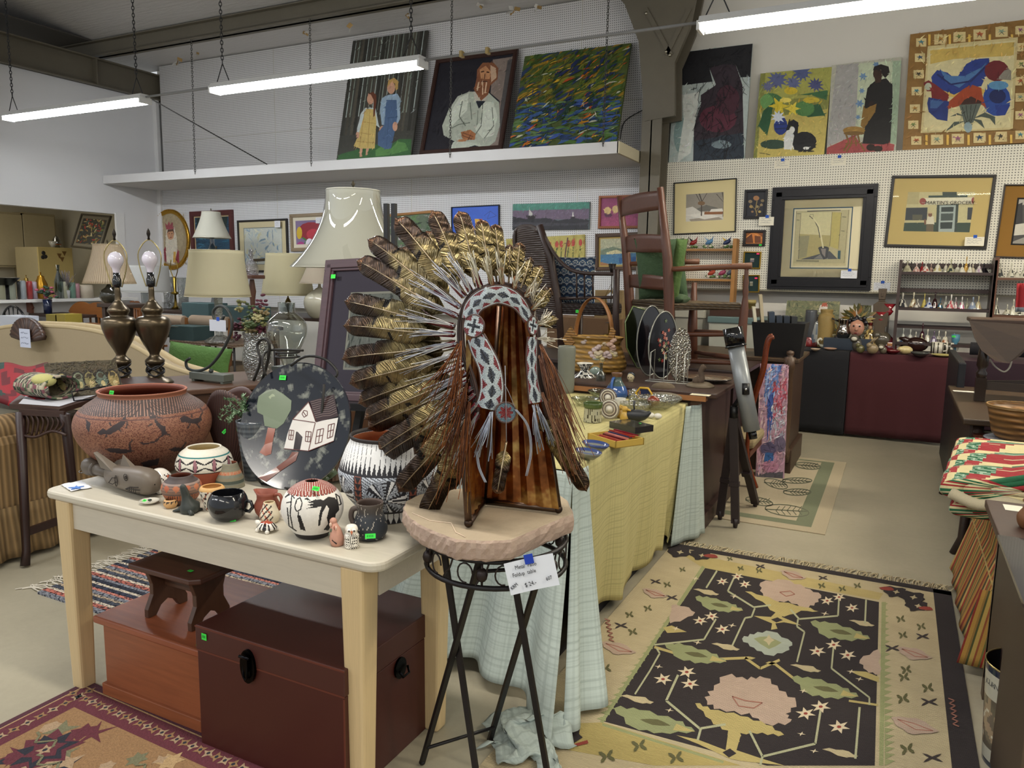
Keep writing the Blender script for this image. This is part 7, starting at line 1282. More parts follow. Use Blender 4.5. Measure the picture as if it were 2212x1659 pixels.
 # bins and boxes on a low table behind the armchair
t=T('folding_table','low table behind the armchair stacked with storage bins','table',(-2.3,7.6,0));b=B('#4a4038');b.box(-1.3,-.45,.72,1.3,.45,.75);b.build('tabletop','wood',t);
for x in(-1.2,1.2):
 for y in(-.4,.4):b=B('#3a332c');b.box(x-.02,y-.02,0,x+.02,y+.02,.72);b.build('leg','satin',t)
def bx2(name,label,cat,x0,y0,x1,y1,Y,dpt,c,m='satin',lid=None,clear=False,part='box_body'):
 A,Cc=W(x0,y1,Y),W(x1,y0,Y);z0=A.z;wd=Cc.x-A.x;hh=Cc.z-A.z;t=T(name,label,cat,(A.x+wd/2,Y+dpt/2,z0));b=B(c);lh=hh*.16 if lid else 0
 tp=.93;vs=[(i*wd/2*k_,j*dpt/2,z_)for k_,z_ in((tp if lid else 1,0),(1,hh-lh))for i,j in((-1,-1),(1,-1),(1,1),(-1,1))];b.add(vs,[(3,2,1,0),(4,5,6,7),(0,1,5,4),(1,2,6,5),(2,3,7,6),(3,0,4,7)],smooth=False);b.build(part,m,t,bevel=.004)
 if lid:b=B(lid);b.box(-wd/2-.01,-dpt/2-.01,hh-lh,wd/2+.01,dpt/2+.01,hh);b.build('lid',m,t,bevel=.006)
 return t
bx2('storage_bin','translucent white storage bin with a grey blue lid beside the black crate','storage bin',1527,688,1652,765,7.2,.45,'#a8a89c','plastic','#5c7070');bx2('storage_bin','clear grey storage bin seen under the seat of the ladder back armchair','storage bin',1374,668,1520,780,7.25,.4,'#8f8c80','plastic','#a5a294')
bx2('wooden_box','small brown wooden box lying on the lidded storage bin','box',1532,668,1634,688,7.3,.25,'#3c2418','wood');P=W(1618,668,7.4);s_=S(P);b=B('#8c7c48');b.lathe([(0,0),(13*s_,0),(13*s_,12*s_),(14*s_,12*s_),(14*s_,20*s_),(0,20*s_)],20);b.build('lidded_canister','satin',label='round straw coloured canister on the brown wooden box',cat='canister',loc=P)
bx2('cardboard_box','brown cardboard box stored under the wicker armchair','box',1180,690,1345,780,6.9,.4,'#6e5238','matte');bx2('drawer_box','pale wooden drawer box behind the wicker armchair','box',1283,628,1345,700,7.0,.35,'#8a7450','wood')
P=W(1318,655,6.7);t=T('bare_bulb_lamp','small lamp with a bare bulb behind the wicker armchair arm','lamp',P-V((0,0,.3)));s_=S(P);b=B('#c8ccd4');b.lathe(prof([(0,24*s_),(8*s_,16*s_),(7*s_,6*s_),(3*s_,-6*s_),(3*s_,-10*s_)],4),16,at=(0,0,.3));b.build('light_bulb','gloss',t);b=B('#8c7434');b.tube([(0,0,0),(0,0,.3-8*s_)],.008,8);b.tube([(-9*s_,0,.3-8*s_),(-11*s_,0,.3+16*s_),(0,0,.3+40*s_),(11*s_,0,.3+16*s_),(9*s_,0,.3-8*s_)],.003,6);b.lathe([(0,0),(.06,0),(.05,.015),(0,.02)],16);b.build('lamp_stem','metal',t)
P=W(1322,590,6.6);s_=S(P);t=T('candelabra_top','dark metal tulip shaped candle cup above the bare bulb','candle holder',P-V((0,0,.45)));b=B('#231c1a');b.lathe([(3*s_,.45),(5*s_,.45+5*s_),(9*s_,.45+20*s_),(7*s_,.45+18*s_),(0,.45+6*s_)],10);b.tube([(0,0,0),(0,0,.45+4*s_)],.006,6);b.lathe([(0,0),(.05,0),(0,.012)],12);b.build('metal_cup','iron',t)
# wall shelf with bird figurines
t=T('wall_curio_shelf','honey brown wooden shelf rack with bird figurines on the pegboard','shelf',W(1535,640,8.85));L0=t.location.copy();w_=lambda px,py,Y=8.76:W(px,py,Y)-L0
for y_ in(540,604,688):b=B('#9a6c34');A,Cc=w_(1478,y_),w_(1590,y_-1);b.box(A.x,-.16,A.z-.012,Cc.x,-.01,A.z+.012);b.build('shelf_board','wood',t)
for px in(1591,1476):b=B('#a07038');A=w_(px,516);Cc=w_(px-6,702);b.box(A.x-.02,-.18,Cc.z,A.x+.02,-.01,A.z);b.build('side_board','woodz',t)
BC=[['#8c1f20','#1c1a1c'],['#4a78a0','#8ca4b8'],['#1c2c58','#c9a02c'],['#7a6a5a','#b0a090'],['#9a3a5a','#d0c8bc'],['#5c6470','#a08c7c'],['#a8402c','#3c2c28'],['#2c2c34','#7c8088']];BL_=['red winged bird with black tail feathers','powder blue bird pair spread over a nest','dark blue bird over a yellow blossom','small brown bird by the shelf end','magenta flower with pale birds','grey dove pair','rust red bird with a long tail','black and grey bird at the shelf bottom']
for i,(px,py)in enumerate(((1496,537),(1530,536),(1568,536),(1478,536),(1558,602),(1576,601),(1535,602),(1572,686))):
 P=W(px,py,8.77);s_=S(P);c1,c2=BC[i];t=T('bird_figurine',BL_[i]+' figurine on the curio shelf, '+('top board' if i<4 else 'lower boards'),'figurine',P,group=None);b=B('#4a6a3c')
 r=random.Random(i)
 for q_ in range(9):b.ball((r.uniform(-11,11)*s_,r.uniform(-4,4)*s_,r.uniform(2,6)*s_),(4*s_,3*s_,2.5*s_),6,4,c=['#4a6a3c','#c9c0b0','#5c7a44'][q_%3])
 b.build('leafy_base','gloss',t);b=B(c1);b.tube([(-6*s_,0,9*s_),(0,0,12*s_),(6*s_,0,15*s_),(9*s_,0,17*s_)],[2*s_,5*s_,4*s_,1*s_],8);b.add([(-2*s_,0,13*s_),(-10*s_,-2*s_,24*s_),(4*s_,1*s_,15*s_),(0,2*s_,13*s_),(10*s_,4*s_,26*s_),(6*s_,0,14*s_)],[(0,1,2),(3,4,5)],cols=[c2,c1]);b.build('bird','gloss',t,solid=.002)
 # ------------------------------------------------------------------ cloth tables along the back wall
TB=.845
for x0,x1,c,nm,lb,z0 in((-1.75,-.395,'#131318','black_tablecloth','plain black cloth covering the table of ceramics against the wall',.02),(-.385,.56,'#3c1219','burgundy_tablecloth','dark burgundy cloth covering the table of animal figurines against the wall',.03)):
 b=B(c);b.grid(lambda u_,v_:(x0+(x1-x0)*u_+(.0 if v_<.5 else .0),8.84-.66*min(1,v_*2)-(.006*sin(u_*17+x0)+.003*sin(u_*41))*max(0,v_*2-1),TB-max(0,v_*2-1)*(TB-z0)),60,20)
 b.grid(lambda u_,v_:(x1,8.18+.66*u_,TB-v_*(TB-z0)),6,6);b.grid(lambda u_,v_:(x0,8.18+.66*u_,TB-v_*(TB-z0)),6,6);b.build(nm,'fabric',label=lb,cat='tablecloth',solid=.004)
def on(px,py,rb=4,z=TB+.004):
 P=stand(px,py,z,rb)
 if P.y>8.72:P=W(px,744,8.66);P.z=z
 return P
def V2(name,label,cat,px,py,pr,c,m='gloss',rb=None,n=20,up=0):
 P=on(px,py,pr[1][0]if rb is None else rb,TB+.004);hm=max(h for r_,h in pr);kz=max(1,(hm+746-py)/max(hm,1))if hm>5 else 1;pr=[(r_,h*kz)for r_,h in pr];s_=S(P);t=T(name,label,cat,P+V((0,0,up)));b=B(c);b.lathe([(r_*s_,h*s_)for r_,h in prof(pr,3)],n,col=(lambda u_,z_,i:hx(c[int((u_*9+z_*40))%len(c)]))if isinstance(c,list)else None)if not isinstance(c,list)else b.lathe([(r_*s_,h*s_)for r_,h in prof(pr,3)],n,col=lambda u_,z_,i:hx(c[int(abs(MN.noise(V((u_*14,z_*45,1))))*9)%len(c)]));b.build('vessel_body',m,t);return t,s_
V2('tall_clay_vase','tall ochre clay vase with a molded swirl in front of the farmhouse canvas','vase',1781,722,[(0,0),(15,0),(17,8),(17,44),(12,50),(13,56),(11,56),(9,48),(0,40)],'#8c7440','clay',up=.0)
V2('grey_goblet','dark grey glass goblet beside the ochre vase','goblet',1748,712,[(0,0),(7,0),(6,8),(12,22),(12,40),(10,40),(0,20)],'#4a4c50')
V2('stone_egg_vase','mottled blue grey oval vase next to the goblet','vase',1761,724,[(0,0),(8,0),(11,16),(8,32),(0,34)],['#8c8c88','#5a6470'])
V2('green_glass_holder','tall pale green pressed glass candle holder with a wide cup','candle holder',1861,720,[(0,0),(9,0),(7,10),(9,20),(8,42),(4,48),(13,54),(13,66),(11,66),(0,54)],'#c4c9a0','cutglass')
V2('lustre_jug','pink and blue lustre flask shaped jug at the black cloth edge','jug',1817,743,[(0,0),(13,0),(15,12),(13,22),(5,30),(6,36),(0,34)],['#8c6a64','#6a7080','#a08c74'])
for px,py,h_,w_,c,lb in((1772,735,26,9,'#c4bca4','white ruffled pitcher between the brown figures and the cream jug'),(1787,738,34,10,'#c9bc9a','slim cream jug behind the swan dish'),(1795,742,24,11,'#c0b690','round cream jug beside the lustre flask')):V2('cream_pitcher',lb,'pitcher',px,py,[(0,0),(w_*.6,0),(w_,h_*.3),(w_*.5,h_*.7),(w_*.8,h_),(w_*.6,h_),(0,h_*.6)],c)
for px,py,c1,c2,lb in((1735,742,'#b9b5a4','#c08a34','white bearded figurine on a round base by the black bin'),(1748,744,'#7a2c2c','#c06c5c','red robed figurine with a pink face'),(1762,742,'#5a2420','#b07a4c','dark red doll figurine behind the salt cellar')):
 P=on(px,py);s_=S(P);t=T('character_figurine',lb,'figurine',P);b=B(c1);b.lathe(prof([(0,0),(10*s_,0),(10*s_,10*s_),(7*s_,20*s_),(3*s_,25*s_)],3),14);b.build('robe','gloss',t);b=B(c2);b.ball((0,-1*s_,30*s_),(6*s_,6*s_,6.5*s_),10,7);b.build('head','gloss',t)
P=on(1849,740,4);s_=S(P)*1.15;t=T('face_jug','black haired laughing face jug crowned with brown leaves','jug',V((P.x,8.55,TB+.115)));b=B('#b0806a');b.ball((0,0,20*s_),(13*s_,12*s_,16*s_),16,10);b.ball((0,-13*s_,18*s_),3*s_,8,5);[b.ball((x*s_,-11.5*s_,24*s_),1.8*s_,7,5,c='#1c1616')for x in(-5,5)];b.ball((0,-12*s_,11*s_),(4.5*s_,1.5*s_,1.4*s_),8,5,c='#6a2420');b.build('face','gloss',t);b=B('#17151a');r=random.Random(2)
for i in range(14):b.ball((r.uniform(-14,14)*s_,r.uniform(-3,10)*s_,r.uniform(28,40)*s_),5*s_,7,5)
b.build('hair','gloss',t);b=B('#6a5a2c')
for i in range(30):a=r.uniform(-.3,3.4);k_=r.uniform(14,28)*s_;p=V((cos(a)*k_,4*s_,36*s_+sin(a)*k_*.8));d=V((cos(a),0,sin(a)))*9*s_;o_=V((-sin(a),.3,cos(a)))*3*s_;b.add([p-d,p+o_,p+d,p-o_],[(0,1,2,3)],cols=[['#5c5424','#7a682c','#3c3c1c','#8c5c2c'][i%4]])
b.build('leaf_crown','leaf',t)
b=B('#2c3440');P=V((W(1835,728,8.5).x,8.45,TB+.004));b.box(-.24,0,0,.22,.2,.11);b.build('covered_riser','fabric',label='slate blue cloth covered riser behind the lustre jug',cat='riser',loc=P)
P=on(1845-40,712,2);t=T('silver_teapot','silver plated jug with a black scrolled handle behind the face jug','jug',V((W(1822,716,8.6).x,8.58,TB+.115)));b=B('#9a948c');b.lathe(prof([(0,0),(.05,0),(.075,.06),(.05,.13),(.06,.19),(.05,.19),(0,.12)],3),20);b.build('vessel_body','chrome',t);b=B('#231a1c');b.tube(smoothp([(.05,0,.18),(.1,0,.24),(.14,0,.2),(.12,0,.12),(.07,0,.06)]),.008,6);b.tube([(-.05,0,.17),(-.12,0,.2)],.01,6);b.build('handle','gloss',t)
for px,py,rr_,lb,c in((1793,757,14,'peach saucer nearest the burgundy cloth on the black table','#b08a74'),(1783-22,758,10,'small pink rimmed saucer under the salt cellar','#b09a84')):
 P=on(px,py);s_=S(P);b=B(c);dish(b,rr_*s_,5*s_);b.build('saucer','gloss',label=lb,cat='saucer',loc=P)
P=on(1780,752);s_=S(P);t=T('swan_dish','small white swan shaped dish with a curled neck','dish',P);b=B('#cfcab8');b.lathe([(0,0),(6*s_,0),(12*s_,8*s_),(10*s_,8*s_),(0,3*s_)],16);b.tube(smoothp([(-11*s_,0,7*s_),(-14*s_,0,14*s_),(-9*s_,0,20*s_),(-5*s_,0,16*s_)]),2.4*s_,6);b.build('body','gloss',t)
t,s_=V2('tall_carved_figure','tall dark wooden standing figure against the wall','sculpture',1897,728,[(0,0),(14,0),(14,3),(0,3)],'#3a2c20','wood');s_*=1.06;b=B('#4a3c2c');b.box(-10*s_,-7*s_,3*s_,10*s_,7*s_,50*s_);b.prism([(-13*s_,48*s_),(13*s_,48*s_),(15*s_,92*s_),(7*s_,98*s_),(-7*s_,98*s_),(-15*s_,92*s_)],-7*s_,7*s_,'y');b.box(-6*s_,-6*s_,98*s_,6*s_,6*s_,104*s_);b.prism([(-6*s_,102*s_),(6*s_,102*s_),(8*s_,124*s_),(-8*s_,124*s_)],-8*s_,7*s_,'y');b.box(-2*s_,-10*s_,108*s_,2*s_,-8*s_,116*s_);b.build('carved_body','woodz',t,bevel=.006)
for px,py,h_,lb in((1898,742,70,'shorter red cup candle stand with a clear stem'),(1914,742,88,'taller red cup candle stand with a clear stem')):
 P=on(px,py,5);s_=S(P);t=T('red_candle_stand',lb,'candle holder',P);b=B('#c9c4c0');b.lathe([(0,0),(8*s_,0),(2*s_,3*s_),(2*s_,(h_-14)*s_),(0,(h_-12)*s_)],14);b.build('glass_stem','clear',t);b=B('#7a1820');b.lathe([(0,(h_-14)*s_),(4*s_,(h_-12)*s_),(9*s_,(h_-4)*s_),(5*s_,h_*s_),(13*s_,(h_+12)*s_),(10*s_,(h_+11)*s_),(0,(h_+1)*s_)],20);b.build('red_cup','gloss',t)
P=on(1877,750,5);s_=S(P)*1.08;t=T('robed_figurine','ivory robed figurine wearing a red crown','figurine',P);b=B();b.lathe(prof([(0,0),(15*s_,0),(13*s_,20*s_),(9*s_,34*s_),(4*s_,40*s_)],3),20,col=lambda u_,z_,i:hx('#b39c60' if MN.noise(V((u_*20,z_*60,0)))>-.05 else '#5c4a2c'));b.ball((0,0,44*s_),5*s_,10,7,c='#b08c6c');b.build('robe','gloss',t);b=B('#7a2c24');b.lathe([(4*s_,48*s_),(6*s_,54*s_),(2*s_,60*s_),(0,62*s_)],12);b.build('crown','gloss',t)
def critter(label,px,py,c,k=1,ears=False,c2=None,nm='animal_figurine',body=(14,10,13),head=(7,18)):
 P=on(px,py,6);s_=S(P)*k;t=T(nm,label,'figurine',P);b=B(c);b.ball((0,0,body[2]*s_),(body[0]*s_,body[1]*s_,body[2]*s_),14,9);b.ball((-body[0]*.6*s_,-4*s_,(head[1]+4)*s_),(head[0]*s_,head[0]*s_,head[0]*s_),12,8)
 if ears:
  for q_ in(0,6):b.tube([(-body[0]*.5*s_,0,(head[1]+9)*s_),((q_+4)*s_,q_*s_,(head[1]+24)*s_)],[3*s_,2*s_],7)
 b.build('body','gloss',t)
 if c2:b=B(c2);b.ball((-body[0]*.6*s_,-4*s_-head[0]*.8*s_,(head[1]+4)*s_),(head[0]*.7*s_,2*s_,head[0]*.5*s_),8,6);b.build('face_mark','gloss',t)
 return t
critter('grey raccoon figurine sitting at the burgundy table corner',1850,760,'#4c4840',1,c2='#b9b4a4',body=(10,8,14),head=(9,24));critter('olive grey bird figurine beside the raccoon',1858,763,'#5c5838',.8,body=(11,8,11),head=(6,17));critter('long eared brown rabbit figurine at the table edge',1884,765,'#7a6a50',.85,True);critter('big dark hunched animal figurine behind the owl',1905,752,'#4a4438',1.2,body=(16,12,17),head=(9,22));critter('small owl figurine with pale eye rings',1907,765,'#5a5244',.75,c2='#c9c4b4',body=(10,8,11),head=(9,16));critter('cream coloured pig figurine in front of the brown bird',1955,766,'#b9a878',.85,body=(17,10,11),head=(8,8))
P=on(1922,752,6);s_=S(P);t=T('red_hooded_figurine','small figurine in a dark red hood with a tan face','figurine',P);b=B('#4c141c');b.lathe(prof([(0,0),(14*s_,0),(13*s_,14*s_),(6*s_,26*s_),(0,32*s_)],3),16);b.build('hood','gloss',t);b=B('#9a6a44');b.box(-5*s_,-13.5*s_,10*s_,5*s_,-8*s_,18*s_);b.build('face','gloss',t,bevel=.004)
P=on(1979,752,8);s_=S(P);t=T('brown_bird_figurine','large glossy dark brown crouching bird dish','figurine',P);b=B('#2a1814');b.ball((0,0,16*s_),(24*s_,15*s_,16*s_),18,11);b.tube([(-12*s_,0,20*s_),(-24*s_,0,27*s_),(-34*s_,0,28*s_)],[9*s_,6*s_,2*s_],8);b.tube([(-20*s_,0,12*s_),(-30*s_,0,6*s_)],[8*s_,3*s_],8);b.build('body','gloss',t)
for px,py,rx,c,lb in((1927,765,17,'#5c1218','small dark red bowl at the burgundy table edge'),(1987,770,20,'#3a3a38','dark shallow bowl at the burgundy table edge'),(2035,771,23,'#b0a468','pale yellow fluted plate at the burgundy table edge')):
 P=on(px,py,6);s_=S(P);b=B(c);dish(b,rx*s_,9*s_ if rx<23 else 5*s_);b.build('shallow_bowl','gloss',label=lb,cat='bowl',loc=P)
for px,py,lb in((2023,764,'white mug with a dark street picture, nearest the burgundy cloth edge'),(2047,762,'white mug with a brown picture beside the street mug')):
 P=on(px,py,8);s_=S(P);t=T('picture_mug',lb,'mug',P);b=B();b.lathe([(0,0),(12*s_,0),(12.5*s_,24*s_),(11*s_,24*s_),(11*s_,3*s_),(0,3*s_)],28,col=lambda u_,z_,i:hx('#3c3a30' if MN.noise(V((u_*16,z_*60+px,0)))>.05 and i==1 else '#c9c4b4'));b.build('cup','gloss',t);b=B('#c9c4b4');b.tube(smoothp([(11*s_,0,20*s_),(19*s_,0,18*s_),(19*s_,0,8*s_),(11*s_,0,5*s_)]),1.8*s_,6);b.build('handle','gloss',t)
bt=None
t=T('bag_of_tea_box','narrow white box with green and blue leaf pictures at the shelf foot','box',on(1946,742,2));s_=S(t.location);b=B('#cfcbb8');b.box(-8*s_,0,0,8*s_,8*s_,28*s_);b.build('box_body','paper',t);b=B('#2c5a8c');b.prism(star(0,20*s_,5*s_,2*s_,5),-.003,-.001,'y');b.prism(star(0,10*s_,4*s_,2*s_,5),-.003,-.001,'y',c='#8c4a34');b.build('printed_picture','paper',t)
P=on(2063,752,3);s_=S(P);t=T('blue_goblet','matte blue goblet with a green price sticker beside the picture mugs','goblet',P);b=B('#4a7c94');b.lathe([(0,0),(6*s_,0),(3*s_,8*s_),(4*s_,22*s_),(8*s_,30*s_),(8*s_,42*s_),(6*s_,42*s_),(0,32*s_)],20);b.build('vessel_body','satin',t);sticker(t,P+V((-.02,-8.5*s_,38*s_)),.03,.018)
# ------------------------------------------------------------------ bell shelves
def bell(label,P,s_,h_=24,w_=9,c='#cbc7b8',c2='#4a4a44',hc=None,dens=.12,nm='porcelain_bell',m='gloss'):
 t=T(nm,label,'bell',P,group=None);b=B();sd=P.x*37
 b.lathe([(w_*s_,0),(w_*.92*s_,2*s_),(w_*.62*s_,h_*.3*s_),(w_*.42*s_,h_*.5*s_),(w_*.12*s_,h_*.58*s_),(0,h_*.58*s_)],18,col=lambda u_,z_,i:hx(c2 if MN.noise(V((u_*9+sd,z_*55,sd)))>dens else c));b.build('bell_body',m,t)
 b=B(hc or c);b.lathe([(w_*.12*s_,h_*.56*s_),(w_*.1*s_,h_*.7*s_),(w_*.2*s_,h_*.85*s_),(w_*.13*s_,h_*s_),(0,h_*s_)],8);b.build('handle',m,t);return t
t=T('bell_display_shelf','dark brown wooden wall shelf with three boards of collectable bells','shelf',(.1,8.75,.86));L0=V((.1,8.75,.86));SHY=8.68
def shelfpt(px,py):return W(px,py,SHY)
zs=[W(2040,y_,SHY).z for y_ in(588,666,742)]
xl,xr=W(1940,640,SHY).x,W(2140,660,SHY).x;ztop=W(2040,562,SHY).z
for i,z_ in enumerate(zs):b=B('#2e1e1c');b.box(xl-.1,-.14,z_-L0.z-.028,xr-.1,.1,z_-L0.z);b.build('shelf_board','wood',t)
for x_ in(xl,xr):b=B('#3a2a26');b.box(x_-.1-.014,-.15,-.01,x_-.1+.014,.1,ztop-L0.z);b.build('side_board','woodz',t)
for z_ in(ztop-.03,zs[1]+.19,zs[2]+.17):b=B('#33221e');b.box(xl-.1,.085,z_-L0.z-.04,xr-.1,.1,z_-L0.z);b.build('back_rail','wood',t)
row={0:[(1958,24,10,'#a8a48c','#8c8870'),(1966,22,6,'#2c2424','#2c2424'),(1978,20,8,'#c4b0a8','#a87c74'),(1990,22,6,'#8c1c24','#8c1c24'),(1998,22,9,'#c9c4b8','#a85a54'),(2010,18,6,'#a89084','#6a4a40'),(2024,28,9,'#cbc7b8','#a89c6c'),(2042,26,6,'#cbc7b8','#b0ac98'),(2052,28,8,'#a8a484','#2c3430'),(2068,20,8,'#c4c4b4','#b0ac98'),(2077,20,7,'#cbc7b8','#b0ac98'),(2086,34,6,'#a8802c','#c49c3c'),(2094,22,6,'#cbc7b8','#b0ac98'),(2101,18,8,'#c9c0a8','#b8ac94'),(2114,24,7,'#c4c0b8','#a0889c'),(2125,20,10,'#15121c','#0e0c14')],1:[(1954,30,11,'#c4c0b4','#2c2c30'),(1978,32,9,'#cbc4ac','#7a5a34'),(1987,18,7,'#c9c4b8','#4a4440'),(2002,30,6,'#b8a85c','#a8983c'),(2012,22,9,'#c0c4cc','#3c4c7c'),(2025,34,8,'#2a1014','#5c3430'),(2037,22,6,'#1c4c64','#8c6c2c'),(2049,26,8,'#b0b0a8','#5a5c58'),(2060,30,9,'#cbc7c0','#a8444c'),(2071,24,6,'#c4b8b8','#8c2c4c'),(2084,26,7,'#cbc7c4','#a84c6c'),(2096,22,5,'#8c8c78','#a0a08c'),(2108,26,9,'#8490a4','#c4c4c0'),(2121,28,8,'#c4bc9c','#a87c5c')],2:[(1962,28,6,'#b9bcb4','#a0a498'),(1978,26,8,'#c4c4bc','#8c8c84'),(1990,22,7,'#c9c4b4','#5c4c3c'),(2004,40,8,'#3c1420','#2a0e16'),(2003,18,8,'#c9c49c','#a8a44c'),(2016,28,8,'#cbc7b8','#3a3a38'),(2030,26,8,'#5c4c64','#8c8498'),(2041,26,7,'#cbc7b8','#4a4440'),(2055,26,9,'#c9c4b4','#8c5c3c'),(2075,22,6,'#8490a4','#c4c4c0')]}
CN={'#a':'olive','#2':'dark','#c':'white','#8':'coloured','#1':'blue black','#b':'pale','#5':'violet','#3':'dark red'}
for k_,l in row.items():
 for j,(px,h_,w_,c,c2)in enumerate(l):
  P=V((W(px,600,SHY-.02).x,SHY+.02+.05*(j%2),zs[k_]+.001));s_=S(P)
  lab='%s %s bell %s, %s of dark shelf'%({0:'small',1:'medium',2:'tall'}[0 if h_<23 else 1 if h_<28 else 2],'porcelain' if c[1]in 'cb' else 'painted','first in its row' if j==0 else 'last in its row' if j==len(l)-1 else 'number %s from its near post side'%['','two','three','four','five','six','seven','eight','nine','ten','eleven','twelve','thirteen','fourteen','fifteen'][j],['top board','middle board','bottom board'][k_])
  bell(lab.replace('number ','').replace(' from its near post side',' from inner post'),P,s_,h_,w_,c,c2)
t=T('brown_curio_shelf','lighter brown wooden shelf of white bells cut by the picture edge','shelf',(.75,8.75,.9));L0=V((.75,8.75,.9));SX=W(2148,640,SHY).x
for y_ in(600,681):z_=W(2180,y_,SHY).z;b=B('#5a3824');b.box(SX-.75,-.14,z_-L0.z-.022,SX+.6-.75,.1,z_-L0.z);b.build('shelf_board','wood',t)
b=B('#5a3420');b.box(SX-.75-.03,-.15,-.05,SX-.75+.005,.1,W(2148,556,SHY).z-L0.z);b.build('side_board','woodz',t)
for k_,y_ in enumerate((599,680)):
 for j,(px,h_)in enumerate(((2160,30 if k_==0 else 36),(2184,30 if k_==0 else 22),(2197,20 if k_==0 else 34),(2211,28 if k_==0 else 18))):
  P=V((W(px,600,SHY-.02).x,SHY+.02,W(2180,y_,SHY).z+.001));bell('white scenic bell %s, %s board of the lighter brown shelf'%(['beside its post','second from its post','third from its post','last before the picture edge'][j],['upper','lower'][k_]),P,S(P),h_,8,'#bdbaa8','#33332f',dens=.15)
  # ------------------------------------------------------------------ furniture along the aisle edge
t=T('tall_dark_cabinet','tall black sided cabinet lined with burgundy behind the drop leaf table','cabinet',(.85,6.3,0));b=B('#14151c');xx=.42-.85;b.box(xx,.0,.06,xx+.05,1.2,.98);b.build('side_panel','satin',t,bevel=.01);b=B('#2a1420');b.box(xx+.05,.4,.06,1.2,1.2,.96);b.build('burgundy_front','satin',t);b=B('#1c1a1e');b.tube([(xx+.12,.75,1.03),(1.0,.75,1.03)],.05,16);b.build('rolled_bolster','fabric',t)
t=T('oak_side_table','dark oak table with a moulded edge carrying the drop leaf table','table',(.9,5.6,0));zt=.8;A=pZ(2052,843,zt);Bq=pZ(2090,905,zt);b=B('#3c2c1c');x0=Bq.x-.9-.02;b.box(x0,Bq.y-5.6,zt-.035,1.2,A.y-5.6+.3,zt);b.build('tabletop','wood',t,bevel=.008);b=B('#2c1e18');b.box(x0+.04,Bq.y-5.6+.05,.25,x0+.09,A.y-5.6+.25,zt-.035);b.build('drop_leaf','wood',t)
for y_ in(Bq.y-5.6+.06,A.y-5.6+.2):b=B('#2a1c16');b.tube([(x0+.08,y_,zt-.03),(x0+.06,y_,.1),(x0+.02,y_,.0)],[.03,.025,.02],8);b.build('leg','wood',t)
zb=zt+.002;P=pZ(2115,866,zb);t=T('drop_leaf_table','small dark oak drop leaf table with turned legs standing on the larger oak table','table',P);w_=lambda px,py,Y:W(px,py,Y)-P;Yn=P.y
b=B('#3a2716');pts=[w_(2094,693,Yn),w_(2230,702,Yn-.02),w_(2228,740,Yn-.05),w_(2205,768,Yn-.06),w_(2178,785,Yn-.07),w_(2150,780,Yn-.07),w_(2120,757,Yn-.05),w_(2105,730,Yn-.03)];b.add([p for p in pts]+[p+V((0,.02,0))for p in pts],[tuple(range(7,-1,-1)),tuple(range(8,16))]+[(i,(i+1)%8,8+(i+1)%8,8+i)for i in range(8)],smooth=False);b.build('drop_leaf','wood',t)
b=B('#3e2a1e');a_=w_(2097,690,Yn+.02);b.box(a_.x,.0,a_.z-.02,a_.x+.75,.35,a_.z+.005);b.build('tabletop','wood',t,bevel=.005)
ht=a_.z-.02
for lx,ly in((.0,.02),(.46,-.03),(.38,.3)):
 b=B('#2c211a');b.box(lx-.03,ly-.03,0,lx+.03,ly+.03,ht*.3);b.lathe([(.025,ht*.3),(.034,ht*.36),(.02,ht*.4),(.034,ht*.46),(.03,ht*.62),(.016,ht*.8),(.02,ht)],14,at=(lx,ly,0));b.build('turned_leg','wood_gloss',t)
b=B('#33261c');b.bar((.0,.02,ht*.2),(.46,-.03,ht*.2),.02,.05);b.bar((.0,.02,ht*.22),(.38,.3,ht*.22),.02,.04);b.build('stretcher','wood',t)
t=T('white_power_cord','white cord looping under the drop leaf','cord',P);b=B('#b9b4a4');b.tube(smoothp([w_(2138,776,Yn+.1),w_(2150,792,Yn+.1),w_(2168,803,Yn+.1),w_(2180,795,Yn+.1),w_(2185,780,Yn+.1)]),.006,6);b.build('cord_loop','satin',t)
b=B('#d0ccc0');b.box(-.07,-.03,0,.07,.03,.002);b.build('price_card','paper',label='white paper tag lying on the oak table by the drop leaf table foot',cat='price card',loc=pZ(2084,846,zt+.001)-V((0,.0,0)),rz=.1)
b=B('#7a1c20');b.grid(lambda u_,v_:W(2212-16*(1-u_)+2-v_*4+u_*20,612+62*v_,6.9)+V((0,.03*sin(u_*9),0)),8,6,col=lambda a,c_:hx('#8c949c' if c_>.85 else '#8a1e24'));b.build('red_dotted_cloth','fabric',label='red cloth with white dots and a grey hem hanging at the picture edge',cat='cloth',solid=.01)
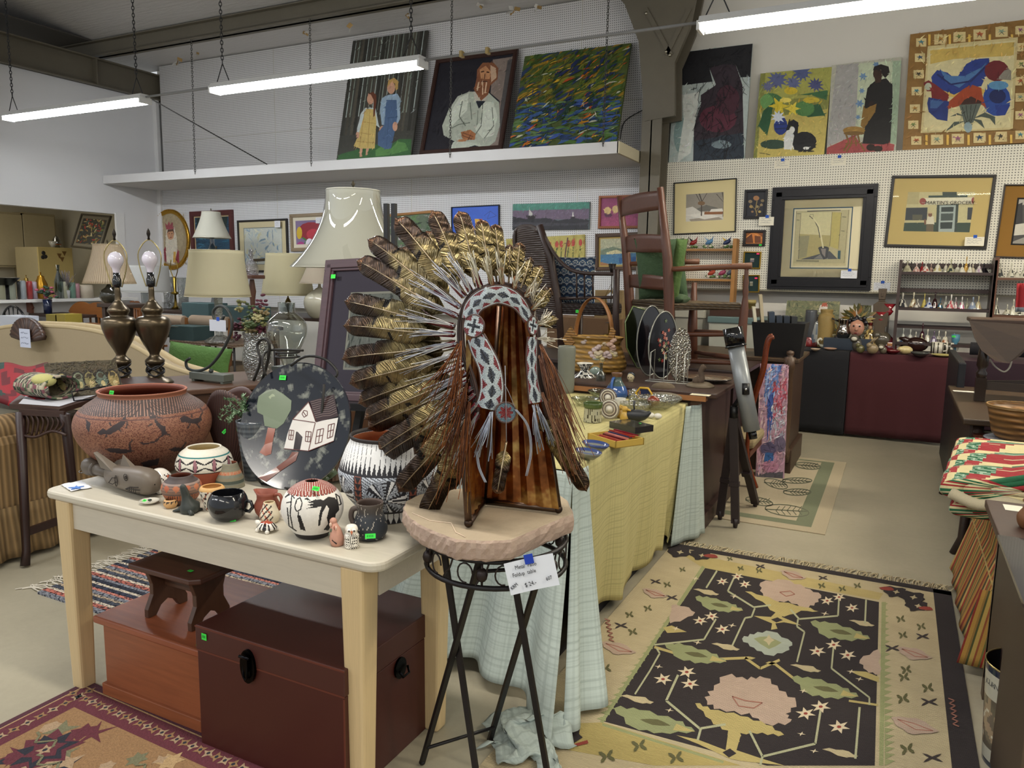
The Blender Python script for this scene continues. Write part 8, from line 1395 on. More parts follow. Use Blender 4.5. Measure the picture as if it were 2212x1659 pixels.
# second step table with basket and platter
z3=.72;P=pZ(2180,955,z3);t=T('mahogany_table','dark red brown table with a basket and a marbled platter on it','table',(P.x,P.y,0));A=pZ(2095,925,z3)-V((P.x,P.y,0));Bq=pZ(2118,975,z3)-V((P.x,P.y,0));b=B('#3c1c14');b.box(A.x,Bq.y,z3-.04,.8,A.y,z3);b.build('tabletop','wood_gloss',t,bevel=.006);b=B('#2a1610');b.box(A.x+.05,Bq.y+.05,.1,A.x+.1,A.y,z3-.04);b.box(A.x+.1,A.y-.05,.0,.7,A.y,z3-.04);b.build('end_panel','wood',t)
P=stand(2195,955,z3+.012,20);s_=S(P);t=T('tan_basket','round tan woven basket standing on the marbled platter','basket',P+V((0,0,.004)));b=B('#8a6234');b.lathe([(0,0),(34*s_,0),(48*s_,14*s_),(60*s_,70*s_),(63*s_,74*s_),(58*s_,72*s_),(44*s_,14*s_),(0,5*s_)],40);b.build('woven_body','wicker',t);b=B('#9a7440');b.tube([(61*s_*cos(a),61*s_*sin(a),73*s_)for a in[i*2*pi/40 for i in range(40)]],3*s_,6,closed=True);b.build('braided_rim','wicker_fine',t)
b=B('#8c8f9a');b.lathe([(0,0),(40*s_,0),(62*s_,7*s_),(60*s_,8*s_),(0,5*s_)],40);b.build('marbled_platter','gloss',label='blue and white marbled oval platter under the tan basket',cat='platter',loc=P-V((0,0,.01)))
for px,py,rz_,lb in((2135,933,-.1,'long white price tag nearer the oak table'),(2150,958,-.12,'long white price tag at the front edge of the mahogany table')):b=B('#cfcbb0');b.box(-.075,-.018,0,.075,.018,.0015);b.build('price_tag','paper',label=lb,cat='price tag',loc=pZ(px,py,z3+.001),rz=rz_)
# quilt on the striped armchair
P=pZ(2150,1062,.615);t=T('folded_quilt','folded red, green and cream patchwork quilt lying on the striped chair','quilt',P)
def qc(a,c_):
 x,y=a*7+c_*2.2,c_*5;i,j=int(x),int(y*1.6);k_=(i+j)%3;fx,fy=(x*3)%1,(y*3)%1
 if k_==0:return hx('#b0a484')if(fx*7%1<.15 and fy*7%1<.2)else hx('#8e2228')
 if k_==1:return hx('#8fa894')if((x*8)%1<.25)!=((y*8)%1<.25)else hx('#1f5a3c')
 return hx('#c4b88c')
for h0,th,off,sc_ in((.0,.075,.03,.96),(.075,.09,0,1.0)):
 b=B();
 def qf(u_,v_):
  a=v_*2*pi;ca,sa=cos(a),sin(a);rx=.30*sc_;y0=-.36+.8*u_
  x=math.copysign(abs(ca)**.45,ca)*rx;z=math.copysign(abs(sa)**.7,sa)*th/2
  return(x+.06+off+.1*u_,y0,h0+th/2+z+.008*sin(u_*22+v_*9)-.04*(1-u_)*(x<0))
 b.grid(qf,110,150,col=lambda a,c_:qc(c_*3.0,a*.9));ring=[V(qf(0,i/40))for i in range(40)];cc_=sum(ring,V())/40
 for s0,s1 in((1,.72),(.72,.4),(.4,.05)):b.add([cc_+(p-cc_)*s0+V((0,.0 if s0==1 else-.012,0))for p in ring]+[cc_+(p-cc_)*s1+V((0,-.012,0))for p in ring],[(i,(i+1)%40,40+(i+1)%40,40+i)for i in range(40)],[qc(i*.25+s0*3,s0*2)for i in range(40)],True)
 b.build('quilt_fold','quilt',t,solid=.004)
b=B('#b0a68c');b.tube(smoothp([(-.2,-.37,.06),(-.1,-.4,.03),(0,-.38,.05),(.1,-.39,.02)]),.025,8);b.build('backing_edge','fabric',t)
t=T('striped_armchair','red, gold and green striped skirted armchair at the picture edge','armchair',(.95,3.85,0));X_=.38-.95
def strp(a,c_):k_=int(a*46)%12;return hx(['#7c2a20','#a8803c','#8c6a34','#4a4a28','#b0924c','#8a4a2c','#a8803c','#6a6434','#962f24','#b89c5c','#3c3c28','#a06a34'][k_])
b=B();b.grid(lambda u_,v_:((X_+.05+.03*sin(v_*pi),-.45+1.1*u_,.34+.26*v_)),92,4,col=strp,smooth=False);b.grid(lambda u_,v_:(X_+.07+1.0*u_,-.45-.02*sin(v_*pi),.34+.26*v_),150,4,col=lambda a,c_:strp(a*2.4,c_),smooth=False);b.grid(lambda u_,v_:(X_+.06+1.0*v_,-.45+1.1*u_,.6+.015*sin(v_*pi)),92,8,col=strp,smooth=False);b.build('seat_cushion','fabric',t,solid=.01)
b=B();b.grid(lambda u_,v_:(X_+.06-.08*v_-.007*sin(u_*26)*v_,-.44+1.1*u_,.345-.30*v_),92,8,col=strp);b.grid(lambda u_,v_:(X_+.0+1.0*u_-.06*v_*(1-u_),-.44-.05*v_-.005*sin(u_*30)*v_,.345-.30*v_),150,8,col=lambda a,c_:strp(a*2.4,c_));b.build('skirt','fabric',t,solid=.006)
b=B('#5a3a24')
for z_,o_ in((.6,0),(.345,.0)):b.tube([(X_+.05,.65,z_),(X_+.05,-.44,z_),(X_+.07,-.455,z_),(.45,-.455,z_)],.006,6,c='#a8905c')
b.build('welt','fabric',t);b=B();b.box(.3,-.4,.05,.55,.6,.7,c='#8c6a34');b.build('far_arm','fabric',t,bevel=.04)
# near consoles and the waste bin
zc=.75;A=pZ(2128,1078,zc);Bq=pZ(2152,1160,zc);t=T('brown_console_table','dark brown console table with a price card and a tan vase on it','table',(A.x+.3,Bq.y,0));L0=V((A.x+.3,Bq.y,0));b=B('#3e2a20');b.box(-.3,0,zc-.03,.5,A.y-Bq.y,zc);b.build('tabletop','wood',t,bevel=.004);b=B('#2a1a16');b.box(-.25,.0,.08,-.22,A.y-Bq.y-.05,zc-.03);b.box(-.2,.02,.02,-.17,.06,.3);b.build('side_panel','wood',t);b=B('#2a1a16')
b.box(-.25,-.01,0,-.21,.04,zc-.03,c='#4a3a2c');b.box(-.25,A.y-Bq.y-.08,0,-.21,A.y-Bq.y-.03,zc-.03);b.build('leg','wood',t)
t=T('price_card','white price card lying on the brown console table beside the tan vase','price card',pZ(2190,1098,zc+.001));b=B('#d8d4c4');b.box(-.03,-.04,0,.03,.04,.001);b.build('card','paper',t);b=B('#6b4426');P=stand(2226,1145,zc+.001,15);s_=S(P);b.lathe(prof([(0,0),(20*s_,0),(28*s_,24*s_),(16*s_,48*s_),(20*s_,60*s_),(16*s_,60*s_),(0,30*s_)],4),24);b.build('tan_vase','clay',label='tan clay vase cut off by the picture edge on the console table',cat='vase',loc=P)
zc=.78;A=pZ(2155,1155,zc);Bq=pZ(2212,1275,zc);t=T('glass_top_table','dark table with a reflecting glass top at the picture edge','table',(A.x+.25,Bq.y,0));b=B('#1c1c26');b.box(-.25,-.25,zc-.012,.4,A.y-Bq.y,zc);b.build('glass_top','gloss',t);b=B('#261612');b.box(-.21,-.2,.06,.3,A.y-Bq.y-.05,zc-.02);b.build('body','wood',t);b=B('#4a3a2e');b.box(-.235,-.24,.0,-.2,-.2,zc-.02);b.build('corner_post','woodz',t)
P=pZ(2178,1572,0);P=V((.47,2.78,0));t=T('round_waste_bin','round metal waste bin printed with an old magazine cover picture','waste bin',P)
b=B();RB,HBn=.125,.34
def wb(u_,z_,i):
 a=(u_*2*pi-pi*1.12+pi)%(2*pi)-pi;z=z_/HBn
 if z<.04 or z>.93:return hx('#1c2638')
 k_=MN.noise(V((a*3.2,z*6,0)))
 if abs(a-.0)<.5 and .18<z<.68:return hx('#5a5348' if k_>.1 else '#8c7a64' if k_>-.15 else '#b8b4a4')
 return hx('#a9a79a')
b.lathe([(RB*.86+.14*RB*i/40,HBn*i/40)for i in range(41)],90,col=wb);b.build('bin_wall','gloss',t);b=B('#131318');b.lathe([(0,.01),(RB*.84,.01),(RB*.97,HBn)],40);b.build('bin_inside','satin',t);b=B('#b9a878');b.tube([(RB*cos(a),RB*sin(a),HBn)for a in[i*2*pi/40 for i in range(40)]],.003,6,closed=True);b.build('rim','metal',t)
for i,ch in enumerate('JOURNAL'):
 a=pi*1.06+.115*i;R_=RB*.975;M_=Matrix.Translation((R_*cos(a),R_*sin(a),HBn*.8))@Matrix.Rotation(a+pi/2,4,'Z')@Matrix.Rotation(pi/2,4,'X');text(ch,'lettering',.026,M_,'#4a4a48',t)
b=B('#15181f');P=pZ(2212,1600,.02);t=T('oval_dark_tray','large dark oval tray leaning at the lower picture corner','tray',V((.5,2.42,.0)));b.tube([(.02*sin(a),.2*cos(a),.24+.24*sin(a))for a in[i*2*pi/40 for i in range(40)]],.012,8,closed=True);b.prism([(.195*cos(a),.24+.235*sin(a))for a in[i*2*pi/40 for i in range(40)]],-.004,.006,'x',c='#1d1414');b.build('tray_body','gloss',t)
# ------------------------------------------------------------------ seating and lamps on the lamp side of the room
t=T('fretwork_console','dark console table with pierced carved corners beyond the pale table','table',(-3.95,2.4,0));L0=V((-3.95,2.4,0));zc=.84
q=lambda px,py,z=zc:pZ(px,py,z)-L0
top_=[q(20,872),q(70,877),q(128,884),q(165,872),q(240,850),q(400,848),q(330,812),q(150,820),q(62,838)]
b=B('#3a241c');b.add([p for p in top_]+[p-V((0,0,.025))for p in top_],[tuple(range(9)),tuple(range(17,8,-1))]+[(i,9+i,9+(i+1)%9,(i+1)%9)for i in range(9)],smooth=False);b.build('tabletop','wood',t)
fa,fb=q(58,1222,0),q(170,1165,0)
for f_,tp in((fa,q(44,890,.815)),(fb,q(140,895,.815)),(fb+V((.75,.3,0)),q(360,850,.815))):b=B('#2c1916');b.tube([tp,f_.lerp(tp,.3),f_.lerp(tp,.1),f_+V((.02,-.02,.01))],[.024,.022,.02,.024],4);b.build('leg','woodz',t)
b=B('#2c1916');b.bar(fa.lerp(q(44,890,.815),.22),fb.lerp(q(140,895,.815),.22),.02,.04);b.build('stretcher','wood',t)
A,Cc=q(44,890,.815),q(140,895,.815);u=(Cc-A);b=B('#38231c');ht=.12
for k_ in range(9):f=k_/8;b.tube(smoothp([A+u*(f*.9)-V((0,0,.005)),A+u*(f*.9+.06)-V((0,0,ht*.4)),A+u*(f*.8+.02)-V((0,0,ht*(1-.35*abs(f-.3))))]),.006,5)
b.tube(smoothp([A-V((0,0,ht)),A+u*.3-V((0,0,ht*1.05)),A+u*.7-V((0,0,ht*.75)),A+u-V((0,0,ht*.9))]),.008,5);b.bar(A,Cc,.015,.03);b.build('pierced_apron','wood',t)
b=B('#b9b8bc');b.add([tuple(pZ(x,y,zc+.002))for x,y in((40,872),(128,878),(225,848),(190,838),(60,850))],[(0,1,2,3,4)],smooth=False);b.build('paper_sheet','paper',label='white sheet of paper spread under the relief plaque on the dark console',cat='paper')
pq=[('#8c8458',ell(205,815,1,1))];rel=strokes(51,120,['#3a3328','#4c4434','#2c2822','#5c4a34'],ln=(.04,.14),wd=(.01,.03))
for x,c in((.2,'#8a7f50'),(.42,'#6a6f58'),(.57,'#7a7048'),(.73,'#5f6a5c'),(.9,'#8c7a4c')):rel+=[('#2a241c',ell(x,.42,.1,.3)),(c,ell(x,.42,.075,.25)),('#3c3424',ell(x,.55,.04,.08)),('#b0a070',ell(x+.01,.3,.03,.1))]
pl_=pic('relief_plaque','dark bronze relief plaque of masks standing on a small black easel',0,0,0,0,None,'#4f4634',(),nsh=rel,P3=(pZ(110,860,zc+.004),pZ(268,848,zc+.004),pY(91,785,pZ(110,860,zc).y+.05)),dep=.015,cat='plaque',eps=.0002)
b=B('#17151a');A=pZ(160,866,zc+.004);Cc=pZ(232,853,zc+.004);b.tube([A,A+V((0,-.01,.05)),Cc+V((0,-.01,.05)),Cc],.004,6);b.tube([A,A+V((.02,.1,.0))],.004,6);b.tube([Cc,Cc+V((.02,.1,.0))],.004,6);b.build('small_easel','iron',label='small black wire easel holding the relief plaque',cat='easel')
# corduroy sofa
A,Cc=pZ(-40,1235,0),pZ(335,1112,0);u=(Cc-A).normalized();n_=V((-u.y,u.x,0));t=T('corduroy_sofa','tan corduroy sofa with a pleated skirt behind the dark console','sofa',A,rz=math.atan2(u.y,u.x));L_=(Cc-A).length-.12
b=B('#8a6f4a');b.box(.42,.03,.1,L_,.7,.66);b.box(-.4,-.0,.1,.42,.8,.68);b.build('body','cord',t,bevel=.05);b=B('#8c714c');b.tube([(-.4,.12,.68),(.3,.12,.68),(.42,.13,.67)],.09,14);b.build('arm_roll','cord',t)
b=B('#836a46');b.grid(lambda u_,v_:(-.4+(L_+.4)*u_,-.01-.03*v_-.015*sin(u_*60)*v_,.3-.27*v_),120,5);b.build('skirt','cord',t,solid=.01)
# credenza carrying the two brass lamps
zk=.8;A0_=pZ(425,841,zk);Bq=pZ(573,829,zk);u=(Bq-A0_).normalized();t=T('wooden_credenza','brown wooden credenza carrying the brass lamps and the crystal vase','sideboard',(A0_.x,A0_.y,0),rz=math.atan2(u.y,u.x));b=B('#5c4030');b.box(-.5,0,zk-.035,1.5,.72,zk);b.build('credenza_top','wood',t,bevel=.008);b=B('#4a3020');b.box(-.42,.03,.06,1.45,.68,zk-.035);b.build('body','wood',t)
for x0 in(-.35,.3,.95):b=B('#553824');b.box(x0,.01,.14,x0+.45,.032,zk-.1);b.build('door_panel','woodz',t,bevel=.006)
def brass(px,py,label):
 P=stand(px,py,zk,18);s_=S(P);t=T('brass_table_lamp',label,'lamp',P);b=B('#5c503e');b.lathe([(r_*s_,h*s_)for r_,h in prof([(0,0),(33,0),(34,4),(27,9),(17,14),(13,28),(13,38),(19,44),(19,50),(11,58),(11,66),(25,92),(34,118),(35,132),(29,141),(18,145),(19,150),(22,155),(21,160),(14,168),(10,174),(6,180),(5.5,206),(0,206)],3)],36);b.build('urn_base','brass',t)
 b=B('#131517');b.lathe([(0,206*s_),(8*s_,206*s_),(9*s_,212*s_),(9*s_,222*s_),(7*s_,226*s_),(7*s_,236*s_),(0,236*s_)],16);b.build('socket','gloss',t)
 b=B('#d2ccd6');b.lathe([(r_*s_,h*s_)for r_,h in prof([(6,234),(8,244),(15,258),(15,268),(9,277),(0,280)],4)],20);b.build('light_bulb','gloss',t)
 b=B('#a89868');b.tube(smoothp([(-10*s_,0,206*s_),(-13*s_,0,216*s_),(-22*s_,0,250*s_),(-22*s_,0,280*s_),(0,0,304*s_),(22*s_,0,280*s_),(22*s_,0,250*s_),(13*s_,0,216*s_),(10*s_,0,206*s_)],4),1.3*s_,6);b.build('harp','metal',t,rz=.5);b=B('#2a241e');b.lathe([(0,303*s_),(3*s_,304*s_),(2*s_,309*s_),(4*s_,316*s_),(3*s_,322*s_),(0,328*s_)],10);b.build('finial','brass',t)
 b=B('#15151a');r=random.Random(px)
 for i in range(4):b.tube(smoothp([(19*s_*cos(a+i),17*s_*sin(a+i),(22+5*i+6*sin(a*2))*s_)for a in[k_*2*pi/8 for k_ in range(8)]],3,True),1.7*s_,5,closed=True)
 b.build('wrapped_cord','plastic',t);sticker(t,P+V((.05,-.045,128*s_))*1,.025,.016,n=(.3,-1,0));return t
brass(265,830,'antique brass urn lamp without shade, nearer the relief plaque');brass(337,829,'antique brass urn lamp without shade, nearer the metal scroll')
P=stand(457,826,zk,6);s_=S(P);t=T('metal_scroll_stand','grey wrought metal scroll on a footed block base, blank card hung on it','stand',P);b=B('#5c6058');b.box(-52*s_,-14*s_,5*s_,52*s_,14*s_,20*s_);
for x in(-46,40):b.box(x*s_,-13*s_,0,(x+8)*s_,13*s_,6*s_)
b.build('block_base','satin',t,bevel=.003);b=B('#3f4240');sc=[(412,768),(404,775),(408,790),(430,795),(455,785),(480,755),(500,715),(502,685),(492,662),(476,655),(463,666),(466,684),(480,686),(486,676)];b.tube(smoothp([pY(x-2,y+6,P.y)-P for x,y in sc],4),3.2*s_,8);b.ball((0,0,24*s_),5*s_,8,6);b.build('scroll','iron',t);b=B('#c9ccd4');a_=pY(452,690,P.y-.02)-P;b.box(a_.x,a_.y,a_.z-24*s_,a_.x+48*s_,a_.y+.002,a_.z);b.build('blank_card','paper',t);b=B('#2a4fb0');b.box(a_.x+22*s_,a_.y-.002,a_.z-2*s_,a_.x+30*s_,a_.y,a_.z+6*s_);b.build('tape','paper',t)
P=stand(558,822,zk,18);s_=S(P);t=T('crystal_flower_vase','cut crystal vase of burgundy and green hydrangeas on the credenza','vase',P);b=B('#dfe3e0');b.lathe(prof([(0,0),(20*s_,0),(22*s_,6*s_),(32*s_,40*s_),(27*s_,80*s_),(30*s_,100*s_),(28*s_,100*s_),(25*s_,78*s_),(28*s_,40*s_),(0,10*s_)],3),28);b.build('crystal_vase','cutglass',t)
r=random.Random(3);b=B()
for i in range(46):
 c_=V((r.gauss(0,24)*s_,r.gauss(0,14)*s_,r.gauss(130,20)*s_));cc=['#4a5c34','#7c7c4c','#4c1c2c','#a8a070','#5c2434','#3c4c2c','#8c7a54'][i%7]
 for q_ in range(7):b.ball(c_+V((r.gauss(0,5)*s_,r.gauss(0,5)*s_,r.gauss(0,5)*s_)),(4.5*s_,4.5*s_,3*s_),6,4,c=cc)
b.build('hydrangea_blooms','leaf',t)
P=pY(622,792,3.0);s_=S(P);P.z=max(P.z,zk+.001);t=T('glass_hurricane','clear blown glass globe hurricane with a straight neck','glass shade',pY(622,792,3.0));b=B('#e4e8e4');b.lathe([(r_*s_,h*s_)for r_,h in prof([(10,0),(16,18),(30,44),(42,72),(40,96),(24,112),(18,118),(18,136),(17,136),(16,118)],5)],40);b.build('glass_globe','clear',t);b=B('#232020')
for h_ in(32,22):b.tube([(25*s_*cos(a),25*s_*sin(a),h_*s_)for a in[i*2*pi/24 for i in range(24)]],2*s_,6,closed=True)
b.box(-34*s_,-14*s_,-10*s_,34*s_,14*s_,0,c='#3c403c');b.build('holder_ring','iron',t);b=B('#2c2c2a');b.box(-.05,-.03,zk-t.location.z,.05,.03,-10*s_);b.build('holder_base','satin',t)
# big framed print on its easel, and the big shaded lamp behind
wv=[('#8c8f84',[(745,640),(860,640),(850,785),(735,785)])]
pic('framed_print','large woodland print in a plum mat and dark frame on the black easel',(670,868),(905,880),(692,562),2.66,2.82,'#8f9186',(),nsh=strokes(61,120,['#4c5448','#a4a79c','#3c423c','#c0c0b0','#6c7464'],ln=(.05,.2),wd=(.01,.04),ang=(1,2.2)),fr=(.055,'#4a343a','wood',.03),mats=[(.1,'#5a4f5e'),(.01,'#c4c0b0')],art='print',glass=True,tags=[(718,594,12,9,'#3be04a')])
t=T('black_easel','black display easel holding the large woodland print','easel',pZ(770,1010,0));L0=t.location.copy();b=B('#141418');w_=lambda px,py,Y:pY(px,py,Y)-L0
b.box(*(w_(829,545,2.9)),*(w_(842,440,2.92)));b.box(*(w_(845,545,2.9)),*(w_(858,440,2.92)));b.bar(w_(844,560,2.9),w_(840,1000,2.9),.04,.03);b.box(*(w_(824,548,2.87)),*(w_(860,530,2.93)));b.build('mast','satin',t)
for a_,c_ in(((780,880),(700,1060)),((830,880),(880,1060))):b=B('#141418');f_=w_(*c_,2.7);f_.z=0;b.bar(w_(*a_,2.72),f_+V((0,0,0)),.035,.025);b.build('easel_leg','satin',t)
b=B('#141418');b.bar(w_(668,874,2.63),w_(915,886,2.63),.03,.03);b.build('ledge','satin',t)
def lamp(name,label,px,ytop,ybot,r0,r1,Y,c,basez,m='shade_cloth',bm='gloss',bc='#b8b4a4',bell_=.35,bprof=None,fin=True,pleat=False,tags=None):
 Pt,Pb=pY(px,ytop,Y),pY(px,ybot,Y);s_=S(Pb);hh=Pt.z-Pb.z;t=T(name,label,'lamp',(Pb.x,Y,basez));z0=Pb.z-basez;b=B(c);R_=lambda f:(r0+(r1-r0)*(1-f)**(2.2 if bell_>.6 else 1+bell_))*s_
 pf=[(R_(i/14),z0+hh*i/14)for i in range(15)]
 if pleat:b.lathe([((lambda th,rr=r_:rr*(1+.012*sin(th*70))),z_)for r_,z_ in pf],280,col=lambda u_,z_,i:hx(['#a08c70','#c0ac90'][int(u_*140)%2]))
 else:b.lathe(pf,40)
 b.build('lamp_shade',m,t,solid=.002)
 for r_,z_ in(pf[0],pf[-1]):b=B(mixc(c,'#a09878',.2));b.tube([(r_*cos(a),r_*sin(a),z_)for a in[i*2*pi/36 for i in range(36)]],.004,6,closed=True);b.build('shade_trim','satin',t)
 b=B(bc);k_=z0/100;b.lathe(prof([(r_*k_,h*k_)for r_,h in(bprof or[(0,0),(14,0),(14,4),(5,10),(5,30),(14,50),(15,66),(6,84),(3,92),(3,104),(0,104)])],3),20);b.tube([(0,0,z0),(0,0,z0+hh)],.003,5);b.build('lamp_base',bm,t)
 if fin:b=B('#4a4438');b.lathe([(.002,z0+hh),(.008,z0+hh+.008),(.004,z0+hh+.02),(.011,z0+hh+.035),(0,z0+hh+.055)],10);b.build('finial','metal',t)
 return t,Pb,s_,z0,hh
t,Pb,s_,z0,hh=lamp('large_shaded_lamp','large lamp whose tall pale bell shade is still wrapped in clear plastic',765,412,578,56,132,3.35,'#dcdcd0',zk,bell_=.62,bc='#5a4a34')
b=B('#d8d4c0');a_=pY(725,545,3.1);b.box(-.03,0,-.035,.03,.001,.035);o=b.build('shade_label','paper',t);o.location=V((pY(725,545,Pb.y-.2).x-Pb.x,-.165,z0+.055));b=B('#f6f6f4');b.lathe([((56+76*(1-i/14)**2.2)*s_+.006,z0+hh*i/14)for i in range(15)],40);b.build('plastic_wrap','clear',t)
ZT=pY(430,738,5.9).z;t=T('wicker_top_table','iron table with scroll apron carrying the glass column lamp','table',(pY(430,750,5.9).x,6.1,0));L0=t.location.copy();x0,x1=pY(366,745,5.85).x-L0.x,pY(505,745,5.85).x-L0.x
b=B('#7c6450');b.box(x0,-.25,ZT-.03,x1,.4,ZT);b.build('tabletop','wicker_fine',t);b=B('#2c2826')
for i in range(6):x=x0+(x1-x0)*(i+.5)/6;b.tube([(x+.05*cos(a)*(1-a/14),-.24,ZT-.09+.05*sin(a)*(1-a/14))for a in[k_*.6 for k_ in range(16)]],.006,5)
b.build('scroll_apron','iron',t)
for x in(x0+.03,x1-.03):
 for y in(-.22,.37):b=B('#2c2826');b.tube([(x,y,0),(x,y,ZT-.03)],.012,6);b.build('leg','iron',t)
CR=[(0,0),(30,0),(26,8),(10,16),(8,20),(9,95),(12,98),(3,100),(3,104),(0,104)]
lamp('shaded_table_lamp','cream drum lamp with a square crystal column on the iron table',471,541,640,55,68,5.95,'#cdc4a2',ZT,bm='cutglass',bc='#d8dcd8',bprof=CR)
def tabl(name,label,x0p,x1p,yp,Y,dpt,c='#3a2a22',Z=None,m='wood'):
 A,Cc=pY(x0p,yp,Y),pY(x1p,yp,Y);z=Z or A.z;t=T(name,label,'table',((A.x+Cc.x)/2,Y,0));w2=(Cc.x-A.x)/2;b=B(c);b.box(-w2,0,z-.04,w2,dpt,z);b.build('tabletop',m,t,bevel=.006)
 for x in(-w2+.06,w2-.06):
  for y in(.06,dpt-.06):b=B(c);b.box(x-.025,y-.025,0,x+.025,y+.025,z-.04);b.build('leg',m,t)
 return z
Z4=tabl('long_display_table','dark display table of glass and lamps below the framed pictures',300,730,668,7.3,.9)
ob=lambda px,py:V((pY(px,py,7.7).x,7.7,Z4+.001))
lamp('shaded_table_lamp','second cream drum lamp, behind the crystal vase of hydrangeas',622,548,637,44,55,7.5,'#cdc4a0',Z4,bm='chrome',bc='#8c7a5c');lamp('small_shaded_lamp','small lamp with a white flared silk shade in front of the dark red picture',458,458,514,19,39,7.95,'#d8d6c8',Z4,bm='clear',bc='#c8ccd0');lamp('rectangular_shade_lamp','lamp with a plain white drum shade behind the brass lamps',312,574,630,50,53,7.0,'#cfcfcc',Z4-.25,bm='clear',bc='#d0d4d4',bell_=0,bprof=CR,fin=False);lamp('white_globe_lamp','round white globe lamp half hidden behind the big framed print',690,560,612,22,42,7.4,'#b9ac98',Z4,bc='#b5b09c',bprof=[(0,0),(24,0),(44,30),(42,60),(12,84),(5,90),(3,104),(0,104)])
lamp('pleated_shade_lamp','lamp with a tan knife pleated shade and a dark grey pot base by the partition',237,528,612,28,52,5.4,'#b09c80',pY(237,655,5.4).z,pleat=True,m='satin',bc='#3c3a30',bprof=[(0,0),(26,0),(50,30),(46,60),(22,80),(12,96),(0,104)])
for px,h_,c,m,lb,pr in((544,56,'#c8c4c8','cutglass','etched glass decanter with a ball stopper on the wooden pedestal',[(0,0),(13,0),(14,16),(10,26),(4,32),(4,40),(7,42),(3,46),(5,52),(0,57)]),):
 P=pY(px,594,6.9);s_=S(P);t=T('glass_decanter',lb,'decanter',P);b=B(c);b.lathe([(r_*s_,z_*s_)for r_,z_ in prof(pr,3)],20);b.build('vessel_body',m,t)
 t=T('wooden_pedestal','turned wooden pedestal stand with a square top between the drum lamps','pedestal',(P.x,P.y,0));b=B('#5c3a2c');b.box(-.11,-.11,P.z-.045,.11,.11,P.z-.001);b.build('pedestal_top','wood',t,bevel=.008);b=B('#5a3828');b.lathe([(.12,0),(.1,.05),(.03,.12),(.03,P.z-.3),(.045,P.z-.2),(.025,P.z-.05)],14);b.build('turned_column','woodz',t)
P=ob(380,668);s_=S(P);t=T('brass_candlestick','brass candlestick lamp without shade between the glass vases','lamp',P);b=B('#8c7434');b.lathe([(0,0),(10*s_,0),(3*s_,8*s_),(2*s_,30*s_),(10*s_,34*s_),(3*s_,38*s_),(4*s_,66*s_),(0,70*s_)],14);b.tube(smoothp([(-3*s_,0,66*s_),(-11*s_,0,85*s_),(-8*s_,0,105*s_)]),s_,5);b.tube(smoothp([(3*s_,0,66*s_),(11*s_,0,85*s_),(8*s_,0,105*s_)]),s_,5);b.build('candlestick','metal',t)
for px,lb in((366,'tall clear glass cylinder on the lamp side of the brass candlestick'),(398,'tall clear glass cylinder between the candlestick and the drum lamp')):P=ob(px,668);s_=S(P);b=B('#d8dcdc');b.lathe([(0,0),(12*s_,0),(10*s_,20*s_),(13*s_,68*s_),(12*s_,68*s_),(9*s_,20*s_),(0,2*s_)],20);b.build('glass_vase','cutglass',label=lb,cat='vase',loc=P)
for x0,y0,x1,y1,Y,c,lb in((394,656,450,700,6.62,'#3f5658','teal storage box on the lamp side of the crystal column'),(470,664,545,700,6.62,'#3a4f50','second teal storage box past the crystal column'),(366,706,416,738,5.9,'#34494a','low teal box under the white plate')):bx2('teal_box',lb,'box',x0,y0,x1,y1,Y,.3,c,'matte')
tabl('low_display_table','low dark table carrying the two teal storage boxes',385,552,700,6.55,.45);tabl('small_lamp_table','small dark table under the pleated shade lamp',208,266,655,5.2,.4)
P=pY(390,706,6.0);b=B('#d4d2c8');dish(b,26*S(P),.012);b.build('white_plate','gloss',label='white plate lying on the low teal box',cat='plate',loc=P)
for x0,x1,y0,Y,lb in((338,408,676,6.4,'light wood chair with a pale rolled top pad behind the second brass lamp'),(415,505,678,6.2,'light wood chair with a pinkish rolled top pad behind the metal scroll')):
 A,Cc=pY(x0,y0+14,Y),pY(x1,y0+14,Y);t=T('padded_chair',lb,'chair',((A.x+Cc.x)/2,Y,0));w2=(Cc.x-A.x)/2;b=B('#a08c78');b.tube([(-w2,0,A.z),(w2*.75,0,A.z)],.065,14);b.build('top_pad','fabric',t,bevel=.01)
 for x in(-w2*.8,w2*.8):b=B('#8c5c30');b.bar((x,.02,A.z+.04),(x*.85,-.03,0),.04);b.build('rear_leg','wood',t)
 b=B('#8a7a68');b.box(-w2*.9,-.02,.4,w2*.9,.45,.48);b.build('seat','fabric',t,bevel=.02)
P=pY(428,780,5.3);cushion('green_cushion','bright green velvet cushion leaning on the cream sofa',P,(.42,.02,-.02),(0,.04,.16),(.1,-1,.2),'#4c6e34',th=.08,cat='cushion')
for px,Y,c,lb in((678,7.2,'#8c8078','polished chrome bowl beside the white globe lamp'),):P=V((pY(px,650,Y+.3).x,Y+.35,Z4+.001));s_=S(P);b=B(c);b.lathe([(0,0),(8*s_,0),(22*s_,16*s_),(24*s_,28*s_),(22*s_,28*s_),(0,4*s_)],28);b.build('chrome_bowl','chrome',label=lb,cat='bowl',loc=P)
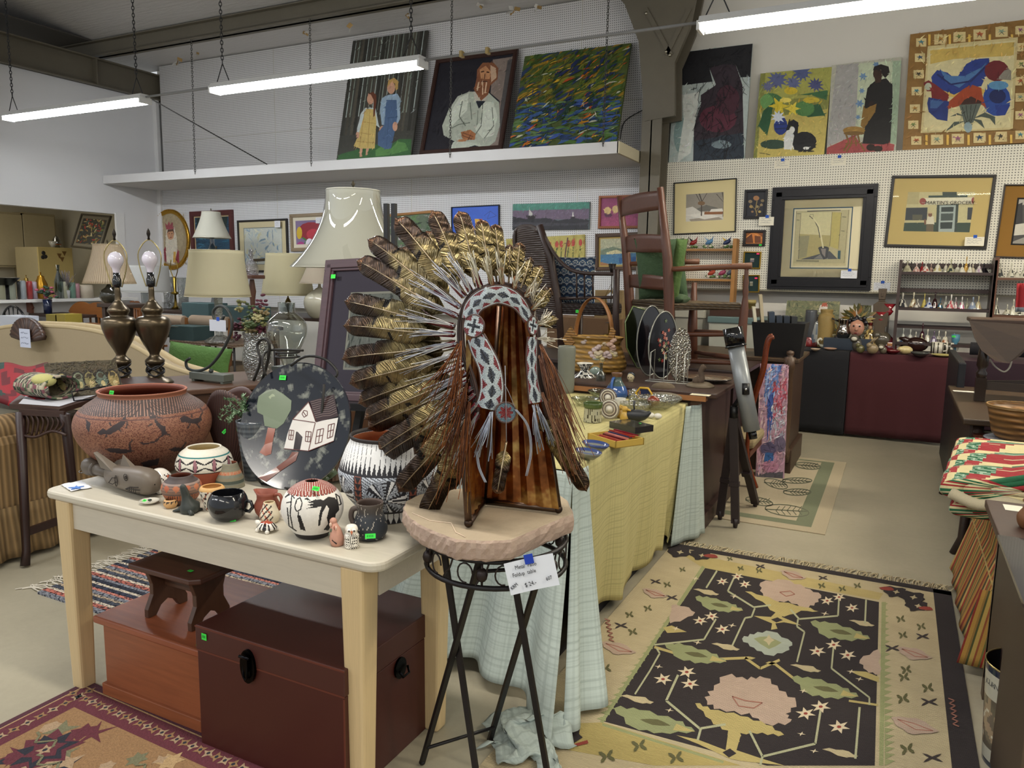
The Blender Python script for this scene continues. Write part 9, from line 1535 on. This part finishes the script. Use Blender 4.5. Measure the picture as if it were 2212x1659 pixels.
# cream camelback sofa, red blanket, carved fan
t=T('camelback_sofa','cream upholstered camelback sofa seen from behind','sofa',(-6.2,4.7,0));L0=t.location.copy()
tp=smoothp([pY(x,y,4.6)-L0 for x,y in((-120,735),(-20,712),(40,703),(100,704),(160,708),(230,722),(300,755),(360,790),(430,812),(480,832))],6)
for th,nm,c in((0,'back','#a8977a'),):
 b=B(c);vs=[p+V((0,d_,0))for p in tp for d_ in(0,.16)];n_=len(tp);vs+=[V((p.x,d_,.15))for p in tp for d_ in(0,.16)]
 b.add(vs,[(2*i,2*i+2,2*i+3,2*i+1)for i in range(n_-1)]+[(2*n_+2*i,2*n_+2*i+2,2*i+2,2*i)for i in range(n_-1)]+[(2*i+1,2*i+3,2*n_+2*i+3,2*n_+2*i+1)for i in range(n_-1)],smooth=False);b.build(nm,'fabric',t,bevel=.02)
b=B('#c2ae88');b.tube([p+V((0,.01,.0))for p in tp],.02,8);b.tube([p+V((0,.15,.0))for p in tp],.035,8);b.build('piping','fabric',t);b=B('#a8926e');b.box(tp[0].x,.16,.15,tp[-1].x,.8,.45);b.build('seat','fabric',t)
b=B('#7c1420');b.grid(lambda u_,v_:pZ(-30+135*u_,872-82*v_,.82+.06*v_)+V((0,0,.015*sin(u_*9+v_*5))),20,14,col=lambda a,c_:hx('#1c3c34' if MN.noise(V((a*3,c_*4,4)))>.28 else '#8c1620' if MN.noise(V((a*5,c_*6,0)))>-.2 else '#5a1018'));b.build('red_blanket','fabric',label='red blanket with dark green figures spread in front of the cream sofa',cat='blanket',solid=.02)
P=pZ(26,868,.85);t=T('tapestry_roll','rolled floral tapestry bundle with a pale yellow cloth behind the relief plaque','fabric roll',P+V((-.02,.2,0)));b=B();b.grid(lambda u_,v_:(-.13+.26*u_,.1*cos(v_*2*pi),.06+.06*sin(v_*2*pi)),24,20,col=lambda a,c_:hx(['#8c8470','#3a3c34','#b0a890','#4c5c44','#7c4c54'][int(abs(MN.noise(V((a*7,c_*7,2))))*12)%5]));b.build('tapestry','fabric',t,solid=.01);b=B('#b9b474');b.ball((.06,-.05,.1),(.08,.05,.035),14,8);b.build('yellow_cloth','fabric',t)
P=pY(62,742,4.52);t=T('carved_fan','dark brown pleated wooden fan hung on the sofa back, price card taped on it','wall decor',P);s_=S(P)*1.25;b=B('#3c2820')
for i in range(17):a=pi*(.08+.84*i/16);b.tube([(0,-.01,4*s_),(42*s_*cos(a)*1.05,0,4*s_+40*s_*sin(a))],[3*s_,6.5*s_],6,c=['#3c2820','#50382c'][i%2])
b.build('pleated_fan','satin',t);b=B('#c4cadc');b.box(-10*s_,-.05,-6*s_,20*s_,-.048,26*s_);b.build('price_card','paper',t);b=B('#39405a');rr_=random.Random(5);[scrib(b,-6*s_,y_*s_,20*s_,3*s_,rr_,lambda x,z:(x,-.051,z),'#39405a')for y_ in(19,11,1)];b.build('handwriting','paper',t)
# dining corner
Z5=tabl('dining_table','dark dining table heaped with linens and boxes behind the cream sofa',95,262,716,5.6,1.0)
for x0,x1,y0,y1,Y,c,lb in((150,240,648,672,6.9,'#8a5424','golden pine chair with a scalloped top rail behind the dining table'),(155,245,694,708,5.4,'#8c5828','golden pine chair with a plain curved top rail in front of the dining table'),(20,72,640,662,6.6,'#7a4c3c','carved reddish chair with a crested back by the pass-through'),(278,305,648,662,7.2,'#84502c','carved chair back showing between the two brass lamps')):
 A,Cc=pY(x0,y1,Y),pY(x1,y1,Y);w2=(Cc.x-A.x)/2;s_=S(A);hh=(y1-y0)*s_;t=T('dining_chair',lb,'chair',((A.x+Cc.x)/2,Y,0));b=B(c);n_=16;pts=[(-w2+2*w2*i/n_,A.z+hh*(sin(pi*i/n_)**.6*.7+(.3*abs(sin(2*pi*i/n_))if Y>6 else .3*sin(pi*i/n_))))for i in range(n_+1)]+[(w2*.75,A.z-hh*.5),(0,A.z-hh*.25),(-w2*.75,A.z-hh*.5)];b.prism(pts,-.015,.015,'y');b.build('top_rail','wood',t)
 for x in(-w2*.85,w2*.85):b=B(c);b.bar((x,0,A.z+.02),(x,.0,0),.035);b.build('rear_leg','woodz',t)
 for i in range(3):b=B(c);b.bar((-w2*.4+w2*.4*i,0,A.z),(-w2*.4+w2*.4*i,0,.46),.02);b.build('spindle','woodz',t)
 b=B(c);b.box(-w2,-.0,.43,w2,.4,.46);b.build('seat','wood',t)
A=pY(30,690,6.2);t=T('windsor_chair','black windsor chair with a hooped back by the pass-through','chair',(A.x,6.2,0));b=B('#16161a');b.tube([(.28*cos(a),0,A.z-.1+.28*sin(a))for a in[pi*i/16 for i in range(17)]],.015,8);[b.tube([(x,0,A.z-.1+(.078-x*x)**.5),(x*.8,0,.46)],.008,6)for x in(-.2,-.1,0,.1,.2)];b.build('hooped_back','gloss',t);b=B('#16161a');b.box(-.24,0,.43,.24,.45,.46);[b.bar((x,y,.43),(x*1.1,y,0),.03)for x in(-.2,.2)for y in(.04,.4)];b.build('seat_and_legs','gloss',t)
for x0,y0,x1,y1,Y,c,m,lb,nm in((0,684,42,716,5.2,'#c4c8d2','plastic','white plastic crate behind the cream sofa','plastic_crate'),(44,698,85,712,5.3,'#cfd2d6','gloss','shallow white tray beside the plastic crate','white_tray'),(60,703,104,716,5.2,'#c8ccd0','gloss','second shallow white tray nearer the dining table','white_tray'),(100,680,122,700,5.8,'#8c7c2c','satin','stack of mustard coloured tins on the dining table','mustard_box'),(120,679,140,698,5.8,'#a08c34','satin','mustard coloured box with its side open on the dining table','mustard_box'),(150,640,172,656,7.4,'#b09c6c','matte','small cream box on books by the pass-through','cream_box')):bx2(nm,lb,'box',x0,y0,x1,y1,Y,.22,c,m)
r=random.Random(8)
for i,(px,py,sx_,c,lb,nm)in enumerate(((145,698,22,'#c9c4c0','white magazine bag with pink print on the dining table','paper_bag'),(190,690,20,'#3a3634','black crumpled leather bag on the dining table','leather_bag'),(170,686,18,'#b8bcc0','silvery wrapped linens on the dining table','folded_linen'),(222,690,16,'#c4bfb0','white folded cloth at the end of the dining table','folded_linen'))):
 P=V((*pY(px,py,5.9).xy,Z5));s_=S(P);b=B(c);b.grid(lambda u_,v_:((u_-.5)*2*sx_*s_,(v_-.5)*.3,.002+.1*(sin(u_*pi)*sin(v_*pi))**.5+.02*MN.noise(V((u_*5,v_*4,i)))*sin(u_*pi)),16,12);b.build(nm,'fabric',label=lb,cat='bag' if 'bag' in nm else 'linen',loc=P)
 # pass-through counter and kitchen
def kt(px,ytop,ybot,c,r_,lb,nm,cat,m='gloss',X=-11.0,pr=None):
 P=pX(px,ybot,X);P.z=1.101;s_=S(P);hh=pX(px,ytop,X).z-1.101;b=B(c);b.lathe([(a*r_*s_,h*hh)for a,h in(pr or[(0,0),(1,0),(1,.93),(.8,1),(0,1)])],16);b.build(nm,m,label=lb,cat=cat,loc=P)
TP=[(0,0),(.6,0),(1,.3),(.95,.55),(.5,.8),(.55,.84),(.1,.9),(.15,1),(0,1)]
for px,yt,c,r_,lb in((6,602,'#8c8c74',9,'olive tin canister at the picture edge of the counter'),(24,605,'#9aa090',9,'grey enamel pot beside the olive canister'),(40,607,'#2c2c2c',3,'narrow black tin between the grey pot and the pale tin'),(50,606,'#a0a8ac',6,'pale tin with a dark emblem on the counter'),(64,607,'#9c3434',6,'red tin on the counter'),(75,608,'#a898a8',5,'lilac tin beside the gold teapot'),(138,608,'#a8a890',8,'cream tin behind the pink flowers'),(156,610,'#6c8c7c',7,'green glass tumbler with a red flower'),(166,612,'#a87c84',6,'pink printed tumbler on the counter')):kt(px,yt,629,c,r_,lb,'counter_tin','tin')
kt(90,588,629,'#a87c2c',13,'gold ribbed teapot on the counter','gold_teapot','teapot','metal',pr=TP);kt(57,594,612,'#a08448',8,'small gold teapot behind the tins','gold_teapot','teapot','metal',X=-11.2,pr=TP);kt(128,572,629,'#8ca0a0',9,'tall clear glass flask behind the tins','glass_flask','flask','clear',pr=[(0,0),(1,0),(1,.5),(.3,.8),(.4,1),(.3,1)]);kt(186,615,629,'#b8ac98',14,'low cream box shaped canister at the counter end','counter_tin','tin','satin')
P=pX(142,622,-11.0);P.z=1.101;t=T('lavender_pot','white pot of dried lavender stalks on the counter','potted plant',P);b=B('#b4b4b4');b.lathe([(0,0),(.05,0),(.06,.12),(.055,.12),(0,.02)],16);b.build('pot','gloss',t);b=B();r=random.Random(6);[b.tube([(0,0,.1),(r.uniform(-.12,.16),r.uniform(-.08,.08),r.uniform(.25,.42))],.004,4,c=['#6a6060','#7c7074','#5a544c'][i%3])for i in range(36)];b.build('dried_stalks','leaf',t)
P=pY(103,662,6.6);t=T('flower_vase','dark blue vase of pink silk flowers in front of the counter','vase',P-V((0,0,.1)));b=B('#1c2440');b.lathe([(0,0),(.05,0),(.06,.2),(.05,.2),(0,.02)],16);b.build('vessel_body','gloss',t);b=B();r=random.Random(4)
for i in range(34):c_=V((r.gauss(0,.07),r.gauss(0,.05),r.gauss(.3,.04)));b.ball(c_,(.03,.03,.018),6,4,c='#2c4434' if i<20 else '#b0586c')
b.build('silk_flowers','leaf',t);Zd=t.location.z;tabl('corner_cabinet','dark cabinet table below the counter carrying the pink flowers',60,150,662,6.5,.5,Z=Zd-.001)
for x0,x1,y0,y1,lb in((-120,52,461,575,'cream kitchen wall cabinet cut by the picture edge'),(54,118,464,598,'second cream kitchen wall cabinet reaching lower than the first')):
 A,Cc=pX(x0,y1,-13.9),pX(x1,y0,-13.9);y_a,y_b=sorted((A.y,Cc.y));t=T('kitchen_cabinet',lb,'cabinet',(-14.05,(y_a+y_b)/2,A.z));h2=(y_b-y_a)/2;zz=max(.3,pX(x1,y0,-13.9).z-A.z);b=B('#a99c7c');b.box(-.15,-h2,0,.15,h2,zz);b.build('body','satin',t);b=B('#b3a686');b.box(.15,-h2*.92,.03,.17,h2*.92,zz-.03);b.build('cabinet_door','satin',t,bevel=.008)
A,Cc=pX(93,700,-12.9),pX(156,536,-12.9);ya,yb=sorted((A.y,Cc.y));t=T('refrigerator','cream refrigerator with fridge magnets in the kitchen','refrigerator',(-13.2,(ya+yb)/2,0));h2=(yb-ya)/2;zz=Cc.z;b=B('#a39674');b.box(-.35,-h2,0,.27,h2,zz);b.build('body','satin',t,bevel=.02);b=B('#b9a468');b.box(.27,-h2,.1,.3,h2,zz);b.build('refrigerator_door','satin',t,bevel=.01);b=B('#1c1a18')
for y_,z_,k_ in((-.7,.1,5),(-.6,.16,4),(-.75,.17,4)):b.ball((.305,h2*y_,zz-z_),(.006,.035,.035),8,6)
for y_,z_ in((.2,.1),(.5,.06),(.35,.16)):b.prism([(h2*y_-.04,zz-z_),(h2*y_+.04,zz-z_),(h2*y_,zz-z_-.08)],.301,.308,'x',c='#6a4c20')
b.build('magnet','satin',t)
for i,(px,h_,c,m,lb)in enumerate(((115,14,'#b4b0a4','gloss','white footed bowl on the refrigerator'),(138,22,'#a85c2c','metal','copper pot on the refrigerator'),(152,20,'#9a9a98','chrome','silver coffee pot on the refrigerator'),(164,28,'#8c8c8c','chrome','tall silver jug on the refrigerator'),(190,13,'#a8a8a0','gloss','white oval bowl at the refrigerator end'))):P=pX(px,536,-13.2);P.z=zz+.001;P.y=min(max(P.y,ya+.08),yb-.08)if i<4 else P.y;s_=S(P);b=B(c);b.lathe([(a*9*s_,z_*h_*s_)for a,z_ in(TP if i in(1,2,3)else[(0,0),(.4,0),(1,1),(.9,1),(0,.2)])],14);b.build('serving_vessel',m,label=lb,cat='pot',loc=P)
P=pX(12,606,-10.95);t=T('metal_colander','dark metal pans leaning in a heap at the picture edge of the counter','pan',V((P.x-.05,P.y,1.101)));b=B('#3c3c3c');b.lathe([(0,0),(.1,0),(.2,.1),(.21,.1)],20,at=(0,0,.2));b.cyl((0,0,0),(0,0,.2),.06);b.build('pan','metal',t)
# ------------------------------------------------------------------ small pieces sit under the part that carries them
SUBP={'light_bulb':'socket','finial':'harp','latch':'body','side_handle':'body','handwriting':'card','tape':'card','lettering':'printed_picture','focus_knob':'focuser','mount_bolt':'mount','shade_trim':'lamp_shade','shade_label':'lamp_shade','plastic_wrap':'lamp_shade','face_mark':'body','piping':'back','welt':'seat_cushion','painted_scene':'plate','magnet':'refrigerator_door','hair':'face','leaf_crown':'face','crown':'robe','painted_mouth':'seated_body','carved_lines':'body','arm_roll':'body','stone_inlay':'dish','mineral_vein':'stone_body','painted_flowers':'tray_panel','woven_knot':'woven_body','braided_rim':'woven_body','edge_line':'body','door_panel':'body','star_rosette':'','hydrangea_blooms':'crystal_vase','cap_and_spots':'seated_body','end_cap':'housing'}
ID=Matrix.Identity(4);base=lambda o:o.name.split('.')[0]
for root in[o for o in list(COL.objects)if o.parent is None and o.children]:
 kids=sorted(root.children,key=lambda o:o.name);last=None
 for ch in kids:
  want=SUBP.get(base(ch))
  tgt=[k for k in kids if want and base(k)==want and k is not ch and k.matrix_basis==ID]
  if tgt and not ch.children:ch.parent=tgt[0]
 for nm,host in(('rosette_binding',('beaded_rosette','star_rosette')),('band_binding',('beaded_headband','beaded_drop')),('quill_wrap',('wire_fluff',))):
  hosts=[k for k in kids if base(k)in host];mine=[k for k in kids if base(k)==nm]
  for i,k in enumerate(mine):
   if hosts:k.parent=hosts[min(len(hosts)-1,i*len(hosts)//max(1,len(mine)))]
